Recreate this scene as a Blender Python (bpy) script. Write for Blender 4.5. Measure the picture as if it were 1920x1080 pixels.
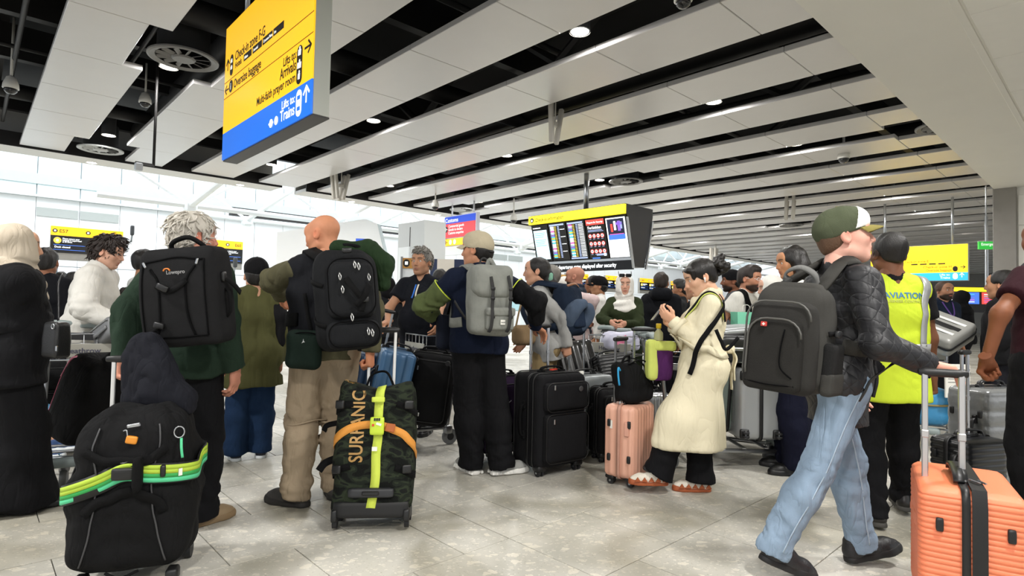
import bpy, math, random
import numpy as np
from mathutils import Vector, Matrix
for o in list(bpy.data.objects): bpy.data.objects.remove(o)
S = bpy.context.scene
COL = S.collection
PI = math.pi
random.seed(7); RNG = np.random.default_rng(7)

# ---------------------------------------------------------------- camera
HC = 1.222
F, YAW, PIT, ROL = 1087.5, 0.752836, 0.0318325, 0.0207635
_fw = np.array([0, math.cos(PIT), math.sin(PIT)]); _rt = np.array([1., 0, 0]); _up = np.cross(_rt, _fw)
CR = _rt*math.cos(ROL)+_up*math.sin(ROL); CU = -_rt*math.sin(ROL)+_up*math.cos(ROL)
cam = bpy.data.cameras.new('camera'); camo = bpy.data.objects.new('camera', cam); COL.objects.link(camo)
cam.sensor_width = 36; cam.lens = F/1920*36; cam.clip_end = 400
camo.matrix_world = Matrix(((CR[0], CU[0], -_fw[0], 0), (CR[1], CU[1], -_fw[1], 0), (CR[2], CU[2], -_fw[2], HC), (0, 0, 0, 1)))
S.camera = camo
S.view_settings.view_transform = 'Standard'; S.view_settings.look = 'None'
S.view_settings.gamma = 1; S.view_settings.use_curve_mapping = False
S.view_settings.exposure = 0.42
# ---------------------------------------------------------------- even ambient fill added to the hall, mostly from behind the camera
W = bpy.data.worlds.new('hall_fill'); S.world = W; W.use_nodes = True
W.node_tree.nodes['Background'].inputs[0].default_value = (0.93, 0.96, 1.0, 1)
W.node_tree.nodes['Background'].inputs[1].default_value = 1.05

def at(x, y, Y):
    """photo pixel + distance ahead of the camera (m) -> world point"""
    d = (x-960)/F*CR-(y-540)/F*CU+_fw
    return np.array([0, 0, HC])+d*(Y/d[1])
def ground(x, y, z=0.0):
    d = (x-960)/F*CR-(y-540)/F*CU+_fw
    return np.array([0, 0, HC])+d*((z-HC)/d[2])
CA, SA = math.cos(YAW), math.sin(YAW)
def AB(a, b, z=0.0): return np.array([a*CA-b*SA, a*SA+b*CA, z])
def toAB(p): return np.array([p[0]*CA+p[1]*SA, -p[0]*SA+p[1]*CA, p[2]])

def area(name, loc, size, power, rot=(0, 0, 0), color=(1, 1, 1), sy=None, shape='RECTANGLE'):
    l = bpy.data.lights.new(name, 'AREA'); l.shape = shape; l.size = size
    if sy: l.size_y = sy
    l.energy = power; l.color = color
    o = bpy.data.objects.new(name, l); o.location = loc; o.rotation_euler = rot; COL.objects.link(o); return o
# roof glazing over the check-in void beyond the slatted ceiling
area('skylight', AB(14, 20.0, 8.2), 46, 2600, (0, 0, YAW), (0.93, 0.97, 1.0), sy=7)

# ---------------------------------------------------------------- materials
def lin(c):
    if isinstance(c, str): c = tuple(int(c[i:i+2], 16) for i in (0, 2, 4))
    return tuple(((v/255)/12.92 if v/255 <= 0.04045 else ((v/255+0.055)/1.055)**2.4) for v in c)+(1,)
_M = {}
def mat(name, c, rough=0.6, metal=0.0, var=0.12, vs=6.0, bump=0.0, bs=120.0, emit=0.0, sheen=0.0, spec=0.5, coat=0.0, kind='noise', alpha=1.0, trans=0.0):
    if name in _M: return _M[name]
    m = bpy.data.materials.new(name); m.use_nodes = True; _M[name] = m
    nt = m.node_tree; b = nt.nodes['Principled BSDF']; N = nt.nodes.new; L = nt.links.new
    col = lin(c); b.inputs['Roughness'].default_value = rough; b.inputs['Metallic'].default_value = metal
    b.inputs['Specular IOR Level'].default_value = spec
    if sheen: b.inputs['Sheen Weight'].default_value = sheen
    if coat: b.inputs['Coat Weight'].default_value = coat; b.inputs['Coat Roughness'].default_value = 0.15
    if trans: b.inputs['Transmission Weight'].default_value = trans
    tc = N('ShaderNodeTexCoord')
    if var:
        n = N('ShaderNodeTexNoise'); n.inputs['Scale'].default_value = vs; n.inputs['Detail'].default_value = 4
        L(tc.outputs['Object'], n.inputs['Vector'])
        mx = N('ShaderNodeMix'); mx.data_type = 'RGBA'
        mx.inputs['A'].default_value = tuple(min(1, v*(1-var)) for v in col[:3])+(1,)
        mx.inputs['B'].default_value = tuple(min(1, v*(1+var)) for v in col[:3])+(1,)
        L(n.outputs['Fac'], mx.inputs['Factor']); L(mx.outputs['Result'], b.inputs['Base Color'])
    else: b.inputs['Base Color'].default_value = col
    if bump:
        n2 = N('ShaderNodeTexNoise' if kind == 'noise' else 'ShaderNodeTexVoronoi'); n2.inputs['Scale'].default_value = bs
        if kind == 'noise': n2.inputs['Detail'].default_value = 3
        L(tc.outputs['Object'], n2.inputs['Vector'])
        bp = N('ShaderNodeBump'); bp.inputs['Strength'].default_value = bump; bp.inputs['Distance'].default_value = 0.01
        L(n2.outputs['Fac' if kind == 'noise' else 'Distance'], bp.inputs['Height']); L(bp.outputs['Normal'], b.inputs['Normal'])
    if emit:
        b.inputs['Emission Color'].default_value = col; b.inputs['Emission Strength'].default_value = emit
    return m
def fabric(name, c, var=0.18, bump=0.35, bs=260, rough=0.9, sheen=0.0, fold=0.25):
    """woven cloth: colour mottling, fine weave and soft crumple relief"""
    if name in _M: return _M[name]
    m = mat(name, c, rough, 0, var, 9, 0, spec=0.14, sheen=sheen)
    nt = m.node_tree; b = nt.nodes['Principled BSDF']; N = nt.nodes.new; L = nt.links.new
    tc = nt.nodes['Texture Coordinate']
    n1 = N('ShaderNodeTexNoise'); n1.inputs['Scale'].default_value = bs; L(tc.outputs['Object'], n1.inputs['Vector'])
    n2 = N('ShaderNodeTexNoise'); n2.inputs['Scale'].default_value = 11; n2.inputs['Detail'].default_value = 2; n2.inputs['Distortion'].default_value = 1.2; L(tc.outputs['Object'], n2.inputs['Vector'])
    b1 = N('ShaderNodeBump'); b1.inputs['Strength'].default_value = bump; b1.inputs['Distance'].default_value = 0.003; L(n1.outputs['Fac'], b1.inputs['Height'])
    n2.inputs['Scale'].default_value = 1; n2.inputs['Detail'].default_value = 2; mp_ = N('ShaderNodeMapping'); mp_.inputs['Scale'].default_value = (10, 10, 3.2); mp_.inputs['Rotation'].default_value = (.12, .1, 0); L(tc.outputs['Object'], mp_.inputs[0]); L(mp_.outputs[0], n2.inputs['Vector'])
    su = N('ShaderNodeMath'); su.operation = 'SUBTRACT'; su.inputs[1].default_value = 0.5; L(n2.outputs['Fac'], su.inputs[0]); ab = N('ShaderNodeMath'); ab.operation = 'ABSOLUTE'; L(su.outputs[0], ab.inputs[0]); pw = N('ShaderNodeMath'); pw.operation = 'POWER'; pw.inputs[1].default_value = 0.6; L(ab.outputs[0], pw.inputs[0])
    b2 = N('ShaderNodeBump'); b2.inputs['Strength'].default_value = min(1, fold*0.9); b2.inputs['Distance'].default_value = 0.03; L(pw.outputs[0], b2.inputs['Height'])
    L(b1.outputs['Normal'], b2.inputs['Normal']); L(b2.outputs['Normal'], b.inputs['Normal'])
    return m
def attr_mat(name, rough=0.5, spec=0.4, sss=0.0, bump=0.1, bs=300):
    """colour comes from the mesh's own Col attribute (skin with lips, brows, stubble)"""
    if name in _M: return _M[name]
    m = bpy.data.materials.new(name); m.use_nodes = True; _M[name] = m
    nt = m.node_tree; b = nt.nodes['Principled BSDF']; N = nt.nodes.new; L = nt.links.new
    a = N('ShaderNodeAttribute'); a.attribute_name = 'Col'; tc = N('ShaderNodeTexCoord')
    n = N('ShaderNodeTexNoise'); n.inputs['Scale'].default_value = 30; n.inputs['Detail'].default_value = 4; L(tc.outputs['Object'], n.inputs['Vector'])
    mr = N('ShaderNodeMapRange'); mr.inputs['To Min'].default_value = 0.86; mr.inputs['To Max'].default_value = 1.1; L(n.outputs['Fac'], mr.inputs['Value'])
    mx = N('ShaderNodeMix'); mx.data_type = 'RGBA'; mx.blend_type = 'MULTIPLY'; mx.inputs['Factor'].default_value = 1
    L(a.outputs['Color'], mx.inputs['A']); L(mr.outputs['Result'], mx.inputs['B']); L(mx.outputs['Result'], b.inputs['Base Color'])
    b.inputs['Roughness'].default_value = rough; b.inputs['Specular IOR Level'].default_value = spec
    n2 = N('ShaderNodeTexNoise'); n2.inputs['Scale'].default_value = bs; L(tc.outputs['Object'], n2.inputs['Vector'])
    bp = N('ShaderNodeBump'); bp.inputs['Strength'].default_value = bump; bp.inputs['Distance'].default_value = 0.002; L(n2.outputs['Fac'], bp.inputs['Height']); L(bp.outputs['Normal'], b.inputs['Normal'])
    return m

# ---------------------------------------------------------------- mesh builder
def rotm(rx=0, ry=0, rz=0):
    cx, sx, cy, sy, cz, sz = math.cos(rx), math.sin(rx), math.cos(ry), math.sin(ry), math.cos(rz), math.sin(rz)
    return np.array([[cz, -sz, 0], [sz, cz, 0], [0, 0, 1]])@np.array([[cy, 0, sy], [0, 1, 0], [-sy, 0, cy]])@np.array([[1, 0, 0], [0, cx, -sx], [0, sx, cx]])
def nrm(v): v = np.asarray(v, float); return v/max(1e-9, np.linalg.norm(v))
def frame(d, ref=(0, 0, 1)):
    d = nrm(d); ref = np.asarray(ref, float)
    if abs(d@nrm(ref)) > 0.98: ref = np.array([1., 0.1, 0])
    x = nrm(np.cross(ref, d)); return x, np.cross(d, x), d
class MB:
    def __init__(s): s.v = []; s.f = []; s.n = 0
    def add(s, v, f):
        v = np.asarray(v, float).reshape(-1, 3); s.v.append(v); s.f += [tuple(int(i)+s.n for i in q) for q in f]; s.n += len(v); return s
    def box(s, c, sz, R=None, bev=0.0):
        hx, hy, hz = np.asarray(sz, float)/2; c = np.asarray(c, float)
        if not bev:
            v = np.array([[x, y, z] for z in (-hz, hz) for y in (-hy, hy) for x in (-hx, hx)])
            f = [(0, 2, 3, 1), (4, 5, 7, 6), (0, 1, 5, 4), (2, 6, 7, 3), (0, 4, 6, 2), (1, 3, 7, 5)]
        else:
            b = min(bev, hx*.98, hy*.98, hz*.98); v = []; ix = {}
            for sx in (-1, 1):
                for sy in (-1, 1):
                    for sz_ in (-1, 1):
                        for k in range(3):
                            p = [sx*(hx-b), sy*(hy-b), sz_*(hz-b)]; p[k] = (sx*hx, sy*hy, sz_*hz)[k]
                            ix[sx, sy, sz_, k] = len(v); v.append(p)
            f = []
            for k in range(3):
                o1, o2 = [j for j in range(3) if j != k]
                for sg in (-1, 1):
                    q = []
                    for (p, r) in ((-1, -1), (1, -1), (1, 1), (-1, 1)):
                        t = [0, 0, 0]; t[k] = sg; t[o1] = p; t[o2] = r; q.append(ix[t[0], t[1], t[2], k])
                    f.append(q)
                for p in (-1, 1):
                    for r in (-1, 1):
                        t0 = [0, 0, 0]; t1 = [0, 0, 0]; t0[o1] = t1[o1] = p; t0[o2] = t1[o2] = r; t0[k] = -1; t1[k] = 1
                        f.append([ix[(*t0, o1)], ix[(*t1, o1)], ix[(*t1, o2)], ix[(*t0, o2)]])
            for sx in (-1, 1):
                for sy in (-1, 1):
                    for sz_ in (-1, 1): f.append([ix[sx, sy, sz_, k] for k in range(3)])
            v = np.array(v)
        if R is not None: v = v@np.asarray(R).T
        return s.add(v+c, f)
    def cyl(s, p0, p1, r0, r1=None, n=14, cap=True):
        r1 = r0 if r1 is None else r1; p0 = np.asarray(p0, float); p1 = np.asarray(p1, float)
        x, y, _ = frame(p1-p0); a = np.arange(n)*2*PI/n
        c = np.outer(np.cos(a), x)+np.outer(np.sin(a), y)
        f = [(i, (i+1) % n, n+(i+1) % n, n+i) for i in range(n)]
        if cap: f += [tuple(range(n))[::-1], tuple(range(n, 2*n))]
        return s.add(np.vstack([p0+c*r0, p1+c*r1]), f)
    def tube(s, path, r, n=8, closed=False, cap=True):
        P = np.asarray(path, float); m = len(P); r = np.broadcast_to(r, (m,)); a = np.arange(n)*2*PI/n; V = []; x = None
        for i in range(m):
            t = nrm(P[(i+1) % m]-P[i-1]) if closed or 0 < i < m-1 else nrm(P[min(i+1, m-1)]-P[max(i-1, 0)])
            if x is None: x, y, _ = frame(t)
            else: x = nrm(x-t*(x@t)); y = np.cross(t, x)
            V.append(P[i]+r[i]*(np.outer(np.cos(a), x)+np.outer(np.sin(a), y)))
        k = m if closed else m-1
        f = [(i*n+j, i*n+(j+1) % n, ((i+1) % m)*n+(j+1) % n, ((i+1) % m)*n+j) for i in range(k) for j in range(n)]
        if cap and not closed: f += [tuple(range(n))[::-1], tuple(range((m-1)*n, m*n))]
        return s.add(np.vstack(V), f)
    def ribbon(s, path, nor, w, t=0.004, closed=False):
        """flat strap of width w and thickness t; nor = outward normal(s) along the path"""
        P = np.asarray(path, float); m = len(P); nor = np.broadcast_to(np.asarray(nor, float), (m, 3)); w = np.broadcast_to(w, (m,)); V = []
        for i in range(m):
            tg = nrm(P[(i+1) % m]-P[i-1]) if closed or 0 < i < m-1 else nrm(P[min(i+1, m-1)]-P[max(i-1, 0)])
            q = nrm(np.cross(tg, nor[i])); nn = nrm(np.cross(q, tg))
            V += [P[i]-q*w[i]/2, P[i]+q*w[i]/2, P[i]+q*w[i]/2+nn*t, P[i]-q*w[i]/2+nn*t]
        k = m if closed else m-1
        f = [(i*4+j, i*4+(j+1) % 4, ((i+1) % m)*4+(j+1) % 4, ((i+1) % m)*4+j) for i in range(k) for j in range(4)]
        if not closed: f += [(3, 2, 1, 0), tuple((m-1)*4+j for j in range(4))]
        return s.add(V, f)
    def lathe(s, prof, c, axis=(0, 0, 1), n=24, cap=True):
        x, y, d = frame(axis); c = np.asarray(c, float); a = np.arange(n)*2*PI/n
        ring = np.outer(np.cos(a), x)+np.outer(np.sin(a), y)
        V = np.vstack([c+d*h+ring*r for r, h in prof]); m = len(prof)
        f = [(i*n+j, i*n+(j+1) % n, (i+1)*n+(j+1) % n, (i+1)*n+j) for i in range(m-1) for j in range(n)]
        if cap and prof[0][0] > 1e-6: f.append(tuple(range(n))[::-1])
        if cap and prof[-1][0] > 1e-6: f.append(tuple(range((m-1)*n, m*n)))
        return s.add(V, f)
    def prism(s, out, p0, ex, ey, d):
        """2-D outline in axes ex, ey at p0, pushed along vector d"""
        out = np.asarray(out, float); p0 = np.asarray(p0, float); n = len(out)
        V = p0+np.outer(out[:, 0], ex)+np.outer(out[:, 1], ey)
        f = [tuple(range(n))[::-1], tuple(range(n, 2*n))]+[(i, (i+1) % n, n+(i+1) % n, n+i) for i in range(n)]
        return s.add(np.vstack([V, V+np.asarray(d, float)]), f)
    def loft(s, rings, cap=True, closed=True):
        m = len(rings); n = len(rings[0]); V = np.vstack(rings); k = n if closed else n-1
        f = [(i*n+j, i*n+(j+1) % n, (i+1)*n+(j+1) % n, (i+1)*n+j) for i in range(m-1) for j in range(k)]
        if cap and closed: f += [tuple(range(n))[::-1], tuple(range((m-1)*n, m*n))]
        return s.add(V, f)
    def puff(s, c, sz, r=0.05, n=10, fn=None, R=None):
        """soft rounded block: subdivided box with round edges; fn deforms local points (unit -1..1 coords u given too)"""
        hx = np.asarray(sz, float)/2; r = min(r, *(hx*0.999)); ns = n if isinstance(n, (tuple, list)) else (n, n, n); V = []; fc = []; base = 0
        G = [np.linspace(-1, 1, q+1) for q in ns]; G = [np.sign(g)*np.abs(g)**(0.8 if q < 60 else 1.0) for g, q in zip(G, ns)]
        for k in range(3):
            o1, o2 = [j for j in range(3) if j != k]
            for sg in (-1, 1):
                n1, n2 = ns[o1], ns[o2]; U = np.zeros((n1+1, n2+1, 3)); U[..., k] = sg; U[..., o1] = G[o1][:, None]; U[..., o2] = G[o2][None, :]
                V.append(U.reshape(-1, 3))
                for i in range(n1):
                    for j in range(n2):
                        q = [base+i*(n2+1)+j, base+(i+1)*(n2+1)+j, base+(i+1)*(n2+1)+j+1, base+i*(n2+1)+j+1]
                        fc.append(q if (sg > 0) == (k != 1) else q[::-1])
                base += (n1+1)*(n2+1)
        U = np.vstack(V); key = np.round(U*1e5).astype(np.int64); _, first, inv = np.unique(key, axis=0, return_index=True, return_inverse=True)
        inv = inv.reshape(-1); U = U[first]; P = U*hx; I = np.clip(P, -(hx-r), hx-r); D = P-I; l = np.linalg.norm(D, axis=1, keepdims=True)
        P = I+D/np.maximum(l, 1e-9)*np.where(l > 1e-9, r, 0)
        if fn is not None: P = fn(P, U)
        if R is not None: P = P@np.asarray(R).T
        return s.add(P+np.asarray(c, float), [[inv[i] for i in q] for q in fc])
    def build(s, name, m, parent=None, smooth=False, M=None):
        me = bpy.data.meshes.new(name); v = np.vstack(s.v)
        if M is not None: v = v@M[0].T+M[1]
        me.from_pydata(v.tolist(), [], s.f); return link(name, me, m, parent, smooth)
def link(name, me, m, parent=None, smooth=False):
    for q in (m if isinstance(m, (list, tuple)) else [m]): me.materials.append(q)
    if smooth is True: me.shade_smooth()
    elif smooth: me.shade_smooth(); me.set_sharp_from_angle(angle=smooth)
    o = bpy.data.objects.new(name, me); COL.objects.link(o)
    if parent is not None: o.parent = parent
    return o
def tag(o, label=None, cat=None, group=None, kind=None):
    if label: o['label'] = label
    if cat: o['category'] = cat
    if group: o['group'] = group
    if kind: o['kind'] = kind
    return o
def thing(name, loc, rz=0.0, label=None, cat=None, group=None, kind=None, R=None):
    o = bpy.data.objects.new(name, None); COL.objects.link(o); o.empty_display_size = 0.1; o.location = tuple(loc)
    if R is not None: o.rotation_euler = Matrix(np.asarray(R).tolist()).to_euler()
    else: o.rotation_euler = (0, 0, rz)
    return tag(o, label, cat, group, kind)
def copy_tree(o, parent=None):
    c = o.copy(); COL.objects.link(c); c.parent = parent
    for ch in list(o.children): copy_tree(ch, c)
    return c
_TX = {}
def text(s, size, m, parent, pos, R=None, name='lettering', align='LEFT', ext=0.0008, sx=1.0):
    """flat print as mesh; local x = reading direction, local z = up, faces -y"""
    cu = bpy.data.curves.new('t', 'FONT'); cu.body = s; cu.size = size; cu.align_x = align; cu.extrude = ext; cu.resolution_u = 3; cu.offset = size*0.014
    t = bpy.data.objects.new('t', cu); COL.objects.link(t)
    me = bpy.data.meshes.new_from_object(t.evaluated_get(bpy.context.evaluated_depsgraph_get())); bpy.data.objects.remove(t)
    n = len(me.vertices); v = np.zeros(n*3, np.float32); me.vertices.foreach_get('co', v); v = v.reshape(-1, 3)
    w = np.stack([v[:, 0]*sx, -v[:, 2], v[:, 1]], 1)
    if R is not None: w = w@np.asarray(R).T
    me.vertices.foreach_set('co', (w+np.asarray(pos)).astype(np.float32).ravel()); me.materials.clear(); me.update()
    return link(name, me, m, parent)
# ================================================================ structure
ZC = 4.152                      # underside of the slatted ceiling
WHITE = mat('white_panel', 'e9eef0', 0.45, 0, 0.03, 2)
TRIM = mat('pale_trim', 'd7d6d2', 0.5, 0, 0.04)
BLACK = mat('black_plastic', '111112', 0.45, 0, 0.1)
CHROME = mat('brushed_steel', 'b9bcc0', 0.28, 1.0, 0.06, 40)
def terrazzo(name, joint=False):
    m = bpy.data.materials.new(name); m.use_nodes = True; nt = m.node_tree; b = nt.nodes['Principled BSDF']; N = nt.nodes.new; L = nt.links.new
    g = N('ShaderNodeNewGeometry'); oi = N('ShaderNodeObjectInfo'); ad = N('ShaderNodeVectorMath'); ad.operation = 'MULTIPLY_ADD'
    cx = N('ShaderNodeCombineXYZ'); L(oi.outputs['Random'], cx.inputs[0]); L(oi.outputs['Random'], cx.inputs[1])
    L(cx.outputs[0], ad.inputs[0]); ad.inputs[1].default_value = (41, 67, 0); L(g.outputs['Position'], ad.inputs[2])
    def ramp(src, stops):
        r = N('ShaderNodeValToRGB'); L(src, r.inputs[0]); e = r.color_ramp.elements
        while len(e) < len(stops): e.new(0.5)
        for q, (p, c) in zip(e, stops): q.position = p; q.color = lin(c)
        return r.outputs[0]
    n1 = N('ShaderNodeTexNoise'); n1.inputs['Scale'].default_value = 3.2; n1.inputs['Detail'].default_value = 6; L(ad.outputs[0], n1.inputs['Vector'])
    base = ramp(n1.outputs['Fac'], [(0.3, 'b3b1a8'), (0.55, 'c1beb5'), (0.75, 'cbc7bc')])
    cur = base
    for sc, thr, colr, seed in ((11, 0.30, 'ded8ca', 0), (26, 0.30, 'd4cfc3', 3), (38, 0.24, 'e4dfd4', 7), (60, 0.20, '9a968b', 11)):
        v = N('ShaderNodeTexVoronoi'); v.inputs['Scale'].default_value = sc; v.inputs['Randomness'].default_value = 1
        mp = N('ShaderNodeMapping'); mp.inputs['Location'].default_value = (seed, seed*2, 0); mp.inputs['Scale'].default_value = (1, 1.7, 0.01); mp.inputs['Rotation'].default_value = (0, 0, seed)
        nz = N('ShaderNodeTexNoise'); nz.inputs['Scale'].default_value = sc*1.3; L(ad.outputs[0], nz.inputs['Vector'])
        wm = N('ShaderNodeVectorMath'); wm.operation = 'MULTIPLY_ADD'; wm.inputs[1].default_value = (0.9/sc,)*3; L(nz.outputs['Color'], wm.inputs[0]); L(ad.outputs[0], wm.inputs[2])
        L(wm.outputs[0], mp.inputs[0]); L(mp.outputs[0], v.inputs['Vector'])
        sel = N('ShaderNodeSeparateColor'); L(v.outputs['Color'], sel.inputs[0])
        big = N('ShaderNodeMath'); big.operation = 'LESS_THAN'; L(v.outputs['Distance'], big.inputs[0])
        th = N('ShaderNodeMath'); th.operation = 'MULTIPLY'; L(sel.outputs[0], th.inputs[0]); th.inputs[1].default_value = thr*1.25; L(th.outputs[0], big.inputs[1])
        fac = N('ShaderNodeMath'); fac.operation = 'MULTIPLY'; L(big.outputs[0], fac.inputs[0]); fac.inputs[1].default_value = 0.75
        mx = N('ShaderNodeMix'); mx.data_type = 'RGBA'; L(fac.outputs[0], mx.inputs['Factor']); L(cur, mx.inputs['A']); mx.inputs['B'].default_value = lin(colr); cur = mx.outputs['Result']
    st = N('ShaderNodeTexNoise'); st.inputs['Scale'].default_value = 1.1; st.inputs['Detail'].default_value = 3; st.inputs['Distortion'].default_value = 0.8; L(g.outputs['Position'], st.inputs['Vector'])
    sr = ramp(st.outputs['Fac'], [(0.40, 'd2d0c8'), (0.56, 'ffffff')])
    mm = N('ShaderNodeMix'); mm.data_type = 'RGBA'; mm.blend_type = 'MULTIPLY'; mm.inputs['Factor'].default_value = 1; L(cur, mm.inputs['A']); L(sr, mm.inputs['B'])
    L(mm.outputs['Result'], b.inputs['Base Color'])
    rr = N('ShaderNodeMapRange'); rr.inputs['To Min'].default_value = 0.5; rr.inputs['To Max'].default_value = 0.3; L(st.outputs['Fac'], rr.inputs['Value']); L(rr.outputs['Result'], b.inputs['Roughness'])
    b.inputs['Specular IOR Level'].default_value = 0.4
    return m
TZ = terrazzo('terrazzo_tile')
JOINT = mat('floor_joint', '3e3c38', 0.9, 0, 0.1)
# ---- floor: 0.6 m terrazzo squares in half bond along A, one expansion joint
fl = tag(MB().box((25, 8, -0.06), (90, 60, 0.07)).build('floor', JOINT), kind='structure'); fl.rotation_euler = (0, 0, YAW)
T = 0.6; A0, B0 = 2.128, 1.6546
tm = MB().box((0, 0, -0.0125), (T-0.0045, T-0.0045, 0.025), bev=0.0012).build('tile', TZ, fl); me_full = tm.data; bpy.data.objects.remove(tm)
hm = MB().box((0, 0, -0.0125), (T/2-0.0070, T-0.0045, 0.025), bev=0.0012).build('tile', TZ, fl); me_half = hm.data; bpy.data.objects.remove(hm)
cells = []
for r in range(-12, 60):
    b = B0+(r+0.5)*T; off = T/2 if r % 2 else 0.0
    for k in range(-20, 110):
        a = A0+off+(k+0.5)*T
        if off and k == -1:
            cells += [(a-T/4, b, 1), (a+T/4, b, 1)]
        else: cells.append((a, b, 0))
def seen(p):
    q = p-np.array([0, 0, HC]); w = q@_fw
    if w < 1.2: return None
    return 960+F*(q@CR)/w, 540-F*(q@CU)/w, w
near, far = [], []
for c in cells:
    s = seen(AB(c[0], c[1], 0))
    if s is None or abs(s[0]-960) > 1250 or s[1] > 1260:
        if s is not None or np.hypot(c[0], c[1]) < 4: far.append(c)
        continue
    (near if s[2] < 8.2 else far).append(c)
near.sort(key=lambda c: np.hypot(c[0], c[1]))
far += near[290:]; near = near[:290]
for a, b, hf in near:
    o = bpy.data.objects.new('tile', me_half if hf else me_full); COL.objects.link(o); o.parent = fl; o.location = (a, b, 0)
mb = MB(); V = []; Fq = []
for i, (a, b, hf) in enumerate(far):
    h = (T/2-0.006)/2 if hf else (T-0.0035)/2; g = (T-0.0035)/2
    V += [(a-h, b-g, 0), (a+h, b-g, 0), (a+h, b+g, 0), (a-h, b+g, 0)]; Fq.append((4*i, 4*i+1, 4*i+2, 4*i+3))
mb.add(V, Fq); tag(mb.build('tile_field', TZ, fl), kind='stuff')

# ---- slatted ceiling: strips of 1.5 m panels along B, cut away round the air diffusers
PANEL = mat('ceiling_panel_metal', 'd6d4d3', 0.34, 0.25, 0.03, 3, bump=0.05, bs=500)
VOID = mat('void_black', '0c0c0d', 0.9, 0, 0.3, 2)
DUCT = mat('void_dark_metal', '2b2a2a', 0.55, 0.4, 0.3, 3)
ce = tag(MB().box((22, 6, 5.75), (66, 21, 0.1)).build('ceiling', VOID), kind='structure'); ce.rotation_euler = (0, 0, YAW)
H = 2.93; NS = 34; BEND = 14.72
VENTS = [(1.80, 7.83), (1.80, 13.86), (10.92, 7.90), (10.92, 13.95), (10.95, 1.95), (20.1, 7.8), (20.1, 13.9), (1.80, 1.8), (29.2, 7.8)]
_pm = {}
def panel_mesh(w, l):
    k = (round(w, 3), round(l, 3))
    if k not in _pm:
        o = MB().box((0, 0, 0.035), (w, l-0.006, 0.07), bev=0.006).build('ceiling_panel', PANEL); _pm[k] = o.data; bpy.data.objects.remove(o)
    return _pm[k]
far_b = MB()
for s in range(NS):
    a0 = 0.21*H+s*1.4987; w = 0.312*H
    for k in range(-3, 10):
        b0, b1 = 0.905*H+k*1.5, 0.905*H+(k+1)*1.5
        b1 = min(b1, BEND)
        if b1-b0 < 0.1: continue
        lo, hi = a0, a0+w
        for va, vb in VENTS:
            if abs((b0+b1)/2-vb) < 0.8 and a0-0.5 < va < a0+w+0.5:
                if va > a0+w/2: hi = a0+w-0.22
                else: lo = a0+0.22
        p = AB((lo+hi)/2, (b0+b1)/2, ZC)
        if s < 13:
            o = bpy.data.objects.new('ceiling_panel', panel_mesh(hi-lo, b1-b0)); COL.objects.link(o); o.parent = ce; o.location = ((lo+hi)/2, (b0+b1)/2, ZC)
        else: far_b.box(((lo+hi)/2, (b0+b1)/2, ZC+0.03), (hi-lo, b1-b0-0.006, 0.06))
tag(far_b.build('far_ceiling_panel', PANEL, ce), kind='stuff')
for b in (0.6, 3.2, 6.2, 9.4, 11.2, 14.3): MB().box((22, b, 4.95), (62, 0.14, 0.5)).build('beam', DUCT, ce)
for a in (-1.4, 0.2, 3.1, 6.1, 9.2, 12.1, 15.1, 18, 24, 30): MB().box((a, 6, 5.35), (0.2, 19, 0.3)).build('beam', DUCT, ce)
for a, z, r in ((2.55, 4.75, 0.2), (7.1, 4.7, 0.22), (-0.3, 4.9, 0.16), (13.2, 4.75, 0.2), (0.35, 4.5, 0.03), (1.35, 4.42, 0.025), (1.5, 4.42, 0.025), (4.7, 4.6, 0.04), (5.9, 4.55, 0.035), (8.9, 4.55, 0.04), (10.3, 4.6, 0.03), (11.8, 4.6, 0.05)):
    MB().cyl((a, -3, z), (a, 14.4, z), r, n=12).build('duct' if r > 0.1 else 'pipe', DUCT, ce, 0.6)
for b, z, r in ((2.2, 4.62, 0.03), (5.2, 4.62, 0.04), (7.4, 4.55, 0.16), (10.3, 4.6, 0.03), (12.6, 4.6, 0.12)):
    MB().cyl((-4, b, z), (34, b, z), r, n=12).build('duct' if r > 0.1 else 'pipe', DUCT, ce, 0.6)
for a, b in ((5.4, 5.0), (8.6, 3.4), (5.6, 8.4), (2.6, 5.6), (11.4, 5.4)):
    for d in (-1, 1): MB().cyl((a, b, 4.35), (a+0.1, b+d*1.3, 5.3), 0.06, n=6).build('strut', DUCT, ce)
# edge trim of the ceiling along the check-in void
for i, (a0, a1) in enumerate(((-6, 5.72), (6.35, 46))):
    t = tag(MB().box(((a0+a1)/2, 15.12, 4.17), (a1-a0, 0.74, 0.09), bev=0.01).build('trim_%d' % (i+1), TRIM), kind='structure'); t.rotation_euler = (0, 0, YAW)
    MB().box(((a0+a1)/2, 14.735, 4.26), (a1-a0, 0.03, 0.28)).build('shadow_gap', DUCT, t)
    MB().box(((a0+a1)/2, 15.45, 4.6), (a1-a0, 0.08, 0.9)).build('upstand', TRIM, t)
# lower soffit over the camera side
SOF = mat('soffit_paint', 'e9e7e0', 0.6, 0, 0.03, 2)
ZS = 3.75
so = tag(MB().box((5, -3.08, ZS+0.25), (40, 9.84, 0.5)).build('ceiling_soffit', SOF), kind='structure'); so.rotation_euler = (0, 0, YAW)
MB().box((14.8/2-3, 0.95, ZS-0.004), (34, 0.06, 0.02), bev=0.004).build('tile_edge', SOF, so)
SOT = mat('soffit_tile', 'eeece6', 0.75, 0, 0.04, 5, bump=0.1, bs=300)
for k in range(-6, 13):
    for j in range(0, 3):
        MB().box((0.62+k*1.2, 0.30-j*1.2, ZS-0.008), (1.192, 1.192, 0.016), bev=0.004).build('ceiling_tile', SOT, so)
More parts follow.
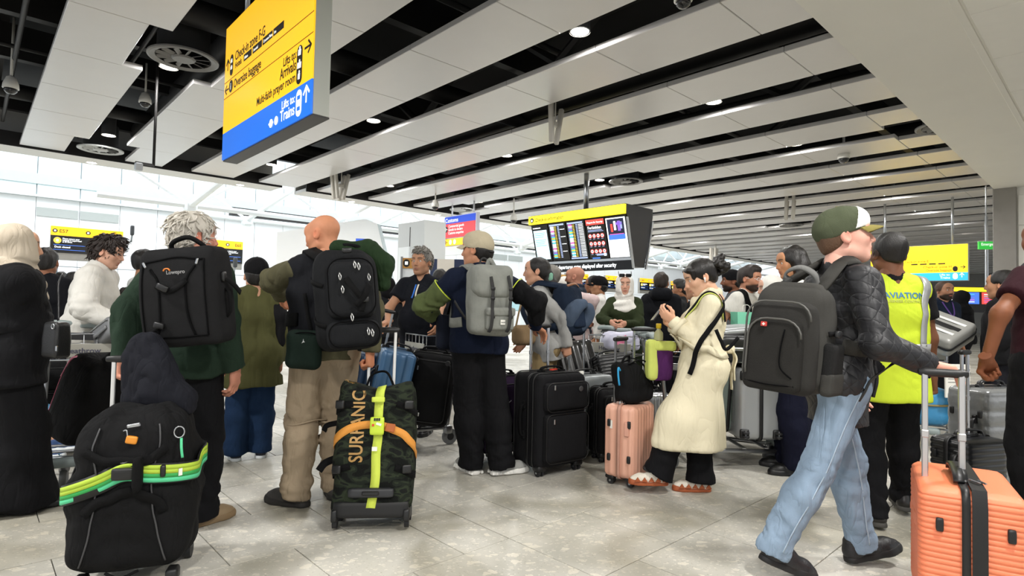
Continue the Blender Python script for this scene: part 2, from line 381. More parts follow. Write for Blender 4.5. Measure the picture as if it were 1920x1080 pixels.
# right hand wall with a steel-edged return
wr = tag(MB().box((15.1, -2.2, 1.9), (0.5, 7.4, 3.8)).build('wall_right', mat('wall_right_paint', 'e6e4dc', 0.6, 0, 0.03)), kind='structure'); wr.rotation_euler = (0, 0, YAW)
MB().box((14.83, 1.68, 1.9), (0.1, 0.36, 3.8), bev=0.01).build('steel_edge', mat('satin_steel', '8e8a83', 0.4, 0.8, 0.1), wr)
for z in (0.75, 2.25, 3.3): 
    for k in range(4): MB().box((14.84, 1.46-0.62-k*1.3, z), (0.03, 1.28, 1.47 if z < 3 else 0.58), bev=0.004).build('wall_panel', mat('wall_panel_paint', 'e8e6de', 0.5, 0, 0.02), wr)
fw_ = tag(MB().box((52, 6, 3), (0.3, 30, 6)).build('wall_back', mat('wall_back_paint', '8b8a86', 0.6, 0, 0.05)), kind='structure'); fw_.rotation_euler = (0, 0, YAW)
# ---- long white check-in wall: joints, cove band, grilles
wl = tag(MB().box((16, 24.3, 3.6), (76, 0.4, 7.2)).build('wall_left', mat('wall_joint_grey', 'b4bcc0', 0.6, 0, 0.02)), kind='structure'); wl.rotation_euler = (0, 0, YAW)
GLZ = mat('cove_glass', 'dcecef', 0.15, 0, 0.02, 2, coat=0.5); BND = mat('cove_band', 'b9c6c6', 0.4, 0, 0.05)
WP = mat('wall_white_gloss', 'f2f5f6', 0.3, 0, 0.02, 2)
pw = 1.135
def wall_mesh(w, h): o = MB().box((0, 0, 0), (w-0.012, 0.06, h-0.012), bev=0.006).build('wall_panel', WP); d = o.data; bpy.data.objects.remove(o); return d
WM = [wall_mesh(pw, 2.2), wall_mesh(pw, 2.2)]
for k in range(-8, 46):
    for j, z in enumerate((1.12, 3.33)):
        o = bpy.data.objects.new('wall_panel', WM[j]); COL.objects.link(o); o.parent = wl; o.location = (0.35+k*pw+pw/2, 24.08, z)
    MB().box((0.35+k*pw+pw/2, 24.07, 5.75), (pw-0.03, 0.05, 2.5)).build('glass_panel', GLZ, wl)
MB().box((16, 24.03, 5.02), (76, 0.06, 0.33)).build('cove_band', BND, wl)
MB().box((16, 23.96, 4.46), (76, 0.2, 0.06)).build('cove_ledge', WHITE, wl)
for a in (1.49, 2.63, 21, 22.2, 30.0): MB().box((a+0.55, 24.035, 3.97), (1.08, 0.05, 0.28)).build('grille', mat('grille_grey', 'aab0ad', 0.6, 0, 0.05), wl)
# ---- white tubular roof trusses in the void
TW = mat('white_steel', 'eef2f3', 0.4, 0, 0.02)
def truss(b, z0, z1, a0, a1, step, lab, r=0.1):
    t = thing('roof_truss', AB(a0, b, z0), YAW, lab, 'truss'); L_ = a1-a0
    MB().cyl((0, 0, 0), (L_, 0, 0), r, n=10).build('chord', TW, t, 0.6)
    MB().cyl((0, 0.5, z1-z0), (L_, 0.5, z1-z0), r*0.8, n=10).build('chord', TW, t, 0.6)
    n = int(L_/step)
    for i in range(n):
        x = (i+0.5)*step
        for d in (-1, 1): MB().cyl((x, 0, 0), (x+d*step*0.45, 0.5, z1-z0), r*0.62, n=8).build('diagonal', TW, t, 0.6)
        MB().cyl((x, 0, 0), (x+0.4, -3.2, 0.75), r*1.25, r*0.9, n=10).build('arm', TW, t, 0.6)
        MB().box((x, 0, -0.05), (0.34, 0.3, 0.34), bev=0.06).build('node', TW, t)
    return t
truss(18.8, 3.98, 5.3, 2.4, 46, 4.5, 'white tubular truss nearest the slatted ceiling edge', 0.085)
truss(21.8, 4.15, 5.6, 5, 48, 4.5, 'white tubular truss close above the white wall', 0.07)
MB_ = MB().box((28, 22.9, 4.55), (42, 0.3, 0.3)); d_ = tag(MB_.build('cable_tray', DUCT), 'dark cable tray running along the top of the white wall', 'cable tray'); d_.rotation_euler = (0, 0, YAW)
# white slanted canopy panel behind the bald traveller
cp = thing('canopy_panel', AB(9.83, 17.6, 0), YAW, 'large white slanted canopy panel behind the bald man', 'panel')
MB().prism([(-3.1, 0), (1.7, 0), (0.97, 1.65), (0.29, 3.96), (-0.17, 4.07), (-3.1, 3.31)], (0, 0, 0), (1, 0, 0), (0, 0, 1), (0, 0.5, 0)).build('panel', WP, cp)
MB().prism([(0.98, 1.65), (1.14, 1.65), (0.43, 3.88), (0.29, 3.96)], (0, -0.01, 0), (1, 0, 0), (0, 0, 1), (0, 0.5, 0)).build('edge', mat('panel_edge', 'c4d0d4', 0.4), cp)
# ---- white boxed column
pc = tag(MB().box((7.67, 11.31, 1.56), (0.60, 1.08, 3.12), bev=0.01).build('column_casing', mat('casing_white', 'c9cdce', 0.45, 0, 0.02)), 'white boxed column casing behind the man in the navy polo', 'column'); pc.rotation_euler = (0, 0, YAW)
MB().box((7.365, 11.55, 2.1), (0.012, 0.5, 0.9)).build('hatch', WHITE, pc); MB().box((7.366, 11.33, 1.5), (0.014, 0.012, 3.0)).build('joint', DUCT, pc)
MB().box((7.36, 11.36, 2.0), (0.02, 0.02, 0.05)).build('latch', CHROME, pc)
# ---- downlights
LAMP = mat('lamp_glow', 'fff7ea', 0.5, 0, 0, emit=14)
HOUS = mat('lamp_housing', '3a3a3b', 0.5, 0.2)
dl = [0]
def downlight(a, b, z, lab, power=55, shroud=True, r=0.1):
    t = thing('ceiling_downlight', AB(a, b, z), YAW, lab, 'downlight', 'round downlights in the ceiling gaps')
    if shroud: MB().lathe([(r+0.012, 0.004), (r+0.012, 0.34), (r*0.3, 0.36)], (0, 0, 0), n=20).build('housing', HOUS, t, 0.6)
    MB().lathe([(r+0.014, 0), (r+0.014, 0.012), (r, 0.012)], (0, 0, -0.004), n=20, cap=False).build('rim', TRIM, t, 0.6)
    MB().lathe([(r, 0.0), (r*0.5, -0.006), (0.0, -0.008)], (0, 0, 0.004), n=20).build('lens', LAMP, t, True)
    if power:
        l = bpy.data.lights.new('downlight_lamp', 'AREA'); l.shape = 'DISK'; l.size = 0.22; l.energy = power; l.color = (1, 0.98, 0.95)
        o = bpy.data.objects.new('downlight_lamp', l); COL.objects.link(o); o.location = tuple(AB(a, b, z-0.03))
ordn = ['first', 'second', 'third', 'fourth', 'fifth', 'sixth', 'seventh', 'eighth', 'ninth', 'tenth', 'eleventh', 'twelfth']
rows = {4.09: 'row nearest the white soffit', 8.51: 'middle row', 12.92: 'row nearest the white wall'}
for b in (4.09, 8.51, 12.92):
    for i in range(10):
        a = 1.79+i*2.978
        if b == 4.09 and i == 0: continue
        downlight(a, b, ZC+0.08, 'round white downlight, %s from the left in the ceiling %s' % (ordn[i], rows[b]), 45 if i < 8 else 0)
for k, (a, b) in enumerate(((-1.2, 4.09), (-1.2, -0.4), (1.8, -0.4), (-4.2, 4.09), (-4.2, -0.4), (4.8, -0.4))):   # unseen lamps continuing the grid over and behind the camera, stronger for front fill
    l = bpy.data.lights.new('downlight_lamp', 'AREA'); l.shape = 'DISK'; l.size = 0.4; l.energy = 95; l.color = (1, 0.98, 0.95)
    o = bpy.data.objects.new('downlight_lamp', l); COL.objects.link(o); o.location = tuple(AB(a, b, 3.7))
for i in range(8): downlight(1.83+i*3.04, 15.24, 4.12, 'small recessed light, %s from the left in the trim over the check-in void' % ordn[i], 18, False, 0.085)
# ---- air diffusers
VM = mat('diffuser_grey', '7d7c7a', 0.5, 0.2); VL = mat('diffuser_light', 'b4b6b5', 0.5, 0.2)
def vent(a, b, lab, m):
    t = thing('air_diffuser', AB(a, b, ZC-0.03), YAW, lab, 'air vent', 'round ceiling air diffusers')
    MB().lathe([(0.30, 0.02), (0.36, 0.0), (0.385, 0.01), (0.385, 0.03), (0.30, 0.05)], (0, 0, 0), n=32, cap=False).build('rim', m, t, 0.6)
    MB().lathe([(0.285, 0.03), (0.285, 0.5), (0.05, 0.52)], (0, 0, 0), n=28, cap=False).build('drum', mat('diffuser_drum', '1c1c1c', 0.6), t, 0.6)
    MB().lathe([(0.115, 0.0), (0.135, 0.02), (0.11, 0.035), (0.0, 0.02)], (0, 0, 0), n=20).build('hub', m, t, 0.6)
    for i in range(12):
        q = i*2*PI/12; R = rotm(0, 0, q)@rotm(0.6, 0, 0)
        MB().box(rotm(0, 0, q)@np.array([0.21, 0, 0.025]), (0.17, 0.05, 0.006), R).build('blade', m, t)
for (a, b), lab in zip(VENTS[:7], ('large dark round air diffuser beside the hanging yellow sign', 'pale round air diffuser by the trim over the white wall', 'round air diffuser above the check-in screens', 'pale round air diffuser above the red and blue sign', 'round air diffuser cut off by the white soffit', 'distant round air diffuser among the far ceiling strips', 'distant round air diffuser over the far trusses')):
    vent(a, b, lab, VL if b > 13 else VM)
# ---- cameras, speaker columns, detector on rod
CW = mat('camera_white', 'd9d8d2', 0.4); CB = mat('camera_dome', '15161a', 0.08, 0, 0, coat=0.6)
def dome(p, drop, lab, s=1.0):
    t = thing('dome_camera', p, 0, lab, 'camera', 'ceiling dome cameras')
    MB().cyl((0, 0, 0.1*s), (0, 0, drop), 0.014*s, n=8).build('rod', CW, t, True)
    MB().lathe([(0.02, 0.16), (0.05, 0.14), (0.08, 0.06), (0.085, 0.0), (0.07, -0.005)], (0, 0, 0), n=20).build('housing', CW, t, True)
    MB().lathe([(0.072, 0.0), (0.066, -0.035), (0.04, -0.062), (0, -0.072)], (0, 0, 0), n=20).build('dome', CB, t, True)
    t.scale = (s, s, s)
dome(at(1582, 297, 10.6), 0.5, 'white dome camera hanging among the strips at upper right', 1.25)
dome(at(20, 166, 7.9), 0.9, 'white dome camera hanging at the far left of the ceiling', 1.1)
dome(at(272, 193, 8.6), 0.6, 'white dome camera beside the large dark air diffuser', 1.0)
dome(at(816, 388, 15.2), 0.5, 'small white dome camera left of the red and blue sign', 1.2)
dome(at(1281, 2, 5.3), 0.5, 'white dome camera cut by the top edge of the photo', 1.0)
dome(at(963, 413, 14.5), 0.5, 'small white dome camera left of the check-in screens', 1.1)
def speaker(p, sc, lab, n=2):
    t = thing('column_speaker', p, YAW+0.3, lab, 'speaker', 'slanted column speakers under the ceiling')
    sm = mat('speaker_grey', 'b5b1a8', 0.5)
    MB().cyl((0, 0, 0), (0, 0, 0.6), 0.014, n=8).build('rod', sm, t, True)
    MB().box((0, 0, -0.05), (0.16, 0.06, 0.1), bev=0.01).build('bracket', sm, t)
    for i in range(n):
        for d in (-1, 1):
            MB().box((d*0.17+(0.05 if i else 0), i*0.2, -0.05), (0.085, 0.09, 0.74), rotm(0.05, d*0.2, 0), bev=0.015).build('speaker_box', sm, t)
    t.scale = (sc,)*3
speaker(at(1041, 228, 8.6), 0.78, 'slanted column speaker pair above the check-in screens', 1)
speaker(at(640, 345, 13.4), 0.85, 'slanted column speaker cluster over the bald man')
speaker(at(1488, 385, 15.0), 0.85, 'slanted column speaker cluster at upper right of the long-haired woman')
speaker(at(1342, 478, 25.5), 1.0, 'most distant slanted column speaker cluster over the trench-coat woman')
t = thing('detector_rod', at(288, 310, 7.7), YAW, 'dark rod with a small sensor hanging left of the yellow sign', 'sensor')
MB().cyl((0, 0, 0), (0, 0, 1.75), 0.018, n=8).build('rod', DUCT, t, True); MB().box((-0.1, 0, 0), (0.22, 0.03, 0.03)).build('arm', DUCT, t); MB().box((-0.17, 0, -0.05), (0.09, 0.07, 0.1), bev=0.01).build('sensor', CHROME, t)
# ================================================================ signs
SY = mat('sign_yellow_lit', 'fbc11a', 0.35, 0, 0.0, emit=0.55); SB = mat('sign_blue_lit', '1f6fe0', 0.35, 0, 0, emit=0.5); SK = mat('sign_black', '17140f', 0.5, 0, 0); SWH = mat('sign_white', 'f5f6f4', 0.5, 0, 0, emit=0.5)
GRY = mat('sign_case', 'b9bcb4', 0.45, 0.2, 0.03); DKG = mat('sign_case_dark', '3a3836', 0.5, 0.1)
RF = YAW-PI/2                                 # faces -A, reads along -B
def rectp(t, x, z, w, h, m, y=-0.004, name='plate', d=0.004): return MB().box((x+w/2, y, z+h/2), (w, d, h)).build(name, m, t)
def pill(t, x, z, w, h, m, y=-0.004, name='pictogram_field'):
    r = min(w, h)/2; o = []
    for i in range(24):
        q = 2*PI*i/24; o.append((math.cos(q)*r+(math.copysign(w/2-r, math.cos(q)) if w > h else 0), math.sin(q)*r+(math.copysign(h/2-r, math.sin(q)) if h > w else 0)))
    return MB().prism(o, (x, y, z), (1, 0, 0), (0, 0, 1), (0, -0.002, 0)).build(name, m, t)
def arrow(t, x, z, s, ang, m, y=-0.006, w=0.16):
    mb = MB(); 
    for p, q in (((-0.5, 0), (0.45, 0)), ((0.05, 0.42), (0.5, 0)), ((0.05, -0.42), (0.5, 0))):
        c, n = math.cos(ang), math.sin(ang); P = [np.array([c*u-n*v, 0, n*u+c*v])*s for u, v in (p, q)]; d = P[1]-P[0]; l = np.linalg.norm(d)
        mb.box((P[0]+P[1])/2+np.array([x, y, z]), (l+s*w*0.5, 0.002, s*w), rotm(0, -math.atan2(d[2], d[0]), 0))
    return mb.build('arrow', m, t)
sg = thing('direction_sign', AB(1.782, 6.11, 2.6), RF, 'large hanging yellow direction sign with blue strip and arrows', 'sign')
MB().box((1.0175, 0.068, 0.655), (2.035, 0.128, 1.31), bev=0.004).build('case', GRY, sg)
MB().box((1.0175, 0.068, -0.006), (2.035, 0.13, 0.012)).build('underside', DKG, sg)
rectp(sg, 0, 0, 2.035, 0.258, SB, -0.003, 'blue_panel', 0.012); rectp(sg, 0, 0.259, 2.035, 0.343, SY, -0.003, 'yellow_panel', 0.012); rectp(sg, 0, 0.604, 2.035, 0.155, SY, -0.003, 'yellow_panel', 0.012); rectp(sg, 0, 0.761, 2.035, 0.549, SY, -0.003, 'yellow_panel', 0.012)
for z in (0.603, 0.760): rectp(sg, 0, z-0.003, 2.035, 0.006, mat('sign_line', '8a4a0a', 0.6, 0, 0), -0.0095, 'line', 0.002)
ty = -0.0095
def tx(s, b, z, size, m=SK, al='LEFT', sx=0.9, t=sg): return text(s, size, m, t, (6.11-b, ty, z-2.6), None, 'lettering', al, sx=sx)
tx('Check-in zone F-G', 5.815, 3.505, 0.125, sx=0.80); tx('Hotels', 5.81, 3.43, 0.08, sx=0.84)
for k, (b, w) in enumerate(((5.57, 0.2), (5.34, 0.22), (5.1, 0.22), (4.86, 0.22))):
    rectp(sg, 6.11-b, 0.825, w, 0.062, SK, ty, 'hotel_plate', 0.002); text(('Hilton', 'Aerotel', 'Crowne Plaza', 'Inn')[k], 0.036, SWH, sg, (6.11-b+0.02, ty-0.002, 0.84))
tx('Oversize baggage', 5.83, 3.243, 0.12, sx=0.84); tx('Lifts to:', 4.37, 3.10, 0.1, al='RIGHT', sx=0.84); tx('Arrivals', 4.37, 3.008, 0.125, al='RIGHT', sx=0.8); tx('Multi-faith prayer room', 4.375, 2.92, 0.1, al='RIGHT', sx=0.86)
tx('Lifts to:', 4.37, 2.755, 0.095, SWH, 'RIGHT'); tx('Trains', 4.37, 2.66, 0.125, SWH, 'RIGHT')
pill(sg, 0.2, 0.893, 0.085, 0.205, SK, ty); pill(sg, 0.2, 0.686, 0.1, 0.12, SK, ty); pill(sg, 1.805, 0.425, 0.1, 0.30, SK, ty); pill(sg, 1.815, 0.128, 0.1, 0.205, SWH, ty)
for z in (0.93, 0.865): MB().box((0.2, ty-0.003, z), (0.045, 0.002, 0.03)).build('pictogram', SWH, sg); MB().box((0.205, ty-0.003, z+0.018), (0.02, 0.002, 0.012)).build('pictogram', SWH, sg)
text('i', 0.09, SWH, sg, (0.2, ty-0.003, 0.655), align='CENTER')
for z, w in ((0.52, 0.05), (0.42, 0.07), (0.335, 0.035)): MB().box((1.805, ty-0.003, z), (w, 0.002, 0.045), rotm(0, 0.1, 0)).build('pictogram', SWH, sg); MB().lathe([(0.012, 0), (0.012, 0.002)], (1.81, ty-0.004, z+0.034), (0, 1, 0), 10).build('pictogram', SWH, sg)
for z in (0.17, 0.085): MB().box((1.815, ty-0.003, z), (0.05, 0.002, 0.03)).build('pictogram', SB, sg)
for x, c in ((1.27, 0), (1.38, 1)):
    MB().lathe([(0.036, 0), (0.036, 0.003), (0.022, 0.003), (0.022, 0)], (x, ty-0.001, 0.09), (0, -1, 0), 20).build('pictogram', SWH, sg)
    for q in ((0.785, -0.785) if c else (0,)): MB().box((x, ty-0.003, 0.09), (0.1 if not c else 0.06, 0.002, 0.014), rotm(0, q, 0)).build('pictogram', SWH, sg)
arrow(sg, 0.085, 0.925, 0.105, PI/2, SK, ty); arrow(sg, 0.08, 0.68, 0.1, PI, SK, ty); arrow(sg, 1.95, 0.52, 0.11, 0, SK, ty); arrow(sg, 1.945, 0.165, 0.12, PI/2, SWH, ty)
for x in (0.35, 1.7): MB().cyl((x, 0.068, 1.31), (x, 0.068, 1.9), 0.022, n=10).build('hanger', CHROME, sg, True)

# ---- check-in information board (two leaning faces, wide at the top)
fb = thing('information_board', AB(9.3, 9.328, 2.0), RF, 'hanging check-in information board with five screens and yellow header', 'screen')
LB = 2.615; tl = math.atan2(0.26, 0.99); RT = rotm(tl, 0, 0)     # leaning: bottom away from viewer
SCR = mat('screen_black', '07080b', 0.2, 0, 0)
MB().prism([(-0.03, 1.28), (0.93, 1.28), (0.93, 1.1), (0.66, 0.06), (0.31, 0.06), (0.05, 1.05)], (0.01, 0, 0), (0, 1, 0), (0, 0, 1), (LB-0.02, 0, 0)).build('case', mat('board_case', '1d1d1f', 0.5, 0.1), fb)
MB().prism([(0.24, 0.03), (0.29, 0.03), (0.05, 1.02), (0.0, 1.02)], (LB-0.012, 0, 0), (0, 1, 0), (0, 0, 1), (0.03, 0, 0)).build('edge_trim', CHROME, fb)
MB().prism([(0.67, 0.03), (0.71, 0.03), (0.93, 1.02), (0.88, 1.02)], (LB-0.012, 0, 0), (0, 1, 0), (0, 0, 1), (0.03, 0, 0)).build('edge_trim', CHROME, fb)
MB().box((LB/2, -0.05, 1.17), (LB+0.02, 0.06, 0.185)).build('header', mat('header_yellow', 'ffe61e', 0.4, 0, 0, emit=0.85), fb)
text('Check-in information', 0.115, mat('header_text', '3f380c', 0.6, 0, 0), fb, (0.2, -0.082, 1.125), sx=0.86)
pill(fb, 0.1, 1.165, 0.11, 0.11, SK, -0.082); MB().box((0.1, -0.086, 1.16), (0.05, 0.002, 0.05)).build('pictogram', SWH, fb)
def onf(x, z, up=0.0): return np.array([x, 0.0+(1.07-z)*math.tan(tl)-0.012-up, z])
CS = {k: mat('screen_'+k, c, 0.3, 0, 0, emit=e) for k, c, e in (('cyan', 'c4ecf6', 0.9), ('white', 'f4f8fb', 0.9), ('blue', '3f6fd0', 0.8), ('red', 'e2473f', 0.8), ('yellow', 'f3d24a', 0.8), ('pink', 'e45fae', 0.8), ('teal', '4ab8c8', 0.8), ('grey', '9fb0d8', 0.5), ('navy', '1c2440', 0.3), ('violet', '8a63c8', 0.6))}
def patch(scr, x, z, w, h, k, up=0.012): return MB().box(onf(x+w/2, z+h/2, up), (w, 0.003, h), RT).build('screen_image', CS[k], scr)
sw = LB/5
for i in range(5):
    x0 = i*sw+0.03; w = sw-0.06
    sc = MB().box(onf(x0+w/2, 0.66, 0.004), (w+0.03, 0.012, 0.82), RT).build('screen', SCR, fb)
    if i == 0:
        patch(sc, x0+0.03, 0.29, w-0.06, 0.66, 'cyan'); 
        for j in range(7): patch(sc, x0+0.06, 0.87-j*0.04-(0.03 if j > 2 else 0), w-0.14-0.03*(j % 3), 0.012, 'teal', 0.015)
        patch(sc, x0+0.03, 0.98, w*0.5, 0.022, 'white')
    elif i in (1, 2):
        patch(sc, x0+0.01, 1.0, w-0.04, 0.035, 'grey')
        ks = ['teal', 'white', 'teal', 'white', 'grey', 'white', 'pink', 'yellow', 'white', 'violet', 'teal', 'white']
        for j in range(22):
            z = 0.965-j*0.031
            patch(sc, x0+0.035, z, 0.1, 0.024, ks[(j*5+i*3) % 12]); patch(sc, x0+0.015, z+0.006, 0.015, 0.01, 'grey')
            patch(sc, x0+0.15, z+0.006, 0.05, 0.01, 'yellow'); patch(sc, x0+0.24, z+0.003, 0.05, 0.018, 'grey')
            if i == 2 or j % 5 == 2: patch(sc, x0+0.31, z+0.005, 0.13, 0.013, 'white')
        if i == 2: patch(sc, x0+0.0, 0.27, w-0.02, 0.03, 'grey')
    elif i == 3:
        patch(sc, x0, 0.93, w, 0.11, 'red'); text('Prepare for Security', 0.05, CS['white'], sc, onf(x0+0.03, 0.965, 0.018), RT); text('Forbidden', 0.085, CS['white'], sc, onf(x0+0.03, 0.85, 0.014), RT)
        patch(sc, x0+0.03, 0.82, w-0.1, 0.012, 'grey'); patch(sc, x0+0.03, 0.795, w-0.07, 0.012, 'grey')
        for r in range(3):
            for c in range(4):
                q = onf(x0+0.07+c*0.105, 0.71-r*0.155, 0.012)
                MB().lathe([(0.046, 0), (0.046, 0.004), (0.0, 0.004)], q, RT@np.array([0, -1, 0]), 18).build('screen_image', CS['red'], sc); MB().lathe([(0.032, 0), (0.032, 0.003), (0, 0.003)], q-np.array([0, 0.004, 0]), RT@np.array([0, -1, 0]), 14).build('screen_image', CS['white'], sc)
                MB().box(q-np.array([0, 0.009, 0]), (0.022, 0.002, 0.034), RT@rotm(0, 0.4*c-0.5*r, 0)).build('screen_image', CS['navy'], sc)
                MB().box(q-np.array([0, 0.0, 0.062]), (0.05, 0.003, 0.01), RT).build('screen_image', CS['grey'], sc)
        patch(sc, x0+0.17, 0.31, 0.26, 0.04, 'grey'); patch(sc, x0+0.36, 0.30, 0.06, 0.06, 'white'); patch(sc, x0+0.05, 0.25, 0.2, 0.025, 'blue')
    else:
        patch(sc, x0-0.01, 0.24, w+0.01, 0.80, 'white'); patch(sc, x0+0.02, 0.63, w-0.06, 0.38, 'navy', 0.015); patch(sc, x0+0.02, 0.60, w-0.06, 0.1, 'blue', 0.018)
        for (px, pz, pw_, ph, k) in ((0.1, 0.75, 0.05, 0.16, 'red'), (0.18, 0.78, 0.05, 0.18, 'white'), (0.27, 0.76, 0.07, 0.2, 'violet'), (0.33, 0.8, 0.05, 0.14, 'grey'), (0.22, 0.88, 0.16, 0.05, 'violet'), (0.06, 0.70, 0.34, 0.012, 'pink'), (0.12, 0.43, 0.22, 0.01, 'grey')): patch(sc, x0+px, pz, pw_, ph, k, 0.021)
MB().box((LB/2, 0.23, 0.215), (LB, 0.05, 0.05)).build('rail', CHROME, fb)
MB().box((LB/2+0.15, 0.27, 0.10), (LB-0.32, 0.05, 0.19)).build('footer', SCR, fb)
text('All departures gates displayed after security', 0.118, CS['white'], fb, (0.50, 0.243, 0.07), sx=0.82)
pill(fb, 0.42, 0.105, 0.09, 0.12, CS['white'], 0.243); text('i', 0.1, SK, fb, (0.42, 0.239, 0.07), align='CENTER')
MB().cyl((LB/2-0.08, 0.45, 1.25), (LB/2-0.08, 0.45, 2.3), 0.055, n=14).build('pole', CHROME, fb, True)

# ---- row of desk screens with yellow headers
def desk_sign(a, b, w, n1, n2, lab, z=2.24):
    t = thing('desk_screen', AB(a, b, z), YAW, lab, 'screen', 'check-in desk screens with yellow headers')
    MB().box((w/2, 0.08, 0.46), (w, 0.16, 0.92), bev=0.01).build('case', mat('desk_case', '9a9790', 0.45, 0.3), t)
    MB().box((w/2, -0.006, 0.79), (w, 0.02, 0.25)).build('header', SY, t); MB().box((w/2, -0.005, 0.43), (w, 0.02, 0.47)).build('screen', SCR, t)
    text(n1, 0.13, mat('desk_text', '8a6a12', 0.6, 0, 0), t, (0.18, -0.018, 0.745)); text(n2, 0.13, mat('desk_text', '8a6a12', 0.6, 0, 0), t, (w-0.05, -0.018, 0.745), align='RIGHT')
    for x in (0.09, w/2, w-0.47): pill(t, x, 0.79, 0.11, 0.1, SK, -0.018); MB().box((x, -0.022, 0.79), (0.05, 0.002, 0.05)).build('pictogram', SWH, t)
    for x in (0.06, w/2+0.04):
        MB().lathe([(0.085, 0), (0.085, 0.004), (0.062, 0.004), (0.062, 0)], (x+0.09, -0.018, 0.53), (0, -1, 0), 20).build('pictogram', CS['yellow'], t); MB().box((x+0.09, -0.02, 0.53), (0.05, 0.003, 0.06)).build('pictogram', CS['white'], t)
        for k, s in enumerate(('Please ensure your', 'baggage is supervised', 'at all times')): text(s, 0.055, CS['white'], t, (x+0.2, -0.018, 0.57-k*0.045), sx=0.9)
        MB().box((x+0.36, -0.018, 0.41), (0.7, 0.003, 0.012)).build('line', CS['blue'], t); MB().box((x+0.36, -0.018, 0.28), (0.7, 0.003, 0.012)).build('line', CS['blue'], t)
        text('Desk closed', 0.07, CS['white'], t, (x+0.03, -0.018, 0.33))
    return t
desk_sign(1.57, 20, 1.65, 'E57', 'E58', 'yellow-topped desk screen reading E57 and E58')
desk_sign(4.92, 20, 1.62, 'E59', 'E60', 'yellow-topped desk screen reading E60 beside the white-haired man')
ds = []
for k, (x0, x1, yt, yb, n1, n2, lab) in enumerate(((1062, 1103, 511, 536, 'E65', 'E66', 'yellow-topped desk screen behind the bald man in the quilted vest'), (1136, 1166, 516, 538, 'E67', 'E68', 'yellow-topped desk screen left of the woman in white hijab'), (1200, 1232, 521, 549, 'E69', 'E70', 'yellow-topped desk screen left of the man in black hood'), (1258, 1292, 527, 551, 'E71', 'E72', 'yellow-topped desk screen right of the man in black hood'))):
    d = None
    b = 20.0; q = at(x0, yt, 1.0)-np.array([0, 0, HC]); qa = toAB(q); k_ = b/qa[1]; z = HC+q[2]*k_; a = qa[0]*k_
    q2 = toAB(at(x1, yt, 1.0)-np.array([0, 0, HC])); w = q2[0]*b/q2[1]-a
    t = desk_sign(a, b, 1.65, n1, n2, lab, z-0.92); t.scale = (w/1.65, 1, 1)
wsg = thing('zone_sign', at(1047, 540, 15.5), YAW, 'small wooden-coloured sign reading E62 behind the grey-haired man', 'sign')
MB().box((0, 0, 0.12), (0.62, 0.05, 0.5)).build('board', mat('zone_wood', 'c79a4e', 0.6), wsg); text('E62  E62', 0.16, SK, wsg, (-0.28, -0.03, 0.12), sx=0.8)
# ---- customs sign and yellow sign below
cs = thing('customs_sign', AB(10.17, 13.80, 2.98), RF, 'hanging blue and red customs sign with white lettering', 'sign')
MB().box((0.72, 0.07, 0.52), (1.44, 0.12, 0.64)).build('case', mat('customs_case', 'dfe0ee', 0.4, 0, 0, emit=0.1), cs)
rectp(cs, 0, 0.61, 1.4, 0.2, mat('customs_blue', '1f49c8', 0.4, 0, 0, emit=0.5), -0.002, 'blue_panel', 0.02); rectp(cs, 0, 0.2, 1.4, 0.41, mat('customs_red', 'd8424a', 0.4, 0, 0, emit=0.5), -0.002, 'red_panel', 0.02)
text('Customs', 0.17, SWH, cs, (0.03, -0.014, 0.65)); pill(cs, 0.09, 0.45, 0.13, 0.17, SK, -0.013); arrow(cs, 0.09, 0.45, 0.1, PI, SWH, -0.016)
for k, s in enumerate(('Commercial goods', 'Goods to declare', 'Customs enquiries')): text(s, 0.105, SWH, cs, (0.19, -0.014, 0.5-k*0.1), sx=0.9)
MB().box((0.6, 0.06, 0.07), (1.2, 0.1, 0.2)).build('case', GRY, cs); rectp(cs, 0, -0.03, 1.2, 0.2, SY, -0.002, 'yellow_panel', 0.02); arrow(cs, 0.1, 0.07, 0.12, PI, SK, -0.016); pill(cs, 0.3, 0.07, 0.12, 0.14, SWH, -0.013); pill(cs, 0.5, 0.07, 0.12, 0.14, SWH, -0.013)
MB().box((0.55, 0.08, -0.17), (1.3, 0.1, 0.27)).build('white_panel', WHITE, cs)
for x in (0.25, 1.25): MB().cyl((x, 0.07, 0.84), (x, 0.07, 1.3), 0.025, n=8).build('hanger', CHROME, cs, True)
# ---- banner with bird emblem, gold flag sign, red-blue poster
bn = thing('banner_stand', at(833, 700, 10.2)*np.array([1, 1, 0]), YAW-0.75, 'beige and navy banner stand with a bird emblem', 'banner')
for x0, x1, c in ((-0.29, -0.17, '22304f'), (-0.17, 0.13, 'd8d2c6'), (0.13, 0.42, '1f2a4a')): MB().box(((x0+x1)/2, 0, 1.0), (x1-x0, 0.03, 2.06)).build('banner_field', mat('banner_'+c, c, 0.6, 0, 0.03), bn)
MB().prism([(-0.09, 0.05), (-0.05, 0.055), (0.0, 0.03), (0.03, 0.05), (0.07, 0.055), (0.03, 0.035), (0.035, -0.01), (0.01, 0.005), (-0.04, 0.0), (-0.01, 0.015)], (-0.01, -0.017, 1.78), (1, 0, 0), (0, 0, 1), (0, -0.003, 0)).build('bird_emblem', mat('bird_blue', '1b3a58', 0.6, 0, 0), bn)
MB().box((0.06, 0.02, 0.02), (0.74, 0.26, 0.05), bev=0.01).build('base', CHROME, bn)
gs = thing('post_sign', at(748, 700, 9.0)*np.array([1, 1, 0]), YAW-0.75, 'small gold sign on a grey post left of the navy polo man', 'sign')
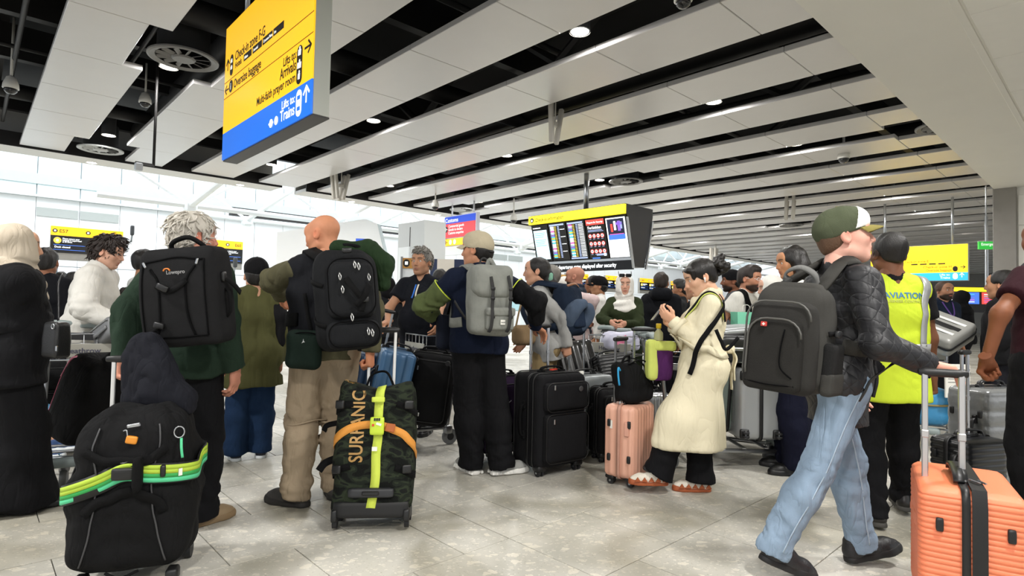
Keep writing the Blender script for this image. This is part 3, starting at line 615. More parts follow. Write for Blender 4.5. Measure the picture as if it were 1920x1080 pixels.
MB().box((0, 0, 0.98), (0.03, 0.05, 1.96)).build('post', mat('post_grey', '8d9092', 0.4, 0.5), gs); MB().box((0.12, 0, 1.86), (0.22, 0.04, 0.16)).build('plate', mat('plate_gold', 'c08a3e', 0.5), gs); pill(gs, 0.075, 1.86, 0.1, 0.12, SK, -0.021); MB().box((0.075, -0.026, 1.86), (0.045, 0.002, 0.05)).build('pictogram', SWH, gs); text('T', 0.12, SK, gs, (0.15, -0.022, 1.82)); MB().box((0.14, 0.01, 0.9), (0.26, 0.02, 1.76)).build('panel', WHITE, gs)
po = thing('wall_poster', at(669, 480, 16.8), YAW-0.6, 'blue and red poster right of the bald man', 'poster')
MB().box((0.15, 0, 0.1), (0.36, 0.03, 0.38)).build('red_field', mat('poster_red', 'd6454c', 0.5, 0, 0.02), po); MB().box((0.14, 0, 0.4), (0.36, 0.03, 0.22)).build('blue_field', mat('poster_blue', '3159c4', 0.5, 0, 0.02), po); MB().box((0.15, 0.0, -0.14), (0.3, 0.03, 0.08)).build('white_field', WHITE, po); MB().cyl((0.15, 0.03, -0.2), (0.15, 0.03, -1.6), 0.02, n=8).build('pole', CHROME, po)
# ---- right: far yellow sign, emergency exit, second screen board
rs = thing('direction_sign', AB(17.61, 4.75, 2.09), RF, 'yellow and blue direction sign behind the high-visibility vest', 'sign')
MB().box((1.03, 0.09, 0.44), (2.07, 0.16, 0.9)).build('case', GRY, rs); rectp(rs, 0, 0.19, 2.065, 0.69, mat('far_sign_yellow', 'ffd21a', 0.4, 0, 0, emit=0.9), -0.002, 'yellow_panel', 0.02); rectp(rs, 0, 0, 2.065, 0.19, mat('far_sign_blue', '2aa6dd', 0.4, 0, 0, emit=0.8), -0.002, 'blue_panel', 0.02)
text('Check-in zone E', 0.085, mat('far_sign_text', 'b08a10', 0.6, 0, 0), rs, (0.72, -0.016, 0.46)); text('Check-in zone H', 0.085, mat('far_sign_text', 'b08a10', 0.6, 0, 0), rs, (1.75, -0.016, 0.31), align='RIGHT'); text('Oversize baggage', 0.075, mat('far_sign_text', 'b08a10', 0.6, 0, 0), rs, (1.75, -0.016, 0.23), align='RIGHT')
for k in range(4): MB().box((0.98+k*0.19, -0.016, 0.415), (0.14, 0.003, 0.03)).build('hotel_plate', SK, rs)
text('Lifts to:', 0.07, SWH, rs, (1.72, -0.016, 0.115), align='RIGHT'); text('Trains', 0.08, SWH, rs, (1.72, -0.016, 0.04), align='RIGHT'); pill(rs, 1.82, 0.1, 0.1, 0.15, SWH, -0.014); pill(rs, 1.82, 0.28, 0.1, 0.13, SK, -0.014); arrow(rs, 1.95, 0.12, 0.1, PI/2, SWH, -0.016); arrow(rs, 1.97, 0.32, 0.09, 0, SK, -0.016)
for x in (0.3, 1.75): MB().cyl((x, 0.09, 0.88), (x, 0.09, 2.1), 0.03, n=8).build('hanger', CHROME, rs, True)
eg = thing('exit_sign', at(1834, 468, 12.6), -0.25, 'green emergency exit sign beside the right wall', 'sign')
MB().box((0.22, 0, 0.09), (0.44, 0.06, 0.17), bev=0.005).build('case', mat('exit_green', '2fa83f', 0.4, 0, 0, emit=0.7), eg); text('Emergency', 0.085, SWH, eg, (0.04, -0.035, 0.085), sx=0.85); arrow(eg, 0.38, 0.045, 0.05, -PI/2, SWH, -0.034); MB().cyl((0.15, 0, 0.17), (0.15, 0, 1.4), 0.012, n=6).build('hanger', CHROME, eg)
f2 = thing('information_board', at(1772, 567, 17.0), -0.1, 'distant check-in information board with yellow header at right', 'screen')
MB().box((1.2, 0.1, 0.1), (2.4, 0.2, 0.75)).build('case', mat('board_case', '1d1d1f', 0.5, 0.1), f2); MB().box((1.2, -0.01, 0.39), (2.4, 0.03, 0.12)).build('header', mat('header_yellow', 'ffe61e', 0.4, 0, 0, emit=0.85), f2)
for i, k in enumerate(('navy', 'blue', 'red', 'white', 'cyan')):
    MB().box((0.24+i*0.48, -0.01, 0.14), (0.4, 0.02, 0.34)).build('screen', CS[k], f2)
    for j in range(5): MB().box((0.2+i*0.48, -0.022, 0.03+j*0.055), (0.22, 0.003, 0.02)).build('screen_image', CS[('teal', 'white', 'pink', 'violet', 'blue')[(i+j) % 5]], f2)
MB().cyl((1.2, 0.1, 0.4), (1.2, 0.1, 2.6), 0.04, n=8).build('pole', CHROME, f2)
# ================================================================ figures: signed-distance modelling -> one smooth mesh
class SDF:
    def __init__(s, lo, hi, h):
        s.h = h; s.lo = np.asarray(lo, float); s.n = np.ceil((np.asarray(hi, float)-s.lo)/h).astype(int)+2
        s.F = np.full(s.n, 0.2, np.float32); s.ax = [(s.lo[i]+h*np.arange(s.n[i])).astype(np.float32) for i in range(3)]
    def sub(s, lo, hi):
        i0 = np.clip(np.floor((lo-s.lo)/s.h).astype(int), 0, s.n); i1 = np.clip(np.ceil((hi-s.lo)/s.h).astype(int)+1, 0, s.n)
        sl = tuple(slice(a, b) for a, b in zip(i0, i1))
        return sl, s.ax[0][sl[0]][:, None, None], s.ax[1][sl[1]][None, :, None], s.ax[2][sl[2]][None, None, :]
    def op(s, sl, d, k, sub=False):
        A = s.F[sl]
        if A.size == 0: return s
        if sub: A = -A
        if k > 0:
            h = np.maximum(k-np.abs(A-d), 0)/k; r = np.minimum(A, d)-h*h*k*0.25
        else: r = np.minimum(A, d)
        s.F[sl] = -r if sub else r
        return s
    def cone(s, a, b, ra, rb=None, k=0.03, n=None, w=1.0, sub=False):
        """tapered limb a->b; n,w: cross-section stretched w times along n"""
        rb = ra if rb is None else rb; a = np.asarray(a, float); b = np.asarray(b, float); m = max(ra, rb)*max(1, w)+k+2*s.h
        sl, X, Y, Z = s.sub(np.minimum(a, b)-m, np.maximum(a, b)+m); d = b-a; L = max(d@d, 1e-9)
        x, y, z = X-a[0], Y-a[1], Z-a[2]; t = np.clip((x*d[0]+y*d[1]+z*d[2])/L, 0, 1)
        x = x-t*d[0]; y = y-t*d[1]; z = z-t*d[2]; q = x*x+y*y+z*z
        if w != 1.0: c = x*n[0]+y*n[1]+z*n[2]; q = q-c*c*(1-1/(w*w))
        return s.op(sl, np.sqrt(np.maximum(q, 0))-(ra+(rb-ra)*t), k, sub)
    def ell(s, c, r, R=None, k=0.03, sub=False):
        c = np.asarray(c, float); r = np.asarray(r, float); m = r.max()+k+2*s.h
        sl, X, Y, Z = s.sub(c-m, c+m); x, y, z = X-c[0], Y-c[1], Z-c[2]
        if R is not None: x, y, z = (x*R[0][i]+y*R[1][i]+z*R[2][i] for i in range(3))
        k0 = np.sqrt((x/r[0])**2+(y/r[1])**2+(z/r[2])**2); k1 = np.sqrt((x/r[0]**2)**2+(y/r[1]**2)**2+(z/r[2]**2)**2)+1e-6
        return s.op(sl, k0*(k0-1)/k1, k, sub)
    def chain(s, P, r, k=0.02, **kw):
        for i in range(len(P)-1): s.cone(P[i], P[i+1], r[i], r[i+1], k, **kw)
        return s
    def cut(s, p, n, k=0.0):
        """remove everything on the +n side of the plane"""
        n = nrm(n); X, Y, Z = s.ax[0][:, None, None], s.ax[1][None, :, None], s.ax[2][None, None, :]
        d = (X-p[0])*n[0]+(Y-p[1])*n[1]+(Z-p[2])*n[2]
        if k > 0: h = np.maximum(k-np.abs(s.F-d), 0)/k; s.F = np.maximum(s.F, d)+h*h*k*0.25
        else: s.F = np.maximum(s.F, d)
        return s
    def mesh(s):
        F = s.F.copy()
        for ax in range(3):
            i = [slice(None)]*3; i[ax] = 0; F[tuple(i)] = 0.1; i[ax] = -1; F[tuple(i)] = 0.1
        I = F < 0; n = np.array(F.shape)-1; cnt = np.zeros(n, np.uint8)
        c = lambda A, o: A[o[0]:o[0]+n[0], o[1]:o[1]+n[1], o[2]:o[2]+n[2]]
        for o in np.ndindex(2, 2, 2): cnt += c(I, o)
        act = (cnt > 0) & (cnt < 8); idx = -np.ones(n, np.int64); ijk = np.argwhere(act); idx[act] = np.arange(len(ijk))
        if len(ijk) == 0: return np.zeros((0, 3)), np.zeros((0, 4), int)
        sm = np.zeros((len(ijk), 3)); ct = np.zeros(len(ijk))
        for ax in range(3):
            o1, o2 = [j for j in range(3) if j != ax]
            for p in (0, 1):
                for q in (0, 1):
                    o = [0, 0, 0]; o[o1] = p; o[o2] = q; e = list(o); e[ax] = 1
                    f0 = c(F, o)[act]; f1 = c(F, e)[act]; x = (f0 < 0) != (f1 < 0); t = np.where(x, f0/(f0-f1+1e-12), 0)
                    add = np.zeros((len(ijk), 3)); add[:, ax] = t; add[:, o1] = p; add[:, o2] = q; sm += add*x[:, None]; ct += x
        V = s.lo+(ijk+sm/np.maximum(ct, 1)[:, None])*s.h; Q = []
        for ax in range(3):
            o1, o2 = (ax+1) % 3, (ax+2) % 3; a = [slice(0, None)]*3; b = [slice(0, None)]*3; a[ax] = slice(0, -1); b[ax] = slice(1, None)
            x = np.argwhere(I[tuple(a)] != I[tuple(b)]); sg = I[tuple(x.T)]
            ok = (x[:, o1] > 0) & (x[:, o2] > 0) & (x[:, o1] < n[o1]) & (x[:, o2] < n[o2]); x = x[ok]; sg = sg[ok]; g = []
            for p, q in ((-1, -1), (0, -1), (0, 0), (-1, 0)): y = x.copy(); y[:, o1] += p; y[:, o2] += q; g.append(idx[tuple(y.T)])
            g = np.stack(g, 1); g[~sg] = g[~sg][:, ::-1]; Q.append(g)
        return V, np.vstack(Q)
def vnormals(V, Q):
    a = V[Q[:, 2]]-V[Q[:, 0]]; b = V[Q[:, 3]]-V[Q[:, 1]]; fn = np.cross(a, b); N = np.zeros_like(V)
    for i in range(4): np.add.at(N, Q[:, i], fn)
    return N/np.maximum(np.linalg.norm(N, axis=1, keepdims=True), 1e-12)
def wob(P, f, seed=0):
    """cheap smooth pseudo-noise in -1..1"""
    r = np.random.default_rng(seed); o = np.zeros(len(P))
    for i in range(5):
        d = nrm(r.normal(size=3)); e = nrm(r.normal(size=3)); o += np.sin(f*(0.7+0.6*r.random())*(P@d)+1.8*np.sin(f*0.6*(P@e)+r.random()*6)+r.random()*6)/5*1.6
    return np.clip(o, -1, 1)
def fold(V, Q, spots=(), amp=0.004, f=26, seed=1):
    N = vnormals(V, Q); D = amp*.9*wob(V*np.array([1, 1, .6]), f, seed)-amp*.8*(1-np.abs(wob(V*np.array([1, 1, .35]), f*1.2, seed+21)))**5
    for (c, r, a, axis, fr) in spots:
        w = np.exp(-((V-np.asarray(c))**2).sum(1)/(r*r*1.3)); ph = 1.6*wob(V, 16, seed+3); D += a*w*(np.sin(fr*.62*(V@nrm(axis))+ph*3.2)*(.45+.55*wob(V, 11, seed+5))+.35*wob(V, 34, seed+8)-.7*(1-np.abs(wob(V-np.outer(V@nrm(axis), nrm(axis))*-1.2, 30, seed+13)))**4)
    D = np.maximum(D, -.011)
    return V+N*D[:, None]
def qmesh(name, V, Q, m, parent=None, org=(0, 0, 0), col=None):
    me = bpy.data.meshes.new(name); V = V-np.asarray(org)
    me.vertices.add(len(V)); me.vertices.foreach_set('co', V.astype(np.float32).ravel())
    me.loops.add(Q.size); me.loops.foreach_set('vertex_index', Q.astype(np.int32).ravel())
    me.polygons.add(len(Q)); me.polygons.foreach_set('loop_start', (np.arange(len(Q))*4).astype(np.int32))
    me.update(calc_edges=True)
    if col is not None:
        at_ = me.color_attributes.new('Col', 'FLOAT_COLOR', 'POINT'); at_.data.foreach_set('color', np.hstack([col, np.ones((len(col), 1))]).astype(np.float32).ravel())
    return link(name, me, m, parent, True)
def smooth_mesh(V, Q, it=1, lam=0.5):
    E = np.vstack([Q[:, [0, 1]], Q[:, [1, 2]], Q[:, [2, 3]], Q[:, [3, 0]]]); 
    for _ in range(it):
        S_ = np.zeros_like(V); c = np.zeros(len(V)); np.add.at(S_, E[:, 0], V[E[:, 1]]); np.add.at(c, E[:, 0], 1); np.add.at(S_, E[:, 1], V[E[:, 0]]); np.add.at(c, E[:, 1], 1)
        V = V+lam*(S_/np.maximum(c, 1)[:, None]-V)
    return V
# ---- heads (cached, local: x right, y forward, z up, origin between the ears)
_HC = {}
def head_mesh(fem):
    if fem in _HC: return _HC[fem]
    s = SDF((-.11, -.15, -.2), (.11, .15, .15), 0.0042); j = 0.9 if fem else 1.0
    s.ell((0, -.016, .035), (.074, .098, .083), k=.02).ell((0, .03, -.025), (.062*j, .066, .086), k=.04)
    s.ell((0, .034, -.072), (.050*j, .05, .038), k=.035).ell((0, .072, -.098), (.020*j, .016, .014), k=.03)
    for d in (-1, 1): s.cone((d*.05*j, -.005, -.062), (d*.02*j, .062, -.097), .017, .014, .03)      # jaw line
    s.cone((-.034, .076, .026), (.034, .076, .026), .013 if not fem else .009, None, .02)            # brow
    s.ell((0, .07, .05), (.05, .024, .035), k=.04)
    for d in (-1, 1):
        s.ell((d*.040, .06, -.02), (.024, .024, .024), k=.03)
        s.ell((d*.031, .101, .006), (.018, .016, .0135), k=.014, sub=True)
    s.chain([(0, .090, .014), (0, .103, -.008), (0, .113*(.98 if fem else 1), -.026)], (.0085*j, .0095*j, .0125*j), .012)
    for d in (-1, 1): s.ell((d*.0125*j, .1, -.031), (.009*j, .011, .009), k=.008)
    s.ell((0, .083, -.055), (.026, .014, .02), k=.02)
    s.chain([(-.022, .084, -.060), (-.007, .0955, -.0555), (0, .0965, -.057), (.007, .0955, -.0555), (.022, .084, -.060)], (.003, .0062, .006, .0062, .003), .006)
    s.chain([(-.019, .084, -.064), (0, .0945, -.0705), (.019, .084, -.064)], (.003, .0075, .003), .006)
    s.chain([(-.022, .089, -.0615), (0, .1035, -.0630), (.022, .089, -.0615)], (.0018, .0022, .0018), .004, sub=True)
    s.ell((0, .097, -.083), (.02, .012, .006), k=.012, sub=True)
    nk = .052 if not fem else .044
    s.cone((0, -.022, -.03), (0, -.045, -.19), nk, nk*1.05, .03)
    for d in (-1, 1):
        R = rotm(0.25, 0, -d*0.35); s.ell((d*.079, -.014, -.006), (.010, .021, .033), R, .008); s.ell((d*.088, -.008, -.002), (.008, .011, .02), R, .006, True)
    for d in (-1, 1): s.cone((d*.017, .083, .0125), (d*.045, .073, .0105), .0042, .004, .006).cone((d*.018, .083, -.004), (d*.043, .074, -.003), .0036, .0035, .006)   # lids
    V, Q = s.mesh(); V = smooth_mesh(V, Q, 1, .4); _HC[fem] = (V, Q); return _HC[fem]
def head_colours(V, skin, lip, brow, stubble=0.0, beard=None, flush=0.1, shaved=None):
    sk = np.array(lin(skin)[:3]); C = np.tile(sk, (len(V), 1)); x, y, z = V.T
    def mixin(m, c): nonlocal C; m = np.clip(m, 0, 1)[:, None]; C = C*(1-m)+np.array(c)*m
    red = sk*np.array([1.12, 0.78, 0.74])
    ck = np.exp(-(((np.abs(x)-.042)/.02)**2+((y-.075)/.03)**2+((z+.022)/.02)**2))+np.exp(-((x/.014)**2+((y-.112)/.02)**2+((z+.026)/.016)**2))+np.exp(-(((np.abs(x)-.082)/.02)**2+((y+.01)/.03)**2+((z+.006)/.035)**2))
    mixin(ck*flush*3, red)
    sb = 1/(1+np.exp(-(-z-.045-.5*np.maximum(0, .03-y)+.35*(y-.09))/.006))*(y > -.01)*(1-np.exp(-((np.abs(x)-.05)/.02)**2)*(z > -.04)*.6)
    sb = sb*(z > -.125)*1.0
    if beard: 
        bd = np.clip((-z-.035+.25*(y-.08))/.02, 0, 1)*(y > .0)*np.clip((.135+z)/.02, 0, 1); bd = np.maximum(bd, np.exp(-((z+.047)/.008)**2)*(np.abs(x) < .028)*(y > .08)); mixin(bd*.95, lin(beard)[:3])
    elif stubble: mixin(sb*stubble, sk*np.array([.55, .55, .6]))
    mixin(np.exp(-((z+.0632)/.0085)**4)*np.exp(-(x/.021)**4)*(y > .082)*.8, lin(lip)[:3])
    arch = .030+.004*np.cos(np.clip((np.abs(x)-.036)/.03, -1, 1)*2)-.1*np.maximum(0, np.abs(x)-.045)
    if brow: mixin(np.exp(-((z-arch)/.0048)**2)*((np.abs(x) > .012) & (np.abs(x) < .054)) * (y > .055)*.95, lin(brow)[:3])
    if shaved: mixin(np.clip((z+.02-.25*y)/.015, 0, 1)*(y < .03+z*.35)*.85, lin(shaved)[:3])
    return C
# ---- hands (cached: wrist at origin, fingers +y, palm facing -z, thumb at +x)
_HD = {}
def hand_mesh(pose):
    if pose in _HD: return _HD[pose]
    s = SDF((-.09, -.05, -.12), (.12, .22, .06), 0.0042)
    curl = {'relax': (.35, .55, .45), 'grip': (1.15, 1.35, .9), 'flat': (.12, .18, .12), 'hold': (.6, .75, .5), 'rest': (.55, .5, .3)}[pose]
    s.cone((0, -.06, 0), (0, .0, 0), .024, .024, .01, (1, 0, 0), 1.22)
    for i, x in enumerate((.028, .0095, -.009, -.027)): s.cone((x*.55, .0, 0), (x, .088-.006*abs(i-1), -.002), .0145, .0118, .016)
    s.ell((0, .045, -.004), (.036, .045, .013), k=.012)
    for i, (x, l) in enumerate(((.029, 1.0), (.0098, 1.1), (-.0092, 1.04), (-.0275, .83))):
        p = np.array([x, .088-.006*abs(i-1), -.002]); an = 0.0; sp = x*1.8; P = [p]
        for c, L in zip(curl, (.044, .027, .021)):
            an += c*(1+.06*i); d = np.array([math.sin(sp)*math.cos(an)*.5, math.cos(an), -math.sin(an)]); p = p+nrm(d)*L*l; P.append(p)
        s.chain(P, (.0098, .0088, .0078, .0068), .006)
    tb = {'grip': [(.024, .018, -.006), (.046, .044, -.026), (.034, .074, -.048), (.014, .088, -.056)], 'hold': [(.024, .018, -.006), (.05, .046, -.022), (.052, .076, -.04), (.044, .1, -.052)]}.get(pose, [(.024, .018, -.006), (.052, .05, -.016), (.062, .079, -.024), (.06, .104, -.03)])
    s.chain(tb, (.017, .0125, .0102, .0082), .012)
    V, Q = s.mesh(); V = smooth_mesh(V, Q, 1, .35); _HD[pose] = (V, Q); return _HD[pose]
# ---- shoes (cached parts; local heel at y=-.09, toe +y, sole z=0)
def shoe_parts(style):
    k = ('shoe', style)
    if k in _HD: return _HD[k]
    up = SDF((-.09, -.16, -.03), (.09, .24, .2), 0.007)
    up.chain([(0, -.06, .045), (0, .03, .045), (0.004, .11, .036), (0.006, .155, .032)], (.040, .042, .040, .030), .03)
    up.cone((0, -.055, .05), (0, -.05, .095), .036, .040, .03); up.cone((0, .02, .07), (0, -.02, .10), .03, .036, .03)
    up.cut((0, 0, .018), (0, 0, -1)); up.cut((0, -.05, .118), (0, -.35, 1))
    so_ = SDF((-.09, -.16, -.03), (.09, .24, .08), 0.0065); hh = .034 if style != 'flat' else .02
    so_.chain([(0, -.062, .01), (0, .02, .01), (.004, .11, .012), (.006, .16, .018)], (.043, .043, .047, .036), .03); so_.cut((0, 0, hh), (0, -.05, 1)); so_.cut((0, 0, 0), (0, 0, -1))
    _HD[k] = (up.mesh(), so_.mesh()); return _HD[k]
def ik(S_, T_, l1, l2, hint):
    d = T_-S_; L = np.linalg.norm(d); L2 = min(L, (l1+l2)*0.998)
    if L > L2: T_ = S_+d/L*L2
    u = nrm(d); h = np.asarray(hint, float); h = h-u*(h@u); h = nrm(h); a = (l1*l1-l2*l2+L2*L2)/(2*L2); b = math.sqrt(max(0, l1*l1-a*a))
    return S_+u*a+h*b, T_
EYEW = mat('eye_white', 'e6e1dc', 0.2, 0, 0, coat=.5); IRIS = mat('iris_brown', '2a1a10', 0.15, 0, 0, coat=.8); IRISB = mat('iris_blue', '4a6a80', 0.15, 0, 0, coat=.8)
SKIN = attr_mat('skin', 0.6, 0.3); SKINM = attr_mat('skin_matt', 0.6, 0.3)
def person(label, pos, yaw, h=1.75, skin='c99a7c', w=1.0, fem=False, lean=0, side=0, hyaw=0, hpitch=0, hroll=0, feet=None, fyaw=(0.15, -0.15), wl=None, wr=None, el=(-.35, -1, -.15), er=(.35, -1, -.15), hl='relax', hr='relax', hdl=None, hdr=None,
           top=None, bottom=None, shoe=None, brow='2a1f18', lip='a8625a', stubble=0., beard=None, flush=.1, shaved=None, iris=None, det=0.013, sh=1.0, group=None, hip_drop=0.0, extra=None, arms=True):
    """pos: ground point below the pelvis; yaw: facing (0 = away from camera, pi = towards it). Targets wl/wr in world metres."""
    u = h/1.75; pos = np.array([pos[0], pos[1], 0.]); R0 = rotm(0, 0, yaw); X, Y, Z = R0[:, 0], R0[:, 1], R0[:, 2]
    P = lambda x, y, z: pos+R0@np.array([x, y, z])*u
    hipc = P(0, 0, .93)-Z*hip_drop; RL = R0@rotm(-lean, side, 0)@R0.T; U = lambda x, y, z: hipc+RL@(P(x, y, z)-P(0, 0, .93)); Xl, Yl, Zl = RL@X, RL@Y, RL@Z
    J = dict(X=Xl, Y=Yl, Z=Zl, R=RL@R0, pos=pos, u=u); hw = .088 if not fem else .09
    J['hipL'], J['hipR'] = P(-hw, 0, .92)-Z*hip_drop, P(hw, 0, .92)-Z*hip_drop
    sw = (.170 if not fem else .150)*sh
    J['pel'], J['waist'], J['chest'], J['uch'], J['neck'] = U(0, 0, .97), U(0, .005, 1.10), U(0, -.002, 1.27), U(0, -.01, 1.36), U(0, -.022, 1.475)
    J['shL'], J['shR'] = U(-sw, -.012, 1.40), U(sw, -.012, 1.40)
    RH = RL@R0@rotm(0, 0, hyaw)@rotm(hpitch, hroll, 0); hs = 1.05 if not fem else 1.0; J['RH'] = RH; J['hs'] = hs
    J['head'] = J['neck']+RH@np.array([0, .028, 0])*u+(Zl*.5+RH[:, 2]*.5)*.150*u
    ft = feet if feet is not None else (P(-.1, 0, 0), P(.1, 0, 0)); J['anL'] = np.array([ft[0][0], ft[0][1], (ft[0][2] if len(ft[0]) > 2 else 0)])+Z*.09*u; J['anR'] = np.array([ft[1][0], ft[1][1], (ft[1][2] if len(ft[1]) > 2 else 0)])+Z*.09*u
    for q in 'LR': J['kn'+q], J['an'+q] = ik(J['hip'+q], J['an'+q], (.425 if not hip_drop else .43)*u, .410*u, Y+X*(.08 if q == 'R' else -.08))
    for q, tgt, hint in (('L', wl, el), ('R', wr, er)):
        sx = -1 if q == 'L' else 1
        t_ = np.asarray(tgt, float) if tgt is not None else J['sh'+q]+(X*sx*.06+Y*.05-Z*.53)*u
        J['elb'+q], J['wr'+q] = ik(J['sh'+q], t_, .295*u, .255*u, RL@R0@np.asarray(hint, float))
    root = thing('person', pos, 0, label, 'person', group)
    allp = np.array([v for k, v in J.items() if isinstance(v, np.ndarray) and v.shape == (3,) and k not in 'XYZ']); lo = allp.min(0)-.24; hi = allp.max(0)+.24; lo[2] = max(lo[2], -.02)
    # body under the clothes, one surface
    s = SDF(lo, hi, max(det, .014)*1.15)
    def wc(s, a, b, ra, rb, f, k, wr): m_ = (ra+rb)/2; s.cone(a, b, (ra+f)*u, (rb+f)*u, k, Xl, (m_*wr+f)/(m_+f))
    def torso(s, f, k=.05, low=True):
        wc(s, J['pel'], J['waist'], .098*w, .088*w, f, k, 1.45); wc(s, J['waist'], J['chest'], .088*w, .102*w, f, k, 1.42 if not fem else 1.32); wc(s, J['chest'], J['uch'], .102*w, .076, f, k, 1.5 if not fem else 1.38)
        s.cone(J['shL'], J['shR'], (.046+f*.55)*u, None, .06); s.cone(J['neck']+Zl*.012, J['shL']*.8+J['neck']*.2, (.046+f*.4)*u, (.04+f*.55)*u, .05); s.cone(J['neck']+Zl*.012, J['shR']*.8+J['neck']*.2, (.046+f*.4)*u, (.04+f*.55)*u, .05)
        if fem:
            for d in (-1, 1): s.ell(J['chest']+(Xl*d*.075+Yl*.075-Zl*.0)*u, np.full(3, (.062+f*.7)*u), k=.04)
        if w > 1.12: s.ell(J['waist']+Yl*.05*u-Zl*.02, np.array([.15, .11, .13])*w*u+f, J['R'], .06)
    def arm(s, q, f0, f1, k=.04):
        s.cone(J['sh'+q], J['elb'+q], (.050*(.85 if fem else 1)+f0)*u, (.040*(.85 if fem else 1)+f0)*u, k); s.cone(J['elb'+q], J['wr'+q], (.040*(.85 if fem else 1)+f1)*u, (.028*(.88 if fem else 1)+f1)*u, k)
    def leg(s, q, f0, f1, f2, k=.05):
        s.cone(J['hip'+q], J['kn'+q], (.084+f0)*u, (.056+f1)*u, k); m = J['kn'+q]*.68+J['an'+q]*.32-Y*.012
        s.cone(J['kn'+q], m, (.055+f1)*u, (.054+(f1+f2)/2)*u, k); s.cone(m, J['an'+q], (.054+(f1+f2)/2)*u, (.037+f2)*u, k)
    torso(s, 0); 
    for q in 'LR': arm(s, q, 0, 0); leg(s, q, 0, 0, 0)
    for q in 'LR': s.ell(J['hip'+q]-Y*.045+Z*.02, (.085, .08, .085), k=.05)
    s.cone(J['neck']-Zl*.03, J['head']-RH@np.array([0, .03, .02]), (.054 if not fem else .046)*u, (.05 if not fem else .042)*u, .04)
    V, Q = s.mesh(); sk = np.array(lin(skin)[:3]); C = np.tile(sk, (len(V), 1))
    HV, HQ = head_mesh(fem); HCc = head_colours(HV, skin, lip, brow, stubble, beard, flush, shaved); Vs, Qs, Cs = [V, (HV*hs)@RH.T+J['head']], [Q, HQ+len(V)], [C, HCc]; n = len(V)+len(HV)
    for q, pose, hd in (('L', hl, hdl), ('R', hr, hdr)):
        hv, hq = hand_mesh(pose); fa = nrm(J['wr'+q]-J['elb'+q]); d, pn = hd if hd is not None else (fa*.8-Z*.3, (X if q == 'L' else -X)-Y*.2)
        d = nrm(d); pn = np.asarray(pn, float); pn = nrm(pn-d*(pn@d)); b = np.stack([np.cross(d, -pn), d, -pn], 1); v = hv*hs*(.9 if fem else 1.0)
        # thumb side: along forward / up for a natural hand
        if (b[:, 0]@(Y*.8+Z*.6)) < 0: v = v*np.array([-1, 1, 1]); hq = hq[:, ::-1]
        v = v@b.T+J['wr'+q]; Vs.append(v); Qs.append(hq+n); Cs.append(np.tile(sk*np.array([1.0, .93, .9]), (len(v), 1))); n += len(v); J['b'+q] = b
    qmesh('body', np.vstack(Vs), np.vstack(Qs), SKIN, root, pos, np.vstack(Cs))
    for d in (-1, 1):
        e = MB().lathe([(0, .0125), (.0055, .0112), (.0095, .0081), (.0122, .003), (.0125, 0), (.0110, -.006), (0, -.0125)], (0, 0, 0), (0, 1, 0), 14); i_ = MB().lathe([(0, .0128), (.0052, .0117), (.0056, .0112)], (0, 0, 0), (0, 1, 0), 12, cap=False)
        M = (RH*hs, J['head']+RH@np.array([d*.031, .0775, .0045])*hs-pos); eo = e.build('eye', EYEW, root, True, M); i_.build('iris', iris or IRIS, eo, True, M)
    # clothes
    if bottom:
        b = bottom; f0, f1, f2 = b.get('f', (.018, .02, .022)); s = SDF(lo, hi, det)
        s.cone(J['pel']+Zl*.03*u, J['pel']-Zl*.02*u, (.1*w+f0*.6)*u, (.1*w+f0*.8)*u, .06, Xl, 1.48)
        for q in 'LR': leg(s, q, f0, f1, f2, .03); s.ell(J['hip'+q]-Y*.04+Z*.01, np.array([.09, .085, .09])+f0*.5, k=.05)
        if b.get('flare'):
            for q in 'LR': s.cone(J['kn'+q]*.5+J['an'+q]*.5, J['an'+q]-Z*.05, (.05+f1)*u, (.05+f2+b['flare'])*u, .04)
        for q in 'LR':
            d = nrm(J['an'+q]-J['kn'+q]); re = (.037+f2+b.get('flare', 0)*1.3)*u; s.cone(J['an'+q], J['an'+q]+d*.1, re, re*1.04, .02); p = J['an'+q]+d*(.09*u-b.get('hem', .045)); dn = nrm(d+Y*.12)
            sl_, Xg, Yg, Zg = s.sub(p-.2, p+.2); dd = (Xg-p[0])*dn[0]+(Yg-p[1])*dn[1]+(Zg-p[2])*dn[2]; rr = np.sqrt((Xg-p[0])**2+(Yg-p[1])**2+(Zg-p[2])**2); s.F[sl_] = np.where((rr < .19) & (dd > 0), np.maximum(s.F[sl_], dd), s.F[sl_])
        s.cut((0, 0, .015), (0, 0, -1)); s.cut(J['pel']+Zl*.1*u, Zl)
        V, Q = s.mesh(); sp = []
        for q in 'LR':
            ax = J['an'+q]-J['kn'+q]; sp += [(J['kn'+q], .13, b.get('kn', .006), ax+X*.04, 60), (J['an'+q]+Z*.07, .12, b.get('an', .008), ax, 75), (J['hip'+q], .16, .005, Z+X*.6, 55)]
        V = fold(V, Q, sp, b.get('amp', .004), 22, int(pos[0]*97) % 999); J['botVQ'] = (V, Q); J['trousers'] = qmesh('trousers', V, Q, b['m'], root, pos)
    if top:
        t = top; f = t.get('f', .022); s = SDF(lo, hi, det); torso(s, f)
        hem = t.get('hem', .88)*u; hc = U(0, 0, t.get('hem', .88)) if t.get('swing', 0) == 0 else U(0, 0, t.get('hem', .88))-Zl*0
        if t.get('hem', .88) < .80: hc = np.array([hipc[0], hipc[1], hem])+Y*t.get('fwd', 0.0)
        rh = (.1*w+f+t.get('flare', .01))*u
        s.cone(J['waist'], hc if t.get('hem', .88) >= .8 else J['pel'], (.09*w+f)*u, rh if t.get('hem', .88) >= .8 else (.1*w+f)*u, .06, Xl, (.1*w*1.42+f)/(.1*w+f))
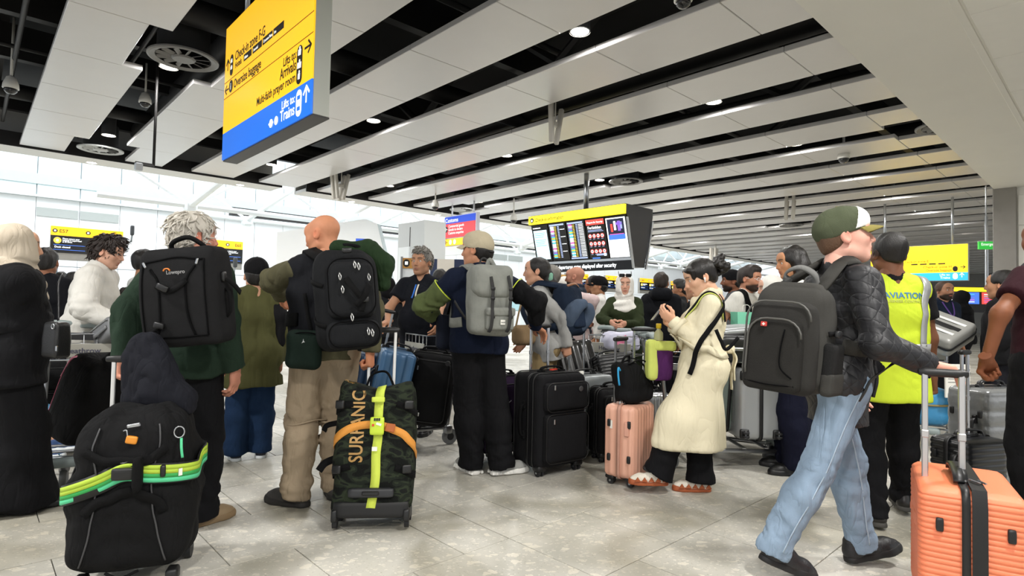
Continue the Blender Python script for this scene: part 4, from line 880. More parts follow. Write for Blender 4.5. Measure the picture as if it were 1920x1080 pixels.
        for q in 'LR': s.ell(J['hip'+q]-Y*.04+Z*.02, np.array([.088, .086, .09])+f*.75, k=.06)
        if t.get('hem', .88) < .8: s.cone(J['pel'], hc-Z*rh*.5, (.1*w+f)*u, rh, .06, X, t.get('hw', 1.4))
        if t.get('cover'):
            for q in 'LR': s.cone(J['hip'+q], J['kn'+q], (.084+f+.02)*u, (.056+f+.05)*u, .08); s.cone(J['kn'+q], J['kn'+q]*.6+J['an'+q]*.4, (.056+f+.05)*u, None, .08)
        sl = t.get('sleeve', 'long'); sf = t.get('sf', f*.75)
        for q in 'LR':
            if sl == 'long':
                arm(s, q, sf, sf*.85, .03)
            elif sl == 'short': s.cone(J['sh'+q], J['sh'+q]*.38+J['elb'+q]*.62, (.05+sf)*u, (.048+sf*1.3)*u, .03)
            elif sl == 'cap': s.ell(J['sh'+q], np.full(3, .06*u), k=.02)
        col = t.get('collar', 0)
        if col: s.cone(J['neck']-Zl*.02, J['neck']+(Zl*col+Yl*.02), .07*u, .068*u, .02)
        # neck opening
        s.cone(J['neck']+Zl*(.035+col)+Yl*.02, J['neck']+Zl*.25+Yl*.06, .062*u, .09*u, .01, sub=True)
        if t.get('vneck'): s.cone(J['neck']+Yl*.07+Zl*.04, J['chest']+Yl*.16+Zl*(.08), .045*u, .012*u, .01, sub=True)
        s.cut(hc, -Zl if t.get('hem', .88) >= .8 else -Z)
        for q in 'LR':
            if sl in ('long', 'short'):
                a, b_ = ('elb', 'wr') if sl == 'long' else ('sh', 'elb'); d = nrm(J[b_+q]-J[a+q]); p = J[b_+q]-d*t.get('cuff', -.005) if sl == 'long' else J['sh'+q]*.42+J['elb'+q]*.58
                sl_, Xg, Yg, Zg = s.sub(p-.13, p+.13); dd = (Xg-p[0])*d[0]+(Yg-p[1])*d[1]+(Zg-p[2])*d[2]; rr = np.sqrt((Xg-p[0])**2+(Yg-p[1])**2+(Zg-p[2])**2)
                s.F[sl_] = np.where((rr < .125) & (dd > 0), np.maximum(s.F[sl_], dd), s.F[sl_])
        V, Q = s.mesh(); sp = []
        for q in 'LR':
            sp += [(J['elb'+q], .11, t.get('eb', .007), J['elb'+q]-J['sh'+q], 70), (J['wr'+q], .08, t.get('cf', .005), J['wr'+q]-J['elb'+q], 90), (J['sh'+q]*.8+J['chest']*.2, .10, .006, X+Z, 50)]
        sp += [(J['waist'], .18, t.get('wa', .006), Z+X*.4, 46)]
        V = fold(V, Q, sp, t.get('amp', .005), t.get('af', 20), int(pos[1]*131) % 997); J['topVQ'] = (V, Q); J['top'] = qmesh(t.get('name', 'jacket'), V, Q, t['m'], root, pos)
    if shoe:
        for q, fy in (('L', fyaw[0]), ('R', fyaw[1])):
            (uv, uq), (sv, sq) = shoe_parts(shoe.get('style', 'run')); a = J['an'+q].copy(); a[2] -= .09*u; pt = shoe.get('pitch', (0, 0))['LR'.index(q)]
            Rf = R0@rotm(0, 0, fy)@rotm(pt, 0, 0); sc = u*shoe.get('s', 1.0); g = lambda v: (v*sc)@Rf.T+a+Rf@np.array([0, .02, 0])-np.array([0, 0, 0])
            so2 = qmesh('shoe', g(uv), uq, shoe['m'], root, pos); qmesh('sole', g(sv), sq, shoe.get('sole', shoe['m']), so2, pos)
            J['foot'+q] = (a, Rf, sc, so2)
    J['root'] = root
    return J
def hmesh(J, s, name, m, amp=0.0, f=60, seed=2, ani=None, parent=None):
    """mesh an SDF drawn in head coordinates onto the head of J"""
    V, Q = s.mesh()
    if amp: 
        P_ = V if ani is None else V*np.asarray(ani); V = V+vnormals(V, Q)*(amp*wob(P_, f, seed))[:, None]
    return qmesh(name, (V*J['hs'])@J['RH'].T+J['head'], Q, m, parent or J['root'], J['pos'])
def hpt(J, x, y, z): return J['head']+J['RH']@np.array([x, y, z])*J['hs']-J['pos']
def hairmat(name, c, rough=.5):
    if name in _M: return _M[name]
    m = mat(name, c, rough, 0, .25, 14, spec=.45); nt = m.node_tree; b = nt.nodes['Principled BSDF']; N = nt.nodes.new; L = nt.links.new
    tc = nt.nodes['Texture Coordinate']; mp = N('ShaderNodeMapping'); mp.inputs['Scale'].default_value = (260, 260, 22); L(tc.outputs['Object'], mp.inputs[0]); n = N('ShaderNodeTexNoise'); n.inputs['Scale'].default_value = 1; n.inputs['Detail'].default_value = 3; L(mp.outputs[0], n.inputs['Vector'])
    bp = N('ShaderNodeBump'); bp.inputs['Strength'].default_value = .8; bp.inputs['Distance'].default_value = .004; L(n.outputs['Fac'], bp.inputs['Height']); L(bp.outputs['Normal'], b.inputs['Normal']); return m
def hair_locks(J, s, m, par, n=220, L=.05, r=.006, seed=3):
    V, Q = s.mesh(); N = vnormals(V, Q); g = np.random.default_rng(seed); mb = MB()
    for i in g.choice(len(V), n):
        p, nn = V[i], N[i]
        if p[2] < -.05: continue
        c = np.array([0, -.03, .11]); d = p-c; d = d-nn*(d@nn); d = nrm(nrm(d)+np.array([0, -.25, -.15])+.45*g.normal(size=3)*.6); d = nrm(d-nn*(d@nn)*.8); l = L*(.6+.7*g.random()); b = nrm(np.cross(nn, d))*g.normal()*.3
        P = [p-nn*.004, p+nn*.004+d*l*.35, p+nn*.006+(d+b)*l*.7, p+nn*.002+(d+b*1.6)*l]
        mb.tube(P, (r*.9, r, r*.7, r*.15), 5)
    return mb.build('hair_locks', m, par, True, (J['RH']*J['hs'], J['head']-J['pos']))
def hair_short(J, m, t=.012, nape=-.065, front=.075, fall=.03, amp=.004, f=90, side=.0, topp=0.0, capz=None, low=1.0, locks=0, ll=.05):
    s = SDF((-.13, -.16, -.17), (.13, .15, .17), .0055)
    s.ell((0, -.018, .035), (.076+t, .1+t, .085+t), k=.02); s.ell((0, -.05, -.02), ((.062+t*.8)*low, (.06+t*.6)*low, .07), k=.03)
    if topp: s.ell((0, .03, .1), (.06, .07, .03+topp), k=.04)
    s.ell((0, .16, -.07), (.14, .13-fall*.3, .13+front-.04), k=.01, sub=True)                    # face window
    for d in (-1, 1): s.ell((d*.09, .012, -.02), (.028, .034, .045), k=.01, sub=True); s.ell((d*.09, .055, -.05), (.05, .05, .06), k=.01, sub=True)
    s.cut((0, -.05, nape), (0, .35, -1), .02)
    if capz is not None: s.cut((0, 0, capz), (0, -.16, 1))
    h_ = hmesh(J, s, 'hair', m, amp, f, 5, (1, 1, .5))
    if locks: hair_locks(J, s, m, h_, locks, ll)
    return h_

from mathutils.bvhtree import BVHTree
def bvh(VQ): return BVHTree.FromPolygons([tuple(v) for v in VQ[0]], [tuple(q) for q in VQ[1]])
def spline(P, n=8, closed=False):
    P = [np.asarray(p, float) for p in P]; m = len(P); o = []; k = m if closed else m-1
    for i in range(k):
        p0, p1, p2, p3 = P[(i-1) % m] if closed or i > 0 else P[0]*2-P[1], P[i], P[(i+1) % m], P[(i+2) % m] if closed or i < m-2 else P[-1]*2-P[-2]
        for t in np.arange(n)/n: o.append(.5*((2*p1)+(-p0+p2)*t+(2*p0-5*p1+4*p2-p3)*t*t+(-p0+3*p1-3*p2+p3)*t**3))
    if not closed: o.append(P[-1])
    return np.array(o)
def cling(path, trees, off=.004):
    """lay a path on the nearest of the given surfaces; returns points and normals"""
    o, nn = [], []
    for p in path:
        best = None
        for t in trees:
            h = t.find_nearest(Vector(p))
            if h[0] is not None:
                sgn = (Vector(p)-h[0]).dot(h[1]); d = sgn
                if best is None or d < best[0]: best = (d, h)
        if best is None: o.append(p); nn.append(np.array([0, 0, 1.])); continue
        d, h = best; n = np.array(h[1]); q = np.array(h[0])+n*off
        o.append(q); nn.append(n)
    o = np.array(o); nn = np.array(nn)
    for _ in range(3): o[1:-1] = o[1:-1]*.5+(o[:-2]+o[2:])*.25; nn[1:-1] = nn[1:-1]*.5+(nn[:-2]+nn[2:])*.25
    return o, nn
def drape(o, tree, d, off=.002):
    """push a flat object's mesh along d on to a surface (prints and emblems)"""
    me = o.data; n = len(me.vertices); v = np.zeros(n*3, np.float32); me.vertices.foreach_get('co', v); v = v.reshape(-1, 3).astype(float); d = nrm(d); base = (v@d).min()
    for i in range(n):
        h = tree.ray_cast(Vector(v[i]-d*.3), Vector(d), 1.0)
        if h[0] is not None: v[i] = np.array(h[0])-d*(off+(.0015 if v[i]@d-base < .0005 else 0))
    me.vertices.foreach_set('co', v.astype(np.float32).ravel()); me.update(); return o
def sub_local(o, pos):
    me = o.data; n = len(me.vertices); v = np.zeros(n*3, np.float32); me.vertices.foreach_get('co', v); v = v.reshape(-1, 3)-np.asarray(pos, np.float32); me.vertices.foreach_set('co', v.ravel().astype(np.float32)); me.update(); return o
# ================================================================ people, nearest first
def gx(px, py, Y): p = at(px, py, Y); return (p[0], p[1])
SKL = 'c8977c'
BLKC = fabric('cloth_black', '141416', fold=.3); BLKT = fabric('trouser_black', '121214', fold=.35); NAVY = fabric('cloth_navy', '141c30')
FJ = {}
# --- walking man in quilted jacket
def quilt(name, c):
    m = fabric(name, c, .15, .2, 200, .55, fold=.25); nt = m.node_tree; b = nt.nodes['Principled BSDF']; N = nt.nodes.new; L = nt.links.new; b.inputs['Specular IOR Level'].default_value = .45
    tc = nt.nodes['Texture Coordinate']; prev = b.inputs['Normal'].links[0].from_socket; hs_ = []
    for sgn in (1, -1):
        mp = N('ShaderNodeVectorMath'); mp.operation = 'DOT_PRODUCT'; mp.inputs[1].default_value = (16*sgn, 9*sgn, 15); L(tc.outputs['Object'], mp.inputs[0])
        fr = N('ShaderNodeMath'); fr.operation = 'PINGPONG'; fr.inputs[1].default_value = .5; L(mp.outputs['Value'], fr.inputs[0]); pw = N('ShaderNodeMath'); pw.operation = 'POWER'; L(fr.outputs[0], pw.inputs[0]); pw.inputs[1].default_value = .35; hs_.append(pw.outputs[0])
    mn = N('ShaderNodeMath'); mn.operation = 'MINIMUM'; L(hs_[0], mn.inputs[0]); L(hs_[1], mn.inputs[1]); bp = N('ShaderNodeBump'); bp.inputs['Strength'].default_value = .5; bp.inputs['Distance'].default_value = .012; L(mn.outputs[0], bp.inputs['Height']); L(prev, bp.inputs['Normal']); L(bp.outputs['Normal'], b.inputs['Normal']); return m
def denim(name, c):
    m = fabric(name, c, .34, .4, 320, .85, fold=.55); return m
WY = 2.72
rf = ground(1425, 1066); lf = ground(1640, 1084)
J = person('walking man in green and white cap, black quilted jacket and light blue jeans', (at(1574, 600, WY)[0], WY+.02), -PI/2+.06, 1.70, 'd8a593', w=.90, lean=.055, hyaw=-.32, hpitch=.17, feet=((lf[0]+.03, WY+.16, 0.02), (rf[0]+.02, WY-.02, .05)), fyaw=(.0, .05),
    wr=at(1742, 683, 2.48), er=(.35, -.55, -.6), hr='rest', hdr=((1, -.1, -.12), (0, 0, -1)), wl=at(1600, 720, 3.02), flush=.28, brow='7a5a3e', lip='b8685f', iris=IRISB,
    top=dict(m=quilt('quilted_black', '1d1d20'), f=.022, hem=.735, flare=.02, hw=1.22, collar=.055, sf=.030, amp=.007, wa=.010, eb=.012, cuff=.0), bottom=dict(m=denim('jeans_light', '8497ab'), f=(.016, .020, .038), kn=.011, an=.013, hem=.05, amp=.0055), shoe=dict(m=mat('shoe_black', '17171a', .5, 0, .1, bump=.2), sole=mat('sole_black', '0f0f10', .6), pitch=(.22, -.38)), det=.0105)
FJ['walk'] = J
hair_short(J, hairmat('hair_lightbrown', '5c4331'), .004, -.066, .085, amp=.002, capz=.03, low=.9)
def cap(J, crown, brim, tilt=.0, front=None, z0=.022, name='cap', back=False, strap=None):
    """baseball cap: crown shell cut at the band line, curved brim, button"""
    s = SDF((-.13, -.16, -.08), (.13, .14, .17), .005); s.ell((0, -.016, .04), (.087, .112, .098), k=.02); s.ell((0, .03, .075), (.07, .075, .055), k=.04); s.cut((0, 0, z0-.012), (0, .16+tilt, -1)); c = hmesh(J, s, name, crown, .0015, 70)
    if front:
        s = SDF((-.13, -.05, -.02), (.13, .14, .17), .005); s.ell((0, -.014, .042), (.088, .113, .099), k=.02); s.ell((0, .031, .077), (.071, .0755, .055), k=.04); s.cut((0, 0, z0-.006), (0, .16+tilt, -1)); s.cut((0, .02, 0), (0, -1, .3))
        for d in (-1, 1): s.cut((d*.075, 0, 0), (d, -.45, 0))
        hmesh(J, s, 'front_panel', front, 0, parent=c)
    sg_ = -1 if back else 1; R = []
    for i in range(7):
        t = i/6; row = []
        for j in range(15):
            a = (j/14-.5)*2*1.02; r0 = np.array([math.sin(a)*.083, math.cos(a)*.10]); ext = .078*(math.cos(a*1.18)**.6 if math.cos(a*1.18) > 0 else 0)
            x, y = r0[0]*(1+.06*t), r0[1]+ext*t-.002; z = z0+.006+.16*y*(.7+tilt)-.02*t*t-(x*x)*2.6*(.3+.7*t)-.004
            row.append((x, sg_*y-(.015 if not back else .02), z))
        R.append(row)
    R = np.array(R); V = np.vstack([R.reshape(-1, 3), R.reshape(-1, 3)+np.array([0, 0, .0045])]); n = 7*15; Q = []
    for i in range(6):
        for j in range(14): q = [i*15+j, i*15+j+1, (i+1)*15+j+1, (i+1)*15+j]; Q += [q[::-1], [k+n for k in q]]
    for j in range(14): q = [6*15+j, 6*15+j+1]; Q.append([q[1], q[0], q[0]+n, q[1]+n])
    qmesh('brim', (V*J['hs'])@J['RH'].T+J['head'], np.array(Q), brim, c, J['pos'])
    MB().lathe([(.009, 0), (.006, .006), (0, .007)], (0, -.012, .1375), n=10).build('button', brim, c, True, (J['RH']*J['hs'], J['head']-J['pos']))
    if strap: 
        pth = spline([(-.055, -.09, -.005), (0, -.128, -.012), (.055, -.09, -.005)], 6); MB().ribbon(pth, [nrm((p[0], p[1]+.01, 0)) for p in pth], .014, .004).build('strap', strap, c, True, (J['RH']*J['hs'], J['head']-J['pos']))
    return c
cap(J, fabric('cap_green_mesh', '4d5340', bump=.8, bs=420), fabric('cap_brim_olive', '7d7440'), tilt=.08, front=fabric('cap_white', 'e3e2df'))
# storm flap and pocket
T_ = bvh(J['topVQ']); o, n = cling(spline([J['neck']+np.array([.10, -.06, .02]), J['chest']+np.array([.14, -.05, .0]), J['waist']+np.array([.13, -.06, -.1]), J['pel']+np.array([.13, -.06, -.1])], 8), [T_], .003)
MB().ribbon(o, n, .07, .012).build('placket', J['top'].data.materials[0], J['root'], True, (np.eye(3), -J['pos']))
o, n = cling(spline([J['pel']+np.array([.10, -.2, .04]), J['pel']+np.array([.06, -.25, -.06]), J['pel']+np.array([.0, -.25, -.14])], 6), [T_], .002); MB().ribbon(o, n, .012, .006).build('pocket_zip', BLACK, J['root'], True, (np.eye(3), -J['pos']))
for q, y_ in (('R', -1), ('L', -1)):
    tb = bvh(J['botVQ']); pth = [J['hip'+q]+np.array([0, y_*.12, -.02]), J['kn'+q]*.5+J['hip'+q]*.5+np.array([0, y_*.1, 0]), J['kn'+q]+np.array([0, y_*.1, 0]), J['kn'+q]*.4+J['an'+q]*.6+np.array([0, y_*.1, 0]), J['an'+q]+np.array([0, y_*.09, .0])]
    o, n = cling(spline(pth, 8), [tb], .0005); MB().ribbon(o, n, .007, .002).build('side_seam', denim('jeans_seam', '9fb0c0'), J['root'], True, (np.eye(3), -J['pos']))

# --- man in high-visibility vest
def hivis():
    m = fabric('hivis_yellow', 'b9cc34', .08, .3, 300, .7, fold=.2); nt = m.node_tree; b = nt.nodes['Principled BSDF']; b.inputs['Emission Color'].default_value = lin('cfe22a'); b.inputs['Emission Strength'].default_value = .0; return m
VY = 3.42
J = person('man in yellow high-visibility vest and black trousers walking away', (at(1668, 600, VY)[0], VY), -.12, 1.70, '6b4530', w=1.06, hyaw=.02, feet=((ground(1637, 985)[0], 3.38, .01), (ground(1686, 958)[0], 3.62, 0)), fyaw=(.1, -.25), shaved='14100e', brow='14100e', wr=at(1752, 752, 3.5), hr='grip', wl=at(1650, 745, 3.75),
    top=dict(m=BLKC, f=.012, hem=.86, sleeve='short', sf=.016, collar=.03, name='polo_shirt'), bottom=dict(m=BLKT, f=(.022, .03, .03), kn=.01, an=.012), shoe=dict(m=mat('shoe_leather', '1a1817', .35, 0, .1), sole=mat('sole_grey', '3a3834', .7), pitch=(-.1, 0)), det=.011)
FJ['vest'] = J; hair_short(J, hairmat('hair_black', '14110f'), .004, -.045, .08, low=.8); s = SDF(J['pos']+[-.4, -.35, .7], J['pos']+[.4, .35, 1.6], .009); u = J['u']; X, Y_, Z = J['X'], J['Y'], J['Z']
s.cone(J['pel']-Z*.2, J['waist'], .168, .142, .05, X, 1.32); s.cone(J['waist'], J['chest'], .142, .142, .05, X, 1.4); s.cone(J['chest'], J['uch'], .135, .11, .05, X, 1.45); s.cone(J['shL']*.9+J['neck']*.1, J['shR']*.9+J['neck']*.1, .068, None, .05); s.cone(J['neck'], J['shL'], .058, .06, .04); s.cone(J['neck'], J['shR'], .058, .06, .04)
s.cone(J['neck']+Z*.05, J['neck']+Z*.3+Y_*.05, .065, .1, .01, sub=True); s.cut(J['pel']-Z*.22, -Z)
for q, d in (('L', -1), ('R', 1)): s.cone(J['sh'+q]+X*d*.075+Z*.02, J['sh'+q]+X*d*.06-Z*.16, .055, .06, .01, Y_, 1.6, sub=True)
V, Q = s.mesh(); V = fold(V, Q, [(J['waist'], .25, .006, Z+X*.5, 40)], .006, 16, 5); VQ = (V, Q); vo = qmesh('hivis_vest', V, Q, hivis(), J['root'], J['pos']); tv = bvh(VQ)
REF = mat('reflective_tape', '9a9c9c', .35, .3, .1, 60)
def tape(pts, w=.05, cl=False): o, n = cling(spline(pts, 10, cl), [tv], .0015); MB().ribbon(o, n, w, .002, cl).build('reflective_tape', REF, vo, True, (np.eye(3), -J['pos']))
bk = lambda x, z, y=-.2: J['pos']+rotm(0, 0, -.12)@np.array([x, y, z])
tape([bk(.2*math.cos(a), 1.03, .2*math.sin(a)) for a in np.arange(16)*2*PI/16], .055, True)
for d in (-1, 1): tape([bk(d*.12, 1.44, .12), bk(d*.145, 1.47, 0), bk(d*.185, 1.40), bk(d*.18, 1.25), bk(d*.15, 1.06)], .05)
def back_print(s_, size, m, x, z, al='CENTER', sx=1.0, dx=-.12):
    t = text(s_, size, m, vo, (x, 0, z), None, 'print', al, sx=sx); me = t.data; n = len(me.vertices); v = np.zeros(n*3, np.float32); me.vertices.foreach_get('co', v); v = v.reshape(-1, 3)@rotm(0, 0, dx).T+bk(0, 0, -.35); me.vertices.foreach_set('co', v.astype(np.float32).ravel()); drape(t, tv, rotm(0, 0, dx)@np.array([0, 1, 0]), .002); sub_local(t, J['pos'])
PB = mat('print_blue', '2d6f9e', .6, 0, 0); back_print('AVIATION', .048, PB, .025, 1.315, sx=1.02); back_print('BUSINESS CONTINUITY', .022, mat('print_grey', 'a8b04a', .6, 0, 0), .03, 1.29); back_print('A', .075, PB, -.125, 1.31); 
# --- right edge man
RY = 3.25
J = person('man in maroon t-shirt with grey jumper over his shoulders at right edge', (at(1962, 600, RY)[0], RY), .28, 1.79, '7a4a30', w=1.05, hyaw=-.25, brow='14100e', shaved=None, wl=at(1850, 676, 3.15), hl='grip', el=(-1, -.3, 0), hdl=((.6, .5, -.6), (.3, -.2, -1)),
    top=dict(m=fabric('tee_maroon', '2a1218'), f=.018, hem=.86, sleeve='short', sf=.02, name='t_shirt'), bottom=dict(m=BLKT, f=(.03, .035, .04)), shoe=dict(m=BLACK, sole=BLACK))
FJ['maroon'] = J; hair_short(J, hairmat('hair_black', '14110f'), .011, -.07, .08)
s = SDF(J['pos']+[-.35, -.35, 1.15], J['pos']+[.35, .35, 1.6], .01); X, Y_, Z = J['X'], J['Y'], J['Z']; s.chain([J['shL']*.7+J['neck']*.3+Y_*.12-Z*.06, J['shL']*.6+J['neck']*.4+Z*.03, J['neck']-Y_*.09-Z*.0, J['shR']*.6+J['neck']*.4+Z*.03, J['shR']*.7+J['neck']*.3+Y_*.12-Z*.06], (.045, .05, .058, .05, .045), .03); s.cone(J['uch']-Y_*.09+Z*.04, J['chest']-Y_*.1-Z*.06, .08, .05, .05, X, 1.7); V, Q = s.mesh(); qmesh('shoulder_jumper', fold(V, Q, [], .008, 34, 3), Q, fabric('jumper_grey', '4a4a4c'), J['root'], J['pos'])
# --- woman in trench coat
TY = 3.95; CREAM = fabric('trench_cream', 'd9d0b4', .06, .25, 300, .8, fold=.3)
J = person('woman in cream trench coat and wide black trousers looking at her phone', (at(1318, 600, TY)[0], TY), PI/2-.12, 1.575, 'd6a98c', fem=True, lean=-.02, hyaw=.05, hpitch=-.42, feet=((ground(1222, 922)[0], TY-.06), (ground(1318, 925)[0], TY+.02)), fyaw=(.1, .12), brow='1a1412',
    wl=at(1262, 602, TY-.06), hl='hold', el=(-.35, -.5, -1), hdl=((-.75, .1, .55), (.2, .6, .5)), wr=at(1262, 612, TY+.12), hr='hold', er=(.4, -.5, -1), hdr=((-.75, -.1, .5), (.2, -.6, .5)), sh=1.05,
    top=dict(m=CREAM, f=.032, hem=.345, flare=.10, hw=1.1, fwd=.04, cover=True, sf=.032, collar=.03, amp=.009, wa=.012, eb=.015, name='trench_coat', af=15), bottom=dict(m=BLKT, f=(.02, .036, .045), flare=.018, hem=.062, amp=.006), shoe=dict(m=fabric('shoe_cream', 'e6dfd0'), sole=mat('sole_rust', 'a3542c', .6), s=.98), det=.011)
FJ['trench'] = J; X, Y_, Z = J['X'], J['Y'], J['Z']
s = SDF((-.13, -.18, -.17), (.13, .15, .17), .0055); s.ell((0, -.018, .035), (.084, .108, .094), k=.02); s.ell((0, -.05, -.02), (.066, .06, .06), k=.03); s.ell((0, .145, -.07), (.11, .10, .13), k=.01, sub=True)
for d in (-1, 1): s.ell((d*.092, -.004, -.02), (.024, .026, .036), k=.008, sub=True); s.cone((d*.07, .055, .06), (d*.068, .068, -.03), .018, .008, .012)
s.cone((-.05, .07, .075), (.05, .07, .075), .02, None, .02); s.cut((0, -.05, -.06), (0, .5, -1), .02); HB = hairmat('hair_black_gloss', '15110f', .35); hmesh(J, s, 'hair', HB, .003, 90, 5, (1, 1, .4))
s = SDF((-.12, -.28, -.06), (.12, -.06, .14), .006); s.ell((0, -.15, .03), (.05, .045, .05), k=.02)
for i in range(12): a = i*2*PI/12; s.ell((.045*math.cos(a), -.15+.03*math.sin(3*a), .03+.048*math.sin(a)), (.022, .03, .022), k=.008)
hmesh(J, s, 'hair_bun', HB, .006, 110, 9)
s = SDF((-.12, -.1, -.06), (-.04, .04, .04), .003); s.ell((-.090, .0, -.012), (.006, .007, .007), k=.004); s.cone((-.091, .002, -.016), (-.090, .008, -.036), .0032, .003, .003); hmesh(J, s, 'earbud', WHITE)
tc_ = bvh(J['topVQ']); 
o, n = cling(spline([J['waist']+.24*(math.cos(a)*X+math.sin(a)*Y_)-Z*.02 for a in np.arange(12)*2*PI/12], 6, True), [tc_], .002); MB().ribbon(o, n, .045, .006, True).build('belt', CREAM, J['root'], True, (np.eye(3), -J['pos']))
kn = J['waist']-Y_*.17-X*.05-Z*.02; k = MB().puff((0, 0, 0), (.06, .05, .06), .022, 6); k.build('belt_knot', CREAM, J['root'], True, (np.eye(3), kn-J['pos']))
for dx, l in ((-.03, .2), (.02, .27)): 
    pth = spline([kn+X*dx*.3, kn+X*dx-Y_*.03-Z*.06, kn+X*dx*1.3-Y_*.015-Z*l*.6, kn+X*dx*1.1-Y_*.02-Z*l], 6); MB().ribbon(pth, -Y_, .045, .006).build('belt_tail', CREAM, J['root'], True, (np.eye(3), -J['pos']))
s = SDF(J['pos']+[-.3, -.3, 1.1], J['pos']+[.3, .3, 1.6], .008); s.chain([J['neck']+Y_*.09-Z*.05, J['neck']-X*.075+Z*.01, J['neck']-Y_*.07+Z*.012, J['neck']+X*.075+Z*.01, J['neck']+Y_*.09-Z*.05], (.02, .022, .024, .022, .02), .02, n=Z, w=1.5); V, Q = s.mesh(); qmesh('collar', V, Q, CREAM, J['root'], J['pos'])
for q in 'LR':
    d = nrm(J['wr'+q]-J['elb'+q]); MB().cyl(J['wr'+q]-d*.075-J['pos'], J['wr'+q]-d*.045-J['pos'], .064, .066, 20).build('cuff_strap', CREAM, J['root'], True)
    a, Rf, sc, so_ = J['foot'+q]
    for k_ in range(5): MB().prism([(0, 0), (.02, .03), (.04, 0)], Rf@np.array([-.052, -.06+k_*.045, .03])+a-J['pos'], Rf[:, 1], Rf[:, 2], Rf[:, 0]*.006).build('sole_wave', mat('sole_rust', 'a3542c', .6), so_)
    MB().puff((0, .0, .09), (.055, .12, .03), .014, 5, None, rotm(.35, 0, 0)).build('tongue', BLACK, so_, True, (Rf, a+Rf@np.array([0, .04, 0])-J['pos']))
# phone in her hands
ph = thing('smartphone', (J['wrL']+J['wrR'])/2+np.array([-.10, 0, .075]), 0, 'dark smartphone held by the woman in the trench coat', 'phone', R=rotm(0, -.9, 0)@rotm(0, 0, .1))
MB().box((0, 0, 0), (.15, .073, .009), bev=.004).build('case', BLACK, ph); MB().box((0, 0, .0052), (.14, .066, .001)).build('screen', mat('phone_screen', '2b3350', .1, 0, 0, emit=.3), ph)
# --- man with tan cap and grey rucksack
KY = 4.28; NVJ = fabric('jacket_navy', '131a2c', fold=.35)
J = person('man in tan cap and navy jacket with green sleeve, seen from behind', (at(897, 600, KY)[0], KY), .42, 1.755, 'b98567', w=1.06, lean=.02, hyaw=.72, hpitch=.02, feet=((ground(880, 888)[0]+.01, KY+.02), (ground(935, 890)[0]+.02, KY-.02)), fyaw=(.2, -1.55), brow='14100e', sh=1.1,
    wr=at(1004, 613, 4.46), hr='rest', er=(.5, -1, 0), hdr=((.5, .5, -.3), (0, 0, -1)), wl=at(818, 598, 4.45), el=(-1, -.4, -.1), hl='rest', flush=.1,
    top=dict(m=NVJ, f=.045, hem=.87, flare=.0, sf=.030, amp=.009, wa=.012, eb=.016, name='jacket'), bottom=dict(m=BLKT, f=(.03, .045, .055), kn=.012, an=.018, hem=.04, amp=.006), shoe=dict(m=fabric('shoe_grey', '9a9a96'), sole=mat('sole_white', 'e2e0da', .6), s=1.03), det=.012)
FJ['cap'] = J; hair_short(J, hairmat('hair_black', '14110f'), .010, -.085, .07, capz=.02)
cap(J, fabric('cap_tan', 'b5aa92', bump=.5), fabric('cap_tan', 'b5aa92'), tilt=-.02, strap=BLACK)
GS = fabric('sleeve_green', '515b38', fold=.4); YP = mat('piping_yellow', 'c9d83a', .6, 0, 0)
for q, m in (('L', GS), ('R', BLKC)):
    s = SDF(np.minimum(J['elb'+q], J['wr'+q])-.25, np.maximum(J['elb'+q], J['sh'+q])+.2, .011); a = J['sh'+q]*.62+J['elb'+q]*.38; u = J['u']; s.cone(a, J['elb'+q], (.05+.041)*u, (.04+.043)*u, .03); s.cone(J['elb'+q], J['wr'+q]*.75+J['elb'+q]*.25, (.04+.043)*u, (.03+.038)*u, .03); d = nrm(J['elb'+q]-J['sh'+q]); s.cut(a+d*.0, -d); s.cut(J['elb'+q]*.3+J['wr'+q]*.7, J['wr'+q]-J['elb'+q]); V, Q = s.mesh(); V = fold(V, Q, [(J['elb'+q], .14, .016, d, 60)], .006, 24, 11); qmesh('sleeve_panel', V, Q, m, J['root'], J['pos'])
    x, y, _ = frame(d); ring = [a+0.091*u*1.02*(math.cos(t)*x+math.sin(t)*y) for t in np.arange(20)*2*PI/20]; MB().tube(ring, .004, 6, True).build('piping', YP, J['root'], True, (np.eye(3), -J['pos']))
for q in 'LR':
    a, Rf, sc, so_ = J['foot'+q]
    for k_ in range(9):
        for sx in (-1, 1): MB().cyl(Rf@np.array([sx*.045, -.08+k_*.03, .008])+a-J['pos'], Rf@np.array([sx*.040, -.08+k_*.03, .024])+a-J['pos'], .012, .011, 8).build('sole_pod', mat('sole_white', 'e2e0da', .6), so_)
# --- bald man with big rucksack
BY = 3.58; OLV = fabric('shirt_olive', '57543f', fold=.35); KHA = fabric('trouser_khaki', 'a08f78', .12, .3, 280, .85, fold=.35)
J = person('bald man in dark vest over olive shirt and khaki trousers', (at(612, 600, BY)[0], BY), .38, 1.775, 'c98a68', w=1.05, lean=.05, hyaw=.85, hpitch=-.22, feet=((ground(557, 940)[0]+.02, BY-.05), (ground(640, 915)[0], BY+.12)), fyaw=(.9, .0), brow='b0a090', flush=.22,
    wl=at(526, 552, 3.95), el=(-1, -.2, .15), wr=at(694, 658, 3.50), hr='grip', er=(.6, -1, 0), hdr=((.05, .05, -1), (-1, .2, 0)), lip='a06050',
    top=dict(m=OLV, f=.03, hem=.86, sf=.034, amp=.009, eb=.016, collar=.045, name='shirt'), bottom=dict(m=KHA, f=(.03, .036, .046), kn=.022, an=.024, hem=.05, amp=.010), shoe=dict(m=mat('shoe_darkgrey', '3a3836', .7, 0, .1, bump=.3), sole=mat('sole_dark', '2a2826', .7), s=1.05), det=.011)
FJ['bald'] = J; X, Y_, Z = J['X'], J['Y'], J['Z']; u = J['u']
